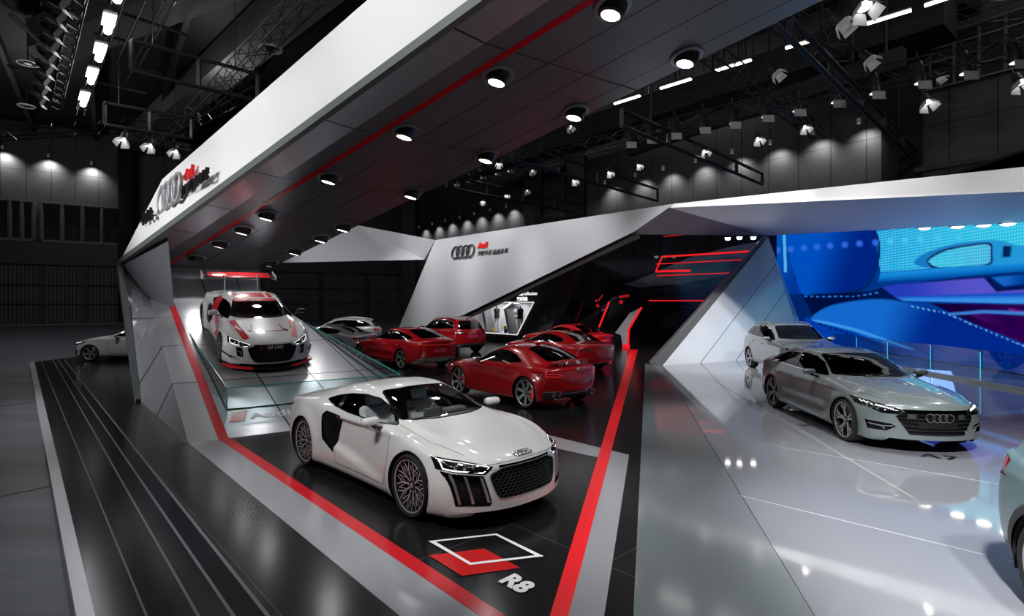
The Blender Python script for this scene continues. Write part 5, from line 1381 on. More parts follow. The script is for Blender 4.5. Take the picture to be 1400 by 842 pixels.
# tube lights
tube_e = emis('tube_glow', (.95, .98, 1.), 26.); strip_e = emis('strip_glow', (1., .98, .95), 5.)
for i, (a, b_) in enumerate((((163, -14), (160, 0)), ((151, 26), (147, 43)), ((139, 66), (135, 81)), ((128, 99), (124, 112)), ((117, 131), (113.5, 143)))):
    p, q = gz(*a, 15), gz(*b_, 15); o = empty('tube_light', lerp(p, q, .5), 0, '%s glaring tube light from the top in the line at the upper left' % ORD[i], 'tube light', 'glaring tube lights in the line at the upper left')
    p -= o.location; q -= o.location; MB().tube([p, q], .16, 8).build('lamp_tube', tube_e, o, True)
    MB().bar(p + Vector((0, 0, .3)), q + Vector((0, 0, .3)), .5, .12).build('reflector', whitef, o); e = (q - p) * .55; MB().bar(-e + Vector((0, 0, .45)), e + Vector((0, 0, .45)), .2, .2).build('batten', dark, o)
for i, (a, b_) in enumerate((((1246, 14), (1184, 33)), ((1116, 54), (1074, 66)), ((1027, 82), (978, 97)), ((945, 108), (903, 121)), ((875, 131), (840, 142)), ((1300, -4), (1264, 8)))):
    p, q = gz(*a, 15), gz(*b_, 15); o = empty('strip_light', lerp(p, q, .5), 0, ['second', 'third', 'fourth', 'fifth', 'sixth', 'first'][i] + ' thin white strip light from the top right under the hall ceiling', 'strip light', 'thin strip lights in a line at the upper right')
    p -= o.location; q -= o.location; MB().bar(p, q, .16, .08).build('diffuser', strip_e, o); MB().bar(p + Vector((0, 0, .12)), q + Vector((0, 0, .12)), .3, .12).build('batten', dark, o)
for i, (a, b_, r_) in enumerate((((15, 20), (60, 62), .12), ((10, 90), (70, 98), .10), ((130, 5), (255, 48), .09), ((128, 45), (230, 70), .08), ((130, 80), (220, 100), .08), ((120, 110), (200, 128), .08), ((225, 0), (170, 115), .08), ((200, 0), (150, 105), .08), ((240, 0), (190, 90), .07), ((1180, 60), (1290, 20), .10), ((820, 160), (1000, 105), .09))):
    p, q = gz(*a, 17.5), gz(*b_, 17.5); MB().tube([p, q], r_, 8).build('ceiling_pipe', pipem, None, True)['kind'] = 'structure'
for i, (px, py) in enumerate(((38, 86), (36, 145), (370, 67))):
    p = gz(px, py, (20., 20., 17.5)[i]); o = empty('ring_lamp', p, 0, ['upper pale ring lamp on the dark ceiling at far left', 'lower pale ring lamp on the dark ceiling at far left', 'pale ring lamp beside the truss above the white canopy'][i], 'lamp', 'ring lamps on the hall ceiling')
    MB().torus((0, 0, 0), .62, .07, 'Z', 24, 6).build('ring', barnm, o, True); MB().lathe([(.001, -.1), (.25, -.08), (.28, .1)], 14, 'Z').build('hub', dark, o, True); MB().tube([(0, 0, 0), (0, 0, (1.9, 1.9, 1.2)[i])], .04, 6).build('stem', dark, o)
    mb = MB()
    for k in range(3): mb.bar((0, 0, 0), (.62 * math.cos(k * 2.1), .62 * math.sin(k * 2.1), 0), .05)
    mb.build('arms', dark, o)
# wall washers: little lamps on brackets that throw the scallops on the cladding
wash = empty('wall_washer'); MB().lathe([(.001, .35), (.11, .34), (.13, 0), (.09, 0)], 12, 'Z').build('housing', whitef, wash, True); MB().tube([(0, 0, .3), (0, 0, 1.1)], .03, 6).build('stem', dark, wash)
MB().disc(.09, 12, 'Z', (0, 0, .03), True).build('lens', dimglow, wash, False, False)
wn = 0
def washer(p, nrm, label, grp, energy):
    global wn
    o = wash if wn == 0 else dup(wash); wn += 1
    o.location = p + nrm * 1.1; tag(o, label, 'lamp', grp)
    l = bpy.data.lights.new('wall_wash_light', 'SPOT'); l.energy = energy; l.spot_size = math.radians(118); l.spot_blend = 1.; l.shadow_soft_size = .1; lo = bpy.data.objects.new('wall_wash_light', l); COL.objects.link(lo)
    lo.location = p + nrm * 1.0 + Vector((0, 0, -.2)); lo.rotation_euler = (Vector((0, 0, -1)) * 1.0 - nrm * .75).to_track_quat('-Z', 'Y').to_euler()
for i, px in enumerate((6, 68, 126)):
    p = WL0 + WLd * wl(px); washer(Vector((p.x, p.y, 18.6 - .3 * i)), FW, ['left', 'middle', 'right'][i] + ' wall washer on the far wall above the mullioned windows', 'wall washers on the far left wall', 900)
rw_ = [582, 600, 618, 638, 658, 680, 702, 838, 880, 918, 962, 1012, 1064, 1122, 1184]
for i, px in enumerate(rw_):
    k = wr_(px); p = WC + DR * k; washer(Vector((p.x, p.y, 13.4)), -NR, '%s wall washer from the left along the panelled right wall' % ORD[i], 'wall washers on the right wall', 300 if px > 800 else 420)
# ------------------------------------------------------------------ the stand: floor
FD = Vector((-.68, .73))
blackg = line_mat('stand_black_floor', (.010, .010, .011), (.040, .040, .042), .19, 2.4, 1.2, .014, .014, coat=0., brick=True); blackg.node_tree.nodes['Principled BSDF'].inputs['Specular IOR Level'].default_value = .38
planks = mat('stand_dark_lanes', (.006, .007, .010), .16, spec=.16)
greyg = mat('stand_grey_floor', (.17, .195, .205), .10, ior=2.6); whiteg = mat('stand_white_floor', (.25, .26, .285), .045, ior=3.6); silv = mat('stand_silver_band', (.42, .43, .465), .14, .3)
for m_ in (greyg, whiteg, silv): noise_rough(m_, .8, m_.node_tree.nodes['Principled BSDF'].inputs['Roughness'].default_value * .85, m_.node_tree.nodes['Principled BSDF'].inputs['Roughness'].default_value * 1.25)
redm = mat('red_stripe', (.62, .012, .020), .18); edgew = mat('platform_edge', (.66, .67, .71), .25, .1); linem = mat('lane_inlay', (.10, .11, .12), .4)
def G2(px, py): q = gz(px, py); return (q.x, q.y)
def ray2(a, b_, Y):
    """the floor line through photo points a and b, taken on to depth Y"""
    p, q = gz(*a), gz(*b_); t = (Y - p.y) / (q.y - p.y); return (p.x + (q.x - p.x) * t, Y)
P_ul, P_ur = (47, 495), (130, 484)
slab('floor_stand_black', [ray2(P_ul, (130, 842), 2.2), G2(*P_ul), G2(*P_ur), (-16, 34), (-10, 40), (24, 42), (24, 1.5), (0, 1.5)], 0, .10, blackg, 'structure', (FD.x, FD.y), None, (-.05, 4.0))
slab('trim_20', [ray2((40, 495), (104, 842), 2.2), G2(40, 495), G2(47, 495), ray2(P_ul, (130, 842), 2.2)], .004, .11, edgew)
slab('floor_dark_lanes', [ray2(P_ul, (130, 842), 2.2), G2(*P_ul), G2(90, 491.6), ray2((88, 491.6), (366, 842), 2.2)], .003, .01, planks)
for i, (a, b_) in enumerate((((56, 493), (200, 842)), ((72, 492), (271, 842)), ((79.5, 491.6), (319, 842)), ((88, 491.6), (366, 842)))):
    p, q = ray2(a, b_, 2.2), G2(*a); w_ = .010 + .003 * i; slab('trim_%d' % (21 + i), [(p[0] - w_, p[1]), (q[0] - w_, q[1]), (q[0] + w_, q[1]), (p[0] + w_, p[1])], .005, .01, linem)
slab('floor_silver_band', [G2(257, 605), G2(300, 601), ray2((300, 601), (655, 842), 2.6), ray2((257, 605), (546, 842), 2.6)], .004, .01, silv)
slab('floor_silver_chevron', [G2(730, 590), G2(860, 622), ray2((860, 622), (826, 842), 2.6), ray2((777, 842), (822, 626), 2.6), G2(821, 626), G2(730, 606)], .004, .01, silv)
slab('floor_grey', [G2(882, 497), G2(905, 500), ray2((905, 500), (1113, 842), 1.5), ray2((882, 497), (866, 842), 1.5)], .004, .01, greyg)
PB0, PB1 = Vector((5.5, 19.85, 0)), Vector((13.4, 23.6, 0))
slab('floor_white', [G2(906, 500), (PB1.x, PB1.y), (14.4, 26.), (13.62, 20.), (13.28, 14.), (13.0, 8), (13, 1.5), ray2((906, 500), (1114, 842), 1.5)], .004, .01, whiteg)
wl_ = mat('white_floor_groove', (.55, .56, .58), .3)
for a, b_, e in (((1012.5, 678), (1400, 772), 0), ((1034.6, 606), (1400, 668), 0), ((952.7, 506.6), (1267, 692), 1), ((1060, 566), (1267, 692), 0)):
    p, q = gz(*a), gz(*b_); d = (q - p).normalized(); s_ = Vector((-d.y, d.x, 0)) * .004
    slab('floor_groove', [p - s_, q - s_, q + s_, p + s_], .0062, .002, wl_)
# red stripes on the floor
slab('trim_30', [G2(299, 600.5), G2(314, 598.5), ray2((314, 598.5), (690, 842), 3.0), ray2((299, 600.5), (655, 842), 3.0)], .008, .006, redm)
slab('trim_31', [G2(862, 478), G2(872, 478), ray2((872, 478), (777, 842), 3.4), ray2((862, 478), (752, 842), 3.4)], .008, .006, mat('red_stripe_glow', (.70, .010, .015), .25, emit=(1, .02, .03), estr=.12))  # brighter copy of the stripe red, with a slight glow put in
slab('trim_32', [G2(855, 477), G2(866, 477), G2(866, 478.5), G2(855, 478.5)], .008, .006, redm)
# floor emblem by the white coupe
emw = mat('floor_vinyl_white', (.90, .90, .90), .4); emr = mat('floor_vinyl_red', (.60, .010, .012), .25)
em = empty('floor_emblem', gz(650, 752), 0, 'red rhombus with white outline and two characters on the black floor before the white coupe', 'floor graphic'); iv = -em.location
def zpt(x, y): return gz(560 + x / 5.932, 700 + y / 5.932)
q = MB(); q.poly([zpt(*c) + iv + Vector((0, 0, .006)) for c in ((155, 355), (425, 522), (898, 457), (605, 300))]); q.build('red_rhombus', emr, em)
out = [zpt(*c) for c in ((150, 242), (490, 437), (1088, 366), (705, 181))]; inn = [zpt(*c) for c in ((212, 248), (497, 418), (1018, 358), (697, 194))]
q = MB(); q.add([v + iv + Vector((0, 0, .010)) for v in out + inn], [(i, (i + 1) % 4, 4 + (i + 1) % 4, 4 + i) for i in range(4)]); q.build('white_outline', emw, em)
def floor_text(body, size, px, py, right, m, parent, bold=.01, name='lettering', z=.010, shear=0., sp=1.):
    me = text_mesh(body, size, name, 0, None, shear, sp, bold); me.materials.append(m); o = link(name, me, None, parent)
    R = Vector(right).normalized(); U = Vector((-R.y, R.x, 0)); p = gz(px, py) + Vector((0, 0, z)) - (parent.location if parent else Vector((0, 0, 0)))
    o.matrix_local = Matrix(((R.x, U.x, 0, p.x), (R.y, U.y, 0, p.y), (0, 0, 1, p.z), (0, 0, 0, 1))); return o
d_ = (gz(720, 806) - gz(696, 793)); floor_text('R8', .25, 706, 799, (d_.x, d_.y, 0), emw, em, .012)
a7 = empty('floor_name', gz(1330, 632), 0, 'small black model name lettering on the white floor in front of the grey fastback', 'floor graphic')
d_ = gz(1400, 640) - gz(1300, 628); floor_text('A7    PE', .34, 1345, 632.5, (d_.x, d_.y, 0), mat('floor_vinyl_black', (.02, .02, .022), .3), a7, .01, sp=1.3)

# ------------------------------------------------------------------ the folded arch: ramp, fold, ceiling, white fascia
A0 = gz(305, 600); U = Vector((-.75, 1, .31)); V = Vector((.83, .558, 0)); P0 = Vector((-11.7, 18.2, 3.5)); CD = Vector((1.311, -1, .354))
ramp_at = lambda k, w, h=0.: A0 + U * k + V * w + U.cross(V).normalized() * (-h if U.cross(V).z < 0 else h)
ceil_at = lambda t, w, h=0.: P0 + CD * t + V * w + Vector((0, 0, h))
arch = empty('exhibition_arch', A0, 0, 'huge folded grey arch with white fascia and red stripe, part ramp and part ceiling', 'exhibition arch'); AI = -A0
prof = [ramp_at(k, 0) for k in np.linspace(0, 7.6, 20)]
prof += [Vector(p) for p in spline2([ramp_at(7.6, 0), ramp_at(8.3, 0), (-11.68, 18.22, 2.95), (-11.80, 18.36, 3.25), (-11.62, 18.14, 3.535), ceil_at(.6, 0)], 6)[1:]]
prof += [ceil_at(t, 0) for t in np.linspace(.8, 12.6, 26)]
ss = [0.]
for a, b_ in zip(prof, prof[1:]): ss.append(ss[-1] + (b_ - a).length)
ramp_end = next(i for i, p in enumerate(prof) if (p - ramp_at(8.3, 0)).length < .02); s_r, s_c = ss[ramp_end], ss[-1] - 12.6 * CD.length
def wR(s):
    if s < s_r: return 4.1 - 1.25 * s / s_r
    return 2.85 + .25 * min(1, (s - s_r) / 3)
ucoord = lambda s: s / U.length if s < s_r else 100 + (s - s_c) / CD.length
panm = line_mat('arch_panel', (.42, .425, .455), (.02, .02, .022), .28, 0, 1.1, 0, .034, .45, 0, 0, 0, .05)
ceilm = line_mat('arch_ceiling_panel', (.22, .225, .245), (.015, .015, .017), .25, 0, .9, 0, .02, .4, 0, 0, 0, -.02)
Vv = []; Ff = []; Uu = []; Wn = 9; cur = []
for p, s in zip(prof, ss):
    for j in range(Wn):
        w = -.51 + (wR(s) + .51) * j / (Wn - 1); Vv.append(p + V * w + AI); Uu.append((s, w + .03))
rows = len(prof); split = ramp_end + 17
fr = [(i * Wn + j, i * Wn + j + 1, (i + 1) * Wn + j + 1, (i + 1) * Wn + j) for i in range(split) for j in range(Wn - 1)]
fc = [(i * Wn + j, i * Wn + j + 1, (i + 1) * Wn + j + 1, (i + 1) * Wn + j) for i in range(split, rows - 1) for j in range(Wn - 1)]
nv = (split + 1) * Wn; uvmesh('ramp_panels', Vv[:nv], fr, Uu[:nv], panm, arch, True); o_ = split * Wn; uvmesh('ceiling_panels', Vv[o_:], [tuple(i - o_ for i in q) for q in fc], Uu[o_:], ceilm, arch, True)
# joints across
jb = MB()
def cross_joint(P, s, w0=-.51, h=.034):
    i = max(j for j in range(len(ss)) if ss[j] <= s + 1e-6); i = min(i, len(ss) - 2); t = (s - ss[i]) / (ss[i + 1] - ss[i]); c_ = lerp(prof[i], prof[i + 1], t); d = (prof[i + 1] - prof[i]).normalized()
    n_ = V.cross(d).normalized() * -1
    if i < ramp_end and n_.z < 0 or i > ramp_end + 8 and n_.z > 0: n_ = -n_
    a, b_ = c_ + V * w0 + n_ * .004, c_ + V * wR(s) + n_ * .004; P.poly([a - d * h / 2 + AI, b_ - d * h / 2 + AI, b_ + d * h / 2 + AI, a + d * h / 2 + AI])
for k in (2.13, 4.1, 6.1, 8.0): cross_joint(jb, k * U.length)
for t in (.9, 2.3, 3.6, 5.05, 6.77, 8.9, 11.2): cross_joint(jb, s_c + t * CD.length)
jb.build('panel_joints', M['groove'], arch, False, False)
# red stripe up the ramp and along the ceiling
sb = MB(); vs = []
for i, (p, s) in enumerate(zip(prof, ss)):
    d = (prof[min(i + 1, rows - 1)] - prof[max(i - 1, 0)]).normalized(); n_ = V.cross(d).normalized()
    ref = Vector((0, 0, 1)) if i < ramp_end else (Vector((0, 0, -1)) if i > ramp_end + 14 else Vector((1, -1, 0)))
    if n_.dot(ref) < 0: n_ = -n_
    for w in (-.075, .085): vs.append(p + V * w + n_ * .006 + AI)
sb.add(vs, [(2 * i, 2 * i + 1, 2 * i + 3, 2 * i + 2) for i in range(rows - 1)]); sb.build('red_stripe', redm, arch, False, False)
# bevelled cheek from ramp and ceiling edge out to the fascia
E1 = A0 - V * .51; E0 = gz(192, 549); C1 = Vector((-12.7, 17.5, 3.59))
def outer(i):
    s = ss[i]; k = s / U.length
    if i <= ramp_end:
        return lerp(E1, E0, k / 3.7) if k < 3.7 else lerp(E0, C1, (k - 3.7) / (8.3 - 3.7))
    if s < s_c + .6 * CD.length: return C1 + CD * max(0, (s - s_c) / CD.length) if s > s_c else C1.copy()
    return C1 + CD * ((s - s_c) / CD.length)
Vv = []; Uu = []
for i, (p, s) in enumerate(zip(prof, ss)):
    a, b_ = p - V * .51, outer(i)
    for j in range(4): Vv.append(lerp(a, b_, j / 3) + AI); Uu.append((s, -.51 - j * .3))
uvmesh('cheek_panels', Vv, [(i * 4 + j + 1, i * 4 + j, (i + 1) * 4 + j, (i + 1) * 4 + j + 1) for i in range(rows - 1) for j in range(3)], Uu, line_mat('arch_cheek_panel', (.46, .465, .50), (.02, .02, .022), .25, 0, 0, 0, 0, .4) if False else mat('arch_cheek_panel', (.46, .465, .50), .25, .4), arch, False)
cj = MB()
def cheek_joint(s):
    i = max(j for j in range(len(ss)) if ss[j] <= s + 1e-6); i = min(i, len(ss) - 2); t = (s - ss[i]) / (ss[i + 1] - ss[i])
    a = lerp(prof[i], prof[i + 1], t) - V * .51; b_ = lerp(outer(i), outer(i + 1), t); nn = Vector((-.6, -.75, -.25 if i > ramp_end else .2)).normalized() * .006
    d = (prof[i + 1] - prof[i]).normalized() * .02; cj.poly([a - d + nn + AI, b_ - d + nn + AI, b_ + d + nn + AI, a + d + nn + AI])
for k in (2.13, 4.1, 6.1, 8.0): cheek_joint(k * U.length)
for t in (.9, 2.3, 3.6, 5.05, 6.77, 8.9, 11.2): cheek_joint(s_c + t * CD.length)
cj.build('cheek_joints', M['groove'], arch, False, False)
# fascia and the grey edge band
fasm = mat('arch_white_fascia', (.80, .80, .80), .45); noise_rough(fasm, .5, .4, .55)
bandm = mat('arch_edge_band', (.16, .18, .18), .4, .3); FH = 1.5; TE = 12.6
nF = CD.cross(Vector((0, 0, 1))).normalized()
if nF.dot(Vector((-.6, -.8, 0))) < 0: nF = -nF
up = Vector((0, 0, FH)); T0 = C1 + CD * 2.1 + up; TN = C1 + CD * TE + up; B0 = C1 + nF * .01; BN = C1 + CD * TE + nF * .01
fp = [B0, BN, TN, T0]; mb = MB(); mb.prism([p + AI for p in fp], -nF * .25); mb.build('fascia', fasm, arch)
mb = MB(); pts = [E0, C1]; 
for a, b_ in ((E0 + Vector((-.02, -.02, 0)), C1), (C1, C1 + CD * TE)):
    t = (b_ - a).normalized(); n2 = nF; mb.bar(a + AI + n2 * .0, b_ + AI + n2 * .0, .16, .14, nF)
mb.build('edge_band', bandm, arch)
mb = MB(); mb.poly([p + AI for p in (T0 - nF * .25, TN - nF * .25, ceil_at(12.6, 3.1, .5), ceil_at(0, 3.1, .5))])
mb.poly([p + AI for p in (ceil_at(12.6, 3.1, .5), ceil_at(0, 3.1, .5), ceil_at(0, 3.1), ceil_at(12.6, 3.1))])
bk = [p for p, s in zip(prof, ss) if s <= s_c + .5]
mb.build('roof_skin', mat('arch_back', (.10, .10, .11), .5), arch, False, False)
# dark side below the ramp's right edge and the back of the fold
mb = MB(); rr = [p + V * wR(s) for p, s in zip(prof[:split], ss[:split])]
mb.add([p + AI for p in rr] + [Vector((p.x, p.y, 0)) + AI for p in rr], [(i, i + 1, split + i + 1, split + i) for i in range(split - 1)])
mb.poly([p + AI for p in (E0, C1, C1 + CD * 2.1 + up, Vector((E0.x - 1.5, E0.y + 4, 0)))])
mb.build('side_skin', mat('arch_side_grey', (.16, .165, .18), .3, .3), arch, False, False)
# writing on the ramp
em = emw
rp = empty('ramp_lettering', ramp_at(.6, 1.6), 0, 'red rhombus and white sport lettering near the foot of the ramp', 'sign'); ri = -rp.location
Un = U.normalized(); Vn = V.normalized(); Nn = Vn.cross(Un).normalized(); Nn = Nn if Nn.z > 0 else -Nn
for nm, m_, pts, h in (('rhombus_border', emw, ((.46, .17), (.46, .44), (.82, .58), (.82, .31)), .006), ('red_rhombus', emr, ((.48, .20), (.48, .42), (.80, .55), (.80, .33)), .009)):
    q = MB(); q.poly([ramp_at(k, w) + Nn * h + ri for k, w in pts]); q.build(nm, m_, rp, False, False)
me = text_mesh('Audi Sport', .37, 'lettering', 0, None, 0, 1.05, .010, 'LEFT'); me.materials.append(emw); o = link('lettering', me, None, rp); p = ramp_at(.60, .56) + Nn * .008 + ri
R_, U_ = Vn, Nn.cross(Vn); o.matrix_local = Matrix(((R_.x, U_.x, Nn.x, p.x), (R_.y, U_.y, Nn.y, p.y), (R_.z, U_.z, Nn.z, p.z), (0, 0, 0, 1)))
# glass guard round the race car
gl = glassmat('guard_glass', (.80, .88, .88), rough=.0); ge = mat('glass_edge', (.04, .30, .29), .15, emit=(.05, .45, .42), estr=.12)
def pane(name, label, a, b_, ha, hb, cat='glass guard', grp='low glass panes round the race car'):
    o = empty(name, a, 0, label, cat, grp); i = -a; n_ = (b_ - a).cross(Vector((0, 0, 1))).normalized() * .012
    a2, b2 = a + Vector((0, 0, ha)), b_ + Vector((0, 0, hb)); q = MB(); q.prism([v + i - n_ / 2 for v in ([a, b_, b2, a2] if hb > .02 else [a, b_, a2])], n_); q.build('pane', gl, o)
    MB().bar(a2 + i, b2 + i, .016).build('glass_edge', ge, o); MB().bar(a + i, a2 + i, .016).build('glass_edge', ge, o); MB().bar(a + i, b_ + i, .03).build('glass_base', M['groove'], o)
    return o
gA, gB, gC, gD = ramp_at(.92, .24), ramp_at(.92, 3.72), ramp_at(4.87, .16), ramp_at(5.6, 3.25)
pane('glass_guard', 'low glass pane along the front of the race car ramp', gA, gB, .42, .42); pane('glass_guard', 'wedge of glass left of the race car beside the red stripe', gA, gC, .42, .0); pane('glass_guard', 'wedge of glass right of the race car', gB, gD, .42, .0)
# downlights in the arch ceiling
cn = V.cross(CD).normalized(); cn = cn if cn.z < 0 else -cn
dl = empty('ceiling_downlight'); housing = mat('downlight_black', (.015, .015, .016), .3)
q = MB(); q.lathe([(.30, .0), (.30, .035), (.235, .04), (.235, -.02)], 28, 'Z'); q.build('trim_ring', mat('downlight_ring', (.34, .35, .38), .3, .5), dl, True)
q = MB(); q.lathe([(.23, -.05), (.23, .05), (.20, .14), (.155, .16), (.15, .10)], 24, 'Z'); hd = q.build('lamp_head', housing, dl, True)
q = MB(); q.lathe([(.001, .157), (.153, .157)], 24, 'Z'); q.build('lamp_lens', glow, dl, False, False)
cq = cn.to_track_quat('Z', 'Y').to_matrix(); fi = True
toward = {}
for row, ts in (((.38, 'row beside the red stripe'), (.87, 1.88, 2.74, 3.56, 5.32, 6.97, 8.49, 9.89, 11.5)), ((2.75, 'row along the open ceiling edge'), (.69, 1.66, 2.57, 3.28, 5.12, 6.72, 8.21, 9.66, 11.3))):
    for i, t in enumerate(ts):
        o = dl if fi else dup(dl); fi = False; o.location = ceil_at(t, row[0]) + cn * .01; o.rotation_euler = cq.to_euler()
        for ch in o.children:
            if ch.name.startswith('lamp'): ch.rotation_euler = (.30, -.22, 0)
        tag(o, '%s downlight from the fold in the %s' % (ORD[i], row[1]), 'downlight', 'round downlights in the arch ceiling')
        l = bpy.data.lights.new('downlight_beam', 'SPOT'); l.energy = 85; l.spot_size = math.radians(95); l.spot_blend = .8; l.shadow_soft_size = .14; lo = bpy.data.objects.new('downlight_beam', l); COL.objects.link(lo)
        lo.location = ceil_at(t, row[0]) + cn * .24; lo.rotation_euler = (cn + Vector((.1, -.25, 0))).to_track_quat('-Z', 'Y').to_euler()

# ------------------------------------------------------------------ signs
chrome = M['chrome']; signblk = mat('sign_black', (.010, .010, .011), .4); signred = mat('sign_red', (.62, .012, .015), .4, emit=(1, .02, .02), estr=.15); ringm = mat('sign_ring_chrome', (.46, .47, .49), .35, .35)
def on_face(o, org, R, Upv, Nv, loc, d=0.):
    p = org + R * loc[0] + Upv * loc[1] + Nv * d; o.matrix_local = Matrix(((R.x, Upv.x, Nv.x, p.x), (R.y, Upv.y, Nv.y, p.y), (R.z, Upv.z, Nv.z, p.z), (0, 0, 0, 1)))
def face_text(parent, body, size, org, R, Upv, Nv, loc, m, depth=.02, bold=.0, shear=0., name='lettering', align='LEFT'):
    me = text_mesh(body, size, name, depth, None, shear, 1., bold, align); me.materials.append(m); o = link(name, me, None, parent); on_face(o, org - parent.location, R, Upv, Nv, loc, depth + .004); return o
def face_rings(parent, R0, org, R, Upv, Nv, loc, m, r, shear=0.):
    for k in range(4):
        q = MB(); pts = []
        for i in range(30):
            a = 2 * PI * i / 30; y = R0 * math.sin(a); pts.append((R0 * math.cos(a) + (k - 1.5) * R0 * 1.42 + shear * y, y, 0))
        q.tube(pts, r, 8, True); o = q.build('ring', m, parent, True); on_face(o, org - parent.location, R, Upv, Nv, loc, r + .01 + .008 * (k % 2))
Rf = CD.normalized(); sg = empty('arch_sign', C1 + Rf * 4.3 + Vector((0, 0, .85)), 0, 'raised four-ring emblem with black and red lettering on the white fascia of the arch', 'sign')
Uf = Vector((0, 0, 1)); org = C1 + nF * .02
face_rings(sg, .33, org, Rf, Uf, nF, (4.28, .83), ringm, .055, .45)
face_text(sg, '一汽大众', .34, org, Rf, Uf, nF, (1.95, .70), signblk, .03, .012, .45)
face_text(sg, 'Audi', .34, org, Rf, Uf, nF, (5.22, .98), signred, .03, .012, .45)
face_text(sg, '突破科技 启迪未来', .26, org, Rf, Uf, nF, (4.92, .60), signblk, .03, .012, .45)

# ------------------------------------------------------------------ the sign wall (big white facade) and the canopy running right
FO = Vector((-4.7, 33, 0)); FDv = Vector((.67, -.75, 0)).normalized(); FN = Vector((-.75, -.67, 0)).normalized()
fpt = lambda k, z, off=0.: FO + FDv * k + Vector((0, 0, z)) + FN * off
facm = mat('facade_white', (.58, .59, .62), .35, .1); noise_rough(facm, .4, .3, .45)
fw = empty('sign_wall', fpt(-4.8, 0), 0, 'tall folded white wall with the four-ring emblem leaning over the red cars', 'sign wall'); fi_ = -fw.location
q = MB(); q.prism([p + fi_ for p in (fpt(-4.8, 0), fpt(.2, 0), fpt(1.04, 1.03), fpt(14.58, 5.23), fpt(16.41, 6.11), fpt(0.03, 6.12))], -FN * .3); q.build('wall_panel', facm, fw)
q = MB(); q.bar(fpt(.0, .72, .0) + fi_ - FN * .2, fpt(14.58, 5.18) + fi_ - FN * .2, .5, .16, FN); q.build('dark_edge', mat('facade_edge', (.03, .028, .03), .4), fw)
s2 = empty('wall_sign', fpt(3, 5.2), 0, 'chrome four rings with red and black lettering on the big white wall', 'sign'); org = fpt(0, 0, .02)
Rw = FDv; face_rings(s2, .335, org, Rw, Uf, FN, (2.93, 5.20), mat('sign_ring_dark', (.12, .12, .13), .25, .8), .045, .28)
face_text(s2, 'Audi', .42, org, Rw, Uf, FN, (4.30, 5.42), signred, .03, .016, .3); face_text(s2, '突破科技 启迪未来', .31, org, Rw, Uf, FN, (4.20, 4.98), signblk, .01, .0, .3)
# wing to the left
q = MB(); wing = [at(385, 359, 29.5), at(490, 308, 34), fpt(0.03, 6.12), fpt(-1.2, 5.0)]; q.prism(wing, Vector((.1, .3, 0))); o = q.build('wing_panel', mat('wing_grey', (.66, .67, .70), .35, .1)); tag(o, 'pale grey pointed wing panel joining the sign wall behind the arch', 'panel')
# canopy to the right
cfA, cfB = fpt(16.41, 6.11), at(1400, 228, 12.6); cfD = at(1400, 262, 12.6); dirr = (cfB - cfA); cfB2 = cfA + dirr * 1.35; cfD2 = fpt(16.2, 5.98) + (cfD - fpt(16.2, 5.98)) * 1.35
inL, inM, inR = fpt(14.4, 5.12), at(1050, 322, 25), at(1400, 304, 16.0); inR2 = inM + (inR - inM) * 1.35
cp = empty('canopy_right', cfA, 0, 'white folded canopy with blue-lit underside over the screen and grey cars', 'canopy'); ci = -cfA
q = MB(); q.add([p + ci for p in (cfA, cfB2, cfD2, fpt(16.2, 5.98))], [(0, 1, 2, 3)]); q.build('fascia', fasm, cp, False, False)
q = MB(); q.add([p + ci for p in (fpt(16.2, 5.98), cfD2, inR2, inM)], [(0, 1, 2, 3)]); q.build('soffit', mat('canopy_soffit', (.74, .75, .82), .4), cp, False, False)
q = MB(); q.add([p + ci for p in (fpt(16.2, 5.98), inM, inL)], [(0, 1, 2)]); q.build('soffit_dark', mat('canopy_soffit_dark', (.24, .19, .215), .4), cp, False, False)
q = MB(); q.add([p + ci for p in (cfA, cfB2, inR2 + Vector((0, 0, 1.6)), inM + Vector((0, 1, 1.2)), fpt(14, 6.1, -2))], [(0, 1, 2, 3, 4)]); q.build('roof_skin', mat('arch_back', (.10, .10, .11), .5), cp, False, False)
for i, (px, py, Y) in enumerate(((1264, 311, 19.6), (1309, 309, 18.3), (1345, 307, 17.4), (1378, 305, 16.5))):
    p = at(px, py, Y); o = empty('canopy_spotlight', p, 0, '%s glowing spotlight from the left under the canopy edge above the blue screen' % ORD[i], 'spotlight', 'spotlights under the right canopy edge')
    MB().lathe([(.24, .12), (.24, 0), (.20, -.03)], 20, 'Z').build('housing', housing, o, True); q = MB(); q.lathe([(.001, -.09), (.12, -.07), (.20, -.02)], 20, 'Z'); q.build('lens', glow, o, True)
for i, (px, py) in enumerate(((995, 325), (1011, 324), (1030, 324))):
    p = at(px, py, 26); o = empty('canopy_spotlight', p, 0, '%s bright round lamp from the left beside the top of the leaning white panel' % ORD[i], 'spotlight', 'bright lamps over the black glass')
    MB().lathe([(.15, .2), (.13, 0)], 16, 'Z').build('housing', housing, o, True); q = MB(); q.lathe([(.001, -.13), (.10, -.1), (.13, 0)], 16, 'Z'); q.build('lens', glow, o, True)
for i, (px, py) in enumerate(((851, 321), (876, 319), (900, 317), (914, 316), (862, 314))):
    p = at(px, py, 25); o = empty('canopy_spotlight', p, 0, '%s small black lamp from the left under the dark soffit' % ORD[i], 'spotlight', 'small lamps under the dark soffit')
    MB().lathe([(.10, .18), (.10, -.03)], 14, 'Z').build('housing', housing, o, True); q = MB(); q.lathe([(.001, -.035), (.09, -.03)], 14, 'Z'); q.build('lens', dimglow, o)

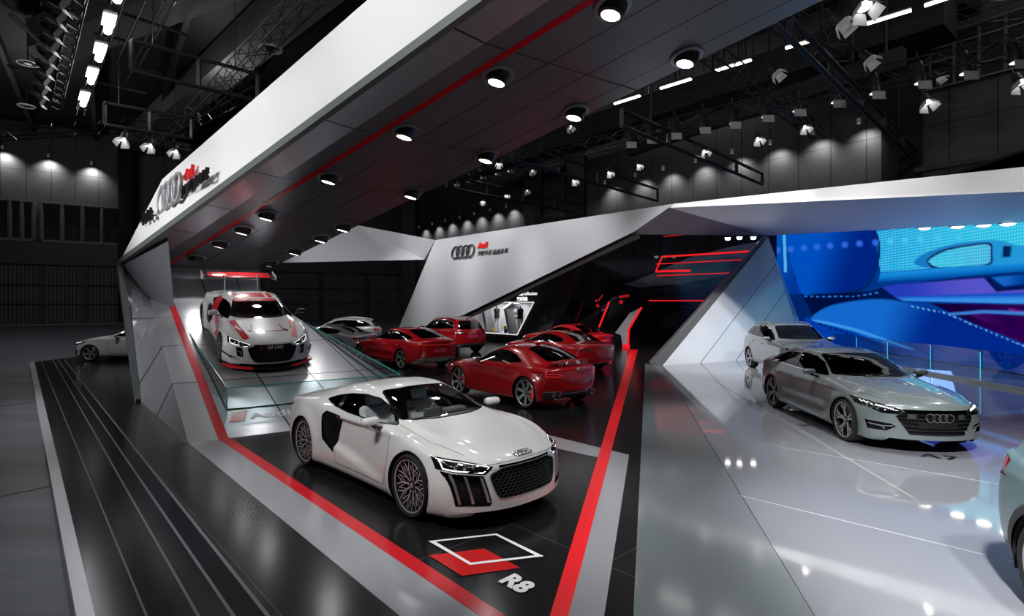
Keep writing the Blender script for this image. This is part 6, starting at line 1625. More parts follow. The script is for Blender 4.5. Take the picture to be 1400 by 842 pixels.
# ------------------------------------------------------------------ black glass wall with glowing bars for its red reflections, totem
bgm = line_mat('black_glass_wall', (.017, .016, .017), (.002, .002, .002), .045, 1.5, 0, .04, 0)
bw = empty('black_glass_wall', (2.5, 30.8, 0), 0, 'tall black mirror-glass wall behind the red cars, with red reflections drawn as glowing lines', 'glass wall')
def bwp(px, py): return onp(px, py, (2.5, 30.8, 0), (.06, -1, 0))
V4 = [bwp(728, 469.5), bwp(1062, 472), bwp(1062, 300), bwp(728, 300)]; V4 = [Vector((p.x, p.y, 0 if i < 2 else 7.2)) - bw.location for i, p in enumerate(V4)]
uvmesh('glass_panels', V4 + [v + Vector((0, .2, 0)) for v in V4], [(0, 1, 2, 3), (7, 6, 5, 4), (0, 4, 5, 1), (2, 6, 7, 3), (0, 3, 7, 4), (1, 5, 6, 2)], [(v.x, v.z) for v in V4] * 2, bgm, bw)
redl = emis('red_light_and_reflection', (1., .018, .025), .85); redd = emis('red_reflection_dim', (.8, .02, .02), .45)  # on the wall these glowing bars imitate red reflections in the glass
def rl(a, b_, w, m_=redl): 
    p, q_ = bwp(*a) - bw.location + Vector((0, -.03, 0)), bwp(*b_) - bw.location + Vector((0, -.03, 0)); MB().bar(p, q_, .03, w * .6).build('light_and_reflection', m_, bw)
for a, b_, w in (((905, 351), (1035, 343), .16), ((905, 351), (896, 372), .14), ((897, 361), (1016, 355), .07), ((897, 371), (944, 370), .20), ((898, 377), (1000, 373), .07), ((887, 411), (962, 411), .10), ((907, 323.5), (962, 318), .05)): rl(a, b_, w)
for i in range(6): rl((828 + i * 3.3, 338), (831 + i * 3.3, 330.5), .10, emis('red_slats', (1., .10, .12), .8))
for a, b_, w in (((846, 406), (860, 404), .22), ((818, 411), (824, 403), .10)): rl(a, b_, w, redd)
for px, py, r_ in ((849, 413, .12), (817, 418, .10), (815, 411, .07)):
    p = bwp(px, py) - bw.location + Vector((0, -.03, 0)); MB().disc(r_, 18, 'Y', p).build('reflection_spot', redd, bw, False, False)
gp_ = MB(); gp_.prism([bwp(*c) - bw.location + Vector((0, -.012, 0)) for c in ((853, 389), (875, 381), (945, 351), (1000, 337), (1040, 330), (1040, 371), (960, 386), (872, 393))], Vector((0, .005, 0))); gp_.build('reflection_facet', mat('wall_reflection_grey', (.14, .14, .15), .12), bw)  # grey reflection in the glass, put on as flat coloured panels
gp_ = MB(); gp_.prism([bwp(*c) - bw.location + Vector((0, -.012, 0)) for c in ((893, 396), (1003, 374), (1000, 400), (952, 420))], Vector((0, .005, 0))); gp_.build('reflection_facet', mat('wall_reflection_dark', (.04, .04, .045), .12), bw)
tt = empty('light_totem', gz(856, 475.5), 0, 'bent grey totem edged in red light at the end of the red floor stripe', 'totem'); ti = -tt.location
Yt = tt.location.y; tp = lambda px, py, dy=0.: at(px, py, Yt + dy) + ti
q = MB(); q.prism([tp(*c) for c in ((851, 474), (857.5, 474), (860, 451), (876.5, 420.5), (861, 428), (841, 455), (849, 458))], Vector((.05, .25, 0))); q.build('totem_panel', mat('totem_grey', (.30, .31, .33), .35, .3), tt)
q = MB()
for a, b_ in (((858.5, 474), (859.5, 450)), ((859.5, 450), (877, 420))): q.bar(tp(*a, -.02), tp(*b_, -.02), .10, .06, (0, 1, 0))
q.build('light_and_reflection', redl, tt)
q = MB(); q.rbox(tp(856, 473.5), (.34, .3, .24), .06); q.build('totem_foot', redl, tt)
ls = empty('light_baton', gz(819, 476), 0, 'thin leaning red light baton behind the farthest red coupe', 'light baton'); MB().bar(at(819, 447, 27.5) - ls.location, at(833, 412.5, 27.5) - ls.location, .08).build('light_and_reflection', redl, ls); MB().bar((0, 0, 0), at(819, 447, 27.5) - ls.location, .05).build('stem', dark, ls)

# ------------------------------------------------------------------ showcase under the sign wall
sp_ = lambda k, z, off=0.: fpt(k, z, -2.0 - off)
sc_ = empty('showcase_wall', sp_(2, 0), 0, 'dark slanting showcase wall with a lit collection window under the sign wall', 'showcase'); si = -sc_.location
dkw = mat('showcase_dark', (.035, .034, .038), .3, coat=.3)
win = [sp_(-.2, .50), sp_(5.27, .50), sp_(6.61, 2.33), sp_(-.2, 2.33)]
q = MB()
Wo = [sp_(-3, 0), sp_(7.0, 0), sp_(10.9, 6.3), sp_(-3, 6.3)]
q.add([p + si for p in Wo + win], [(0, 1, 5, 4), (1, 2, 6, 5), (2, 3, 7, 6), (3, 0, 4, 7)]); q.build('front_panel', dkw, sc_, False, False)
q = MB(); q.prism([p + si for p in (sp_(6.55, 0, -.1), sp_(7.4, 0, -.1), sp_(11.2, 6.3, -.1), sp_(10.4, 6.3, -.1))], FN * -.5); q.build('slanted_pillar', mat('showcase_pillar', (.05, .046, .052), .25, coat=.4), sc_)
q = MB()
for a, b_ in ((1, 2), (2, 3), (0, 1)): q.bar(win[a] + si + FN * .03, win[b_] + si + FN * .03, .04)
q.build('window_frame', emis('showcase_frame', (1, 1, 1), .9), sc_)
q = MB(); dpt = -FN * 1.6; wi = [p + si for p in win]; q.add(wi + [p + dpt for p in wi], [(0, 4, 5, 1), (1, 5, 6, 2), (2, 6, 7, 3), (3, 7, 4, 0), (4, 7, 6, 5)]); q.build('display_niche', mat('showcase_niche', (.62, .61, .63), .5), sc_, False, False)
q = MB(); q.prism([p + si for p in (sp_(-3, 0, -.15), sp_(7, 0, -.15), sp_(7, .18, -.15), sp_(-3, .18, -.15))], -FN * .1); q.build('plinth', mat('showcase_plinth', (.02, .02, .022), .3), sc_)
ln = empty('showcase_light_rod')
bpy.data.objects.remove(ln)
l = bpy.data.lights.new('niche_light', 'AREA'); l.energy = 60; l.size = 3.5; l.size_y = .5; l.shape = 'RECTANGLE'; lo = bpy.data.objects.new('niche_light', l); COL.objects.link(lo); lo.location = sp_(3.0, 2.28, .8); lo.rotation_euler = (0, 0, math.atan2(FDv.y, FDv.x))
sgn = empty('collection_sign', sp_(5.9, 2.6), 0, 'small white collection lettering above the lit showcase window', 'sign'); swm = emis('sign_white_glow', (1, 1, 1), 1.4)
face_text(sgn, 'Audi', .27, sp_(0, 0, -.02), FDv, Uf, FN, (5.25, 2.80), swm, .004, .014); face_text(sgn, 'collection', .27, sp_(0, 0, -.02), FDv, Uf, FN, (5.82, 2.80), swm, .004, .0); face_text(sgn, '奥迪精品', .22, sp_(0, 0, -.02), FDv, Uf, FN, (5.25, 2.50), swm, .004, .006)
finm = mat('display_fin_grey', (.30, .30, .32), .35); finw = emis('fin_light', (1, 1, 1), 1.8)
for i, k in enumerate((1.75, 3.85)):
    o = empty('display_fin', sp_(k, .5, .5), 0, ['left', 'right'][i] + ' bent grey display fin with lit top inside the showcase', 'display fin', 'display fins in the showcase'); oi = -o.location
    q = MB(); q.prism([p + oi for p in (sp_(k + .32, .5, .3), sp_(k + .50, .5, .3), sp_(k + .12, 1.95, .3), sp_(k + .62, 2.24, .3), sp_(k + .50, 2.27, .3), sp_(k - .12, 1.95, .3))], FN * -.6); q.build('fin_panel', finm, o)
    q = MB(); q.bar(sp_(k - .06, 1.99, .27) + oi, sp_(k + .56, 2.29, .27) + oi, .07); q.build('lit_edge', finw, o)
    # dressed bust
    d = empty('dress_form', sp_(k + .85, .52, .75), 0, ['left', 'right'][i] + ' dress form in a black top and white trousers in the showcase', 'dress form', 'dress forms in the showcase')
    q = MB(); q.lathe([(.001, 1.0), (.10, .98), (.17, .85), (.13, 1.25) if False else (.155, 1.1), (.19, 1.32), (.17, 1.42), (.06, 1.48), (.05, 1.58), (.001, 1.6)], 14, 'Z'); q.build('black_top', mat('cloth_black', (.02, .02, .022), .8), d, True)
    for sd in (-1, 1): MB().tube([(sd * .08, 0, .9), (sd * .10, 0, .45), (sd * .10, 0, .04)], .085, 10, False, .06).build('trouser_leg', mat('cloth_white', (.7, .7, .7), .8), d, True)
    MB().lathe([(.001, .03), (.18, .03), (.2, 0)], 16, 'Z').build('base', finm, d)
bagm = mat('bag_dark', (.10, .10, .11), .6)
for i, (k, z) in enumerate(((3.62, 2.0), (3.55, 1.66), (3.85, 1.66), (3.55, 1.38), (3.9, 1.38))):
    o = empty('travel_bag', sp_(k, z, 1.45), 0, ['topmost dark bag on the showcase back wall', 'left bag of the middle pair on the showcase back wall', 'right bag of the middle pair on the showcase back wall', 'left bag of the lowest pair on the showcase back wall', 'right bag of the lowest pair on the showcase back wall'][i], 'bag', 'dark bags on the showcase back wall')
    MB().rbox((0, 0, 0), (.26, .12, .16), .04).build('bag_body', bagm, o, True); MB().tube([(-.07, 0, .07), (-.05, 0, .14), (.05, 0, .14), (.07, 0, .07)], .012, 6).build('handle', bagm, o)
for i, (k, c_) in enumerate(((3.62, (.75, .55, .02)), (3.66, (.03, .03, .22)), (4.98, (.75, .55, .02)), (2.45, (.70, .52, .05)))):
    o = MB().rbox((0, 0, .12), (.22, .2, .24), .05).build('folded_product', mat('product_%d' % i, c_, .5), None, True); o.location = sp_(k, .52 + (.18 if i in (0, 2) else 0), .55)
    tag(o, ['yellow folded item by the right display fin', 'navy folded item below the yellow one', 'yellow folded item right of the right dress form', 'yellow folded item by the left display fin'][i], 'product')

# ------------------------------------------------------------------ leaning white panel (pyramid) and the blue screen with its plinth
AP = at(1050, 324, 25.2); PL = Vector((5.28, 20.56, 0)); pm = line_mat('pyramid_panel', (.62, .63, .66), (.12, .12, .13), .16, 0, 1.08, 0, .028, .15)
py = empty('leaning_panel', PL, 0, 'leaning triangular white panel with diagonal joints left of the blue screen', 'leaning panel'); pi_ = -PL
crease = lerp(PB0, PB1, .90); e_u = (AP - PB0).normalized()
def puv(p): d = p - PB0; a = d.dot(e_u); return (a, (d - e_u * a).length)
uvmesh('front_face', [p + pi_ for p in (PB0, crease, AP)], [(0, 1, 2)], [puv(p) for p in (PB0, crease, AP)], pm, py)
uvmesh('side_face', [p + pi_ for p in (crease, PB1 + Vector((.0, .6, 0)), AP)], [(0, 1, 2)], [puv(p) for p in (crease, PB1, AP)], mat('pyramid_side', (.60, .61, .65), .16, .15), py)
q = MB(); q.add([p + pi_ for p in (PL, PB0, AP, AP + Vector((-.22, -.05, .06)), PL + Vector((.1, .7, 0)))], [(0, 1, 2, 3), (0, 3, 4)]); q.build('edge_face', mat('pyramid_edge', (.20, .21, .22), .25, .4), py, False, False)
q = MB(); q.add([p + pi_ for p in (PL + Vector((.1, .7, 0)), AP + Vector((-.2, .1, .05)), AP, PB1 + Vector((.0, .6, 0)))], [(0, 1, 2, 3)]); q.build('back_face', mat('arch_back', (.10, .10, .11), .5), py, False, False)

SO = Vector((15.6, 16.5, 0)); SD = Vector((.11, 1, 0)).normalized(); SN = Vector((-1, .11, 0)).normalized()
def spx(px, py):
    p = onp(px, py, SO, SN); d = p - SO; return (d.dot(SD), d.z)
LAY = []      # (outline in screen metres, colour a, colour b, gradient axis from, to)
def art(pts, ca, cb=None, g0=None, g1=None, soft=.05, mask=0):
    LAY.append(([spx(*p) for p in pts], ca, cb, spx(*g0) if g0 else None, spx(*g1) if g1 else None, soft, mask))
R_ = 1520
art([(1040, 300), (R_, 280), (R_, 560), (1040, 520)], (.0, .02, .16), (.0, .06, .42), (1100, 450), (1400, 420))
art([(1195, 316), (R_, 280), (R_, 352), (1330, 362), (1204, 372)], (.0, .42, .85), (.02, .62, .92), (1200, 350), (1400, 330), .04, 1)
art([(1056, 318), (1083, 316), (1086, 380), (1100, 402), (1060, 402)], (.0, .10, .55), (.0, .04, .35), (1060, 320), (1090, 400))
art([(1070, 318), (1074, 318), (1076, 372), (1072, 372)], (.1, .5, .9))
art(spline2([(1081, 316), (1140, 310), (1192, 314), (1199, 330), (1199, 350), (1194, 370), (1183, 388), (1160, 398), (1126, 402), (1098, 402), (1088, 380), (1080, 350)], 5, True), (.0, .09, .60), (.0, .02, .26), (1110, 335), (1160, 395))
art(spline2([(1192, 314), (1197, 314), (1203, 330), (1203, 352), (1197, 374), (1186, 392), (1160, 402), (1110, 405), (1110, 402), (1160, 398), (1183, 388), (1194, 370), (1199, 350), (1199, 330)], 4, True), (.0, .02, .16))
art([(1098, 404), (1190, 398), (1215, 390), (1240, 388), (R_, 350), (R_, 395), (1230, 412), (1180, 420), (1110, 430)], (.0, .005, .06), (.0, .02, .18), (1150, 410), (1380, 380))
art(spline2([(1252, 362), (1255, 352), (1275, 342), (1310, 332), (1356, 328), (1375, 330), (1400, 336), (R_, 345), (R_, 366), (1400, 363), (1330, 368), (1285, 368)], 4, True), (.01, .22, .62), (.02, .36, .80), (1260, 360), (1400, 340))
art(spline2([(1268, 354), (1290, 341), (1325, 334), (1354, 332), (1357, 345), (1354, 362), (1320, 366), (1280, 367), (1270, 362)], 4, True), (.01, .01, .10))
art(spline2([(1271, 355), (1292, 343.5), (1325, 336.5), (1351, 334.5), (1354, 345), (1351, 360), (1320, 364), (1284, 365), (1273, 361)], 4, True), (.03, .60, .88), (.05, .52, .85), (1280, 350), (1350, 350), .03, 1)
art([(1371, 336), (1383, 336), (1382, 351), (1370, 352)], (.0, .02, .10))
art([(1204, 373), (1290, 366), (1400, 360), (R_, 352), (R_, 362), (1400, 371), (1290, 380), (1200, 385)], (.01, .30, .85), (.0, .10, .45), (1300, 366), (1300, 380))
art([(1205, 392), (1225, 389), (1345, 380), (1362, 397), (R_, 385), (R_, 412), (1400, 414), (1230, 410), (1218, 402)], (.02, .05, .55), (.11, .10, .68), (1230, 400), (1345, 384))
art([(1224, 406), (1290, 403), (R_, 396), (R_, 414), (1400, 415), (1236, 411)], (.0, .06, .60), (.05, .34, .95), (1300, 402), (1300, 412))
art([(1346, 380), (1352, 379), (1368, 393), (R_, 378), (R_, 386), (1362, 399)], (.0, .01, .10))
art([(1356, 379), (1400, 375), (R_, 365), (R_, 376), (1400, 388), (1372, 391)], (.01, .15, .65), (.0, .06, .4), (1370, 380), (1400, 386))
art([(1270, 414), (R_, 418), (R_, 500), (1400, 470), (1330, 442)], (.008, .0, .05), (.03, .0, .09), (1300, 420), (1400, 460))
art([(1320, 428), (1390, 426), (1386, 448), (1360, 446)], (.05, .003, .14), (.02, .0, .07), (1330, 430), (1385, 445))
art([(1296, 428), (1345, 424), (R_, 430), (R_, 436), (1345, 428), (1300, 431)], (.05, .25, .80))
art([(1378, 421), (1396, 425), (1394, 427), (1380, 424)], (.25, .02, .35))
art(spline2([(1108, 436), (1130, 420), (1165, 412), (1200, 409), (1232, 412), (1275, 422), (1330, 443), (1400, 473), (R_, 520), (R_, 560), (1400, 508), (1310, 486), (1230, 476), (1160, 460), (1120, 445)], 4, True), (.008, .16, .70), (.0, .025, .30), (1205, 420), (1262, 482), .10)
art(spline2([(1100, 434), (1120, 440), (1170, 455), (1250, 480), (R_, 520), (R_, 545), (1250, 482), (1150, 474), (1112, 460)], 3, True), (.0, .05, .45), (.0, .03, .28), (1120, 445), (1250, 480))
art(spline2([(1116, 437), (1170, 449), (1240, 474), (1250, 477), (1240, 476), (1170, 453), (1116, 440)], 3, True), (.05, .35, .95))
for i in range(22):
    x = 1246 + i * 7.2; y = 414.5 + (x - 1232) * .20 + max(0, x - 1290) * .22; art([(x, y), (x + 3.5, y + 1.2), (x + 3.5, y + 3.4), (x, y + 2.2)], (.12, .45, .95), soft=.01)
for i in range(16):
    x = 1120 + i * 7; y = 441 + i * 2.5; art([(x, y), (x + 4, y + 1.5), (x + 4, y + 4), (x, y + 2.5)], (.0, .01, .12), soft=.01)
for i in range(13):
    x = 1100 + i * 8; y = 404.5 - (i > 8) * (i - 8) * 1.2; art([(x, y), (x + 4, y - .3), (x + 4, y + 1.6), (x, y + 1.8)], (.02, .22, .8), soft=.01)
for i, x in enumerate((1063, 1081, 1099, 1117, 1135, 1155, 1175, 1197, 1217, 1237, 1259, 1283, 1310)):
    y = 342 - i * 1.5; art([(x + 4.5 * math.cos(a), y + 4.2 * math.sin(a)) for a in np.linspace(0, 2 * PI, 11)[:-1]], (.03, .16, .85) if x < 1200 else (.06, .68, .93), soft=.14)
NS, NZ = 300, 170; s_lo, s_hi, z_lo, z_hi = -4.0, 20., .13, 6.9
SS = s_lo + (s_hi - s_lo) * np.linspace(0, 1, NS)**1.25; ZZ = np.linspace(z_lo, z_hi, NZ)
gs, gzz = np.meshgrid(SS, ZZ); colr = np.zeros((NZ, NS, 3)); msk = np.zeros((NZ, NS))
def inside_np(P, X, Y):
    c_ = np.zeros(X.shape, bool); d2 = np.full(X.shape, 1e9); n = len(P)
    for i in range(n):
        (x0, y0), (x1, y1) = P[i - 1], P[i]
        if y0 != y1:
            h = ((y0 > Y) != (y1 > Y)) & (X < (x1 - x0) * (Y - y0) / (y1 - y0) + x0); c_ ^= h
        L2 = (x1 - x0)**2 + (y1 - y0)**2 + 1e-12; t = np.clip(((X - x0) * (x1 - x0) + (Y - y0) * (y1 - y0)) / L2, 0, 1)
        d2 = np.minimum(d2, (X - x0 - t * (x1 - x0))**2 + (Y - y0 - t * (y1 - y0))**2)
    d = np.sqrt(d2); return np.where(c_, d, -d)
for P, ca, cb, g0, g1, soft, mk in LAY:
    x0, x1 = min(p[0] for p in P) - .3, max(p[0] for p in P) + .3; j0, j1 = np.searchsorted(SS, [x0, x1])
    if j1 <= j0: continue
    X, Y = gs[:, j0:j1], gzz[:, j0:j1]; a = np.clip(inside_np(P, X, Y) / soft + .5, 0, 1)
    c_ = np.array(ca)[None, None, :] * np.ones(X.shape + (1,))
    if cb is not None:
        dx, dy = g1[0] - g0[0], g1[1] - g0[1]; t = np.clip(((X - g0[0]) * dx + (Y - g0[1]) * dy) / (dx * dx + dy * dy), 0, 1)[..., None]; t = t * t * (3 - 2 * t); c_ = np.array(ca) * (1 - t) + np.array(cb) * t
    colr[:, j0:j1] = colr[:, j0:j1] * (1 - a[..., None]) + c_ * a[..., None]; msk[:, j0:j1] = msk[:, j0:j1] * (1 - a) + mk * a
scr = empty('led_screen', SO + SD * 6, 0, 'huge blue screen showing a glossy car door interior, under the right canopy', 'screen'); sci = -scr.location
vs = [SO + SD * float(s) + Vector((0, 0, float(z))) + sci for z in ZZ for s in SS]; fs = [(j * NS + i, j * NS + i + 1, (j + 1) * NS + i + 1, (j + 1) * NS + i) for j in range(NZ - 1) for i in range(NS - 1)]
me = bpy.data.meshes.new('display'); me.from_pydata([tuple(v) for v in vs], [], fs); at_ = me.color_attributes.new('picture', 'FLOAT_COLOR', 'POINT')
at_.data.foreach_set('color', np.concatenate([colr, msk[..., None]], axis=2).reshape(-1).astype(np.float32))
uvl = me.uv_layers.new(name='UVMap'); vi = np.zeros(len(me.loops), np.int32); me.loops.foreach_get('vertex_index', vi)
uvl.data.foreach_set('uv', np.stack([gs.reshape(-1)[vi], gzz.reshape(-1)[vi]], 1).reshape(-1).astype(np.float32))
sm = bpy.data.materials.new('screen_picture'); sm.use_nodes = True; N, L = nodes(sm); N.remove(N['Principled BSDF'])
at2 = N.new('ShaderNodeAttribute'); at2.attribute_name = 'picture'; e = N.new('ShaderNodeEmission'); e.inputs['Strength'].default_value = .86
uvn = N.new('ShaderNodeUVMap'); vo = N.new('ShaderNodeTexVoronoi'); vo.inputs['Scale'].default_value = 9.; vo.inputs['Randomness'].default_value = 0.; L.new(uvn.outputs[0], vo.inputs['Vector'])
gt = N.new('ShaderNodeMath'); gt.operation = 'LESS_THAN'; gt.inputs[1].default_value = .30; L.new(vo.outputs['Distance'], gt.inputs[0]); mu = N.new('ShaderNodeMath'); mu.operation = 'MULTIPLY'; L.new(gt.outputs[0], mu.inputs[0]); L.new(at2.outputs['Alpha'], mu.inputs[1])
mx = N.new('ShaderNodeMix'); mx.data_type = 'RGBA'; mx.inputs['B'].default_value = (.30, .85, 1, 1); mm = N.new('ShaderNodeMath'); mm.operation = 'MULTIPLY'; mm.inputs[1].default_value = .55; L.new(mu.outputs[0], mm.inputs[0]); L.new(mm.outputs[0], mx.inputs['Factor']); L.new(at2.outputs['Color'], mx.inputs['A'])
L.new(mx.outputs['Result'], e.inputs['Color']); L.new(e.outputs[0], N['Material Output'].inputs['Surface'])
me.materials.append(sm); link('display', me, None, scr)
q = MB(); p0, p1 = SO + SD * s_lo + sci, SO + SD * s_hi + sci; q.prism([p0 - SN * .03 + Vector((0, 0, 0)), p1 - SN * .03, p1 - SN * .03 + Vector((0, 0, 7)), p0 - SN * .03 + Vector((0, 0, 7))], -SN * .3); q.build('cabinet', darker, scr)
# plinth before the screen, with a glass rail
plm = mat('screen_plinth', (.42, .46, .48), .15)
slab('floor_screen_plinth', [(13.30, 12.), (13.28, 14.), (13.62, 20.), (14.4, 26.), (17.5, 28.5), (15.6 - .05, 16.5), (15.0, 11)], .10, .12, plm)
rail = [Vector((13.42, 9.5, .1)), Vector((13.40, 11.6, .1)), Vector((13.42, 13.6, .1)), Vector((13.53, 15.6, .1)), Vector((13.64, 17.6, .1)), Vector((13.76, 19.8, .1)), Vector((14.02, 22.0, .1)), Vector((14.35, 24.2, .1))]
for i in range(len(rail) - 1):
    a, b_ = rail[i], rail[i + 1]; o = empty('glass_rail', a, 0, '%s clear glass pane from the near end of the rail before the blue screen' % ORD[i], 'glass rail', 'glass panes of the rail before the screen'); ai = -a; d = (b_ - a)
    n_ = d.cross(Vector((0, 0, 1))).normalized() * .012; up_ = Vector((0, 0, .85)); q = MB(); q.prism([v + ai for v in (a + d * .02, b_ - d * .02, b_ - d * .02 + up_, a + d * .02 + up_)], n_); q.build('pane', gl, o)
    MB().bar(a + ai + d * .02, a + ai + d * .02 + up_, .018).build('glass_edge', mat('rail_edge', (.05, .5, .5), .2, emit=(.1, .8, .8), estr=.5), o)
    MB().rbox(ai + a + d * .02 + Vector((0, 0, .82)), (.05, .05, .06), .01).build('clamp', M['chrome'], o)
# ------------------------------------------------------------------ the cars
pearl = paint('paint_pearl_white', (.70, .69, .675), .30); redp = paint('paint_red', (.38, .0045, .009), .22); greyp = paint('paint_metallic_grey', (.235, .275, .275), .26, .35); whitep = paint('paint_white', (.62, .63, .65), .25); silverp = paint('paint_silver', (.50, .51, .53), .25, .6); raceW = paint('paint_race_white', (.68, .68, .67), .3)
CAR = {}
def put_car(o, x, y, yaw, z=.0): o.location = (x, y, z); o.rotation_euler = (0, 0, math.radians(yaw)); return o
hero, _ = make_car('sports_coupe', SUPER, M, pearl, 'low pearl white sports coupe with honeycomb grille standing on the black floor', 'lattice', 'glass', 'seat_light', ('blade',))
put_car(hero, -1.3788, 7.4438, -45.6)
fast, _ = make_car('fastback', FAST, M, greyp, 'metallic grey four-door fastback facing forward on the white glossy floor', 'twin5', 'dglass', 'seat_dark', ('chrome_line', 'plate_front', 'silver_diff'))
put_car(fast, 6.603, 10.514, -94.1, .006)
fr_ = dup(fast, 'red five-door fastback seen from behind, just right of the ramp', None, {'paint_metallic_grey': redp}); put_car(fr_, -4.2185, 20.586, 133.5)
rnd, _ = make_car('compact_coupe', ROUND, M, redp, 'small round-roofed red coupe with rear wing and oval tailpipes behind the white coupe', 'blade7', 'dglass', 'seat_dark', ('wing', 'oval_exhaust', 'silver_mirror'))
put_car(rnd, .126, 13.411, 131.)
cpe, _ = make_car('two_door_coupe', COUPE, M, redp, 'red two-door coupe with pale tail lamps directly behind the round-roofed red coupe', 'star5', 'dglass', 'seat_dark', ('chrome_line', 'pale_tail'))
put_car(cpe, 1.509, 19.536, 127)
c2 = dup(cpe, 'farthest red coupe, nearest the leaning red light baton'); put_car(c2, 2.35, 24.6, 131)
suv, _ = make_car('suv', SUV, M, redp, 'red sport utility car parked in front of the lit showcase', 'twin5', 'dglass', 'seat_dark', ('rails', 'chrome_line', 'pale_tail'))
put_car(suv, -3.2228, 26.02, 129.7)
sg_ = dup(suv, 'grey sport utility car half hidden behind the grey fastback', None, {'paint_red': greyp}); put_car(sg_, 9.278, 17.873, -94.75, .006)
sn, _ = make_car('suv', SUV, M, paint('paint_blue_grey', (.20, .32, .35), .25, .3), 'tail corner of a blue-grey sport utility car cut off by the right edge', 'star5', 'dglass', 'seat_dark', ('cladding',)); put_car(sn, 4.33, 2.30, -107, .006)
wag, _ = make_car('estate_car', WAGON, M, whitep, 'white estate car with dark arch trims beyond the ramp', 'star5', 'dglass', 'seat_dark', ('rails', 'cladding'))
put_car(wag, -9.676, 29.607, 186.)
sed, _ = make_car('sedan', SEDAN, M, whitep, 'white sedan facing left, half hidden behind the arch leg', 'star5', 'dglass', 'seat_dark', ('chrome_line',))
put_car(sed, -15.4, 22.3, 188)
sil = dup(cpe, 'silver coupe peeping over the right edge of the ramp', None, {'paint_red': silverp}); put_car(sil, -8.4, 24.2, 165)
race = make_race_car(M, raceW, 'white and red race car with a big rear wing parked nose-down on the ramp')
Xa = -U.normalized(); Za = Nn; Ya = Za.cross(Xa).normalized(); pr = ramp_at(2.33, 1.47) + U.normalized() * 2.33
race.matrix_world = Matrix(((Xa.x, Ya.x, Za.x, pr.x), (Xa.y, Ya.y, Za.y, pr.y), (Xa.z, Ya.z, Za.z, pr.z), (0, 0, 0, 1)))
# ------------------------------------------------------------------ light and camera
def area(loc, target, size, energy, spread=180, color=(1, 1, 1), sy=None):
    l = bpy.data.lights.new('soffit_fill', 'AREA'); l.energy = energy; l.size = size; l.color = color; l.spread = math.radians(spread)
    if sy: l.shape = 'RECTANGLE'; l.size_y = sy
    o = bpy.data.objects.new('soffit_fill', l); COL.objects.link(o); o.location = loc; o.rotation_euler = (Vector(target) - Vector(loc)).to_track_quat('-Z', 'Y').to_euler(); return o
def spot(loc, target, energy, angle, blend=.6, color=(1, 1, 1), r=.25):
    l = bpy.data.lights.new('fill_spot', 'SPOT'); l.energy = energy; l.spot_size = math.radians(angle); l.spot_blend = blend; l.color = color; l.shadow_soft_size = r  # unseen spots without fixtures, added to brighten single things
    o = bpy.data.objects.new('fill_spot', l); COL.objects.link(o); o.location = loc; o.rotation_euler = (Vector(target) - Vector(loc)).to_track_quat('-Z', 'Y').to_euler(); return o
def point(loc, energy, r=.2, color=(1, 1, 1)):
    l = bpy.data.lights.new('hall_fill', 'POINT'); l.energy = energy; l.shadow_soft_size = r; l.color = color; o = bpy.data.objects.new('hall_fill', l); COL.objects.link(o); o.location = loc; return o
# unseen point lamps added as fill for the dark hall
for x, y in ((-30, 20), (-22, 40), (-40, 45), (-2, 50), (10, 40), (22, 20), (-8, 20), (8, 8), (-16, 6)): point((x, y, 17.5), 480, .25)
# unseen spots added in front of the fascia to brighten it
for t in (2, 5, 8, 11): spot(C1 + CD * t + nF * 7 + Vector((0, 0, 1.6)), C1 + CD * t + Vector((0, 0, .75)), 2100, 55, .9)
# sign wall, canopy fascia
for k in (1, 6, 11): spot(fpt(k, 10.5, 7.0), fpt(k, 4.2), 2800, 50, .9)
spot((8, 9, 11.5), (9, 17, 5.8), 3200, 55, .9); spot((11, 5, 11), (12, 13, 5.3), 2600, 60, .9)
spot((-17, 5.5, 6.5), (-8.5, 12.5, 1.6), 2300, 50, .9)
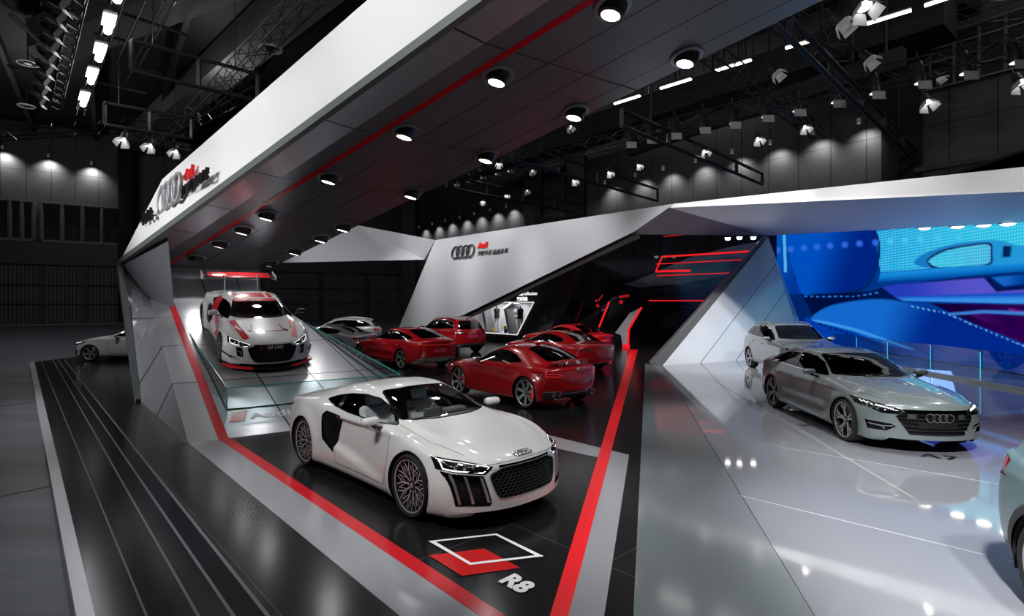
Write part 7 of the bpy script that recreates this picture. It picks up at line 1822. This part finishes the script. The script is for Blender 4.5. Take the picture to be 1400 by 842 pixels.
# cars and floors
for loc, tg, e, a in (((-6.5, 2.0, 9), (-1.2, 7.6, .4), 1550, 40), ((1.8, 3.5, 8.5), (-.8, 7.0, .4), 1100, 42), ((4.5, 6, 10), (.2, 13.4, .4), 1100, 36), ((5.5, 12, 10.5), (1.6, 19.5, .5), 1100, 36), ((-2, 14, 10), (-4.0, 20.6, .5), 1000, 36), ((1, 19, 11), (-3, 26, .6), 1000, 34), ((7, 17, 11), (2.6, 24.5, .5), 800, 34),
                      ((4.5, 4.5, 10), (6.6, 10.5, .4), 600, 42), ((9, 6, 10.5), (6.8, 11.5, .4), 450, 42), ((7, 11.0, 9.8), (9.3, 17.8, .6), 1300, 40), ((1.6, .4, 7.6), (5.8, 4.4, 0), 6800, 50), ((3.6, 9.6, 6.2), (.1, 13.2, .6), 520, 50), ((3.6, -.6, 8), (3.6, 4.0, 0), 3000, 46), ((-.5, 4.5, 6.5), (-.2, 8.3, .9), 260, 36), ((-9, 22, 9), (-9, 31, 5.6), 1400, 50), ((5.5, 9.5, 10), (4.6, 9.5, 0), 1800, 40), ((-4, 1.5, 8), (-3.5, 5.5, 0), 700, 50), ((6, 13, 10), (7.5, 21, 2.), 4000, 50), ((-14, 15, 12), (-15.5, 22, .5), 900, 30), ((-8, 22, 12), (-9, 29, .6), 1500, 34), ((-9.5, 6.5, 4.2), (-7.2, 14.6, 1.4), 200, 50)):
    spot(loc, tg, e, a)
# glow of the screen on the floor comes from the screen itself; an unseen blue lamp is added to light the soffit
area((14.0, 18, .2), (12.0, 16, 5.2), 1., 110, 170, (.32, .5, 1.), 12)
spot((6.9, 24.5, .4), (8.2, 19.5, 5.8), 260, 80, .9)  # unseen low spot added to brighten the soffit
w = bpy.data.worlds.new('World'); bpy.context.scene.world = w; w.use_nodes = True; w.node_tree.nodes['Background'].inputs[0].default_value = (.01, .01, .012, 1)
cam = bpy.data.cameras.new('Camera'); co = bpy.data.objects.new('Camera', cam); COL.objects.link(co); co.location = (0, 0, CH); co.rotation_euler = (PI / 2, 0, 0)
cam.sensor_width = 36; cam.lens = FOC / 1400 * 36; cam.shift_y = (HOR - 421) / 1400; cam.clip_end = 300
sc = bpy.context.scene; sc.camera = co
sc.view_settings.view_transform = 'Standard'; sc.view_settings.look = 'None'; sc.view_settings.exposure = 0
cy = sc.cycles; cy.use_denoising = True; cy.max_bounces = 7; cy.glossy_bounces = 4; cy.transparent_max_bounces = 12; cy.diffuse_bounces = 3; cy.sample_clamp_indirect = 4; cy.caustics_reflective = False; cy.caustics_refractive = False
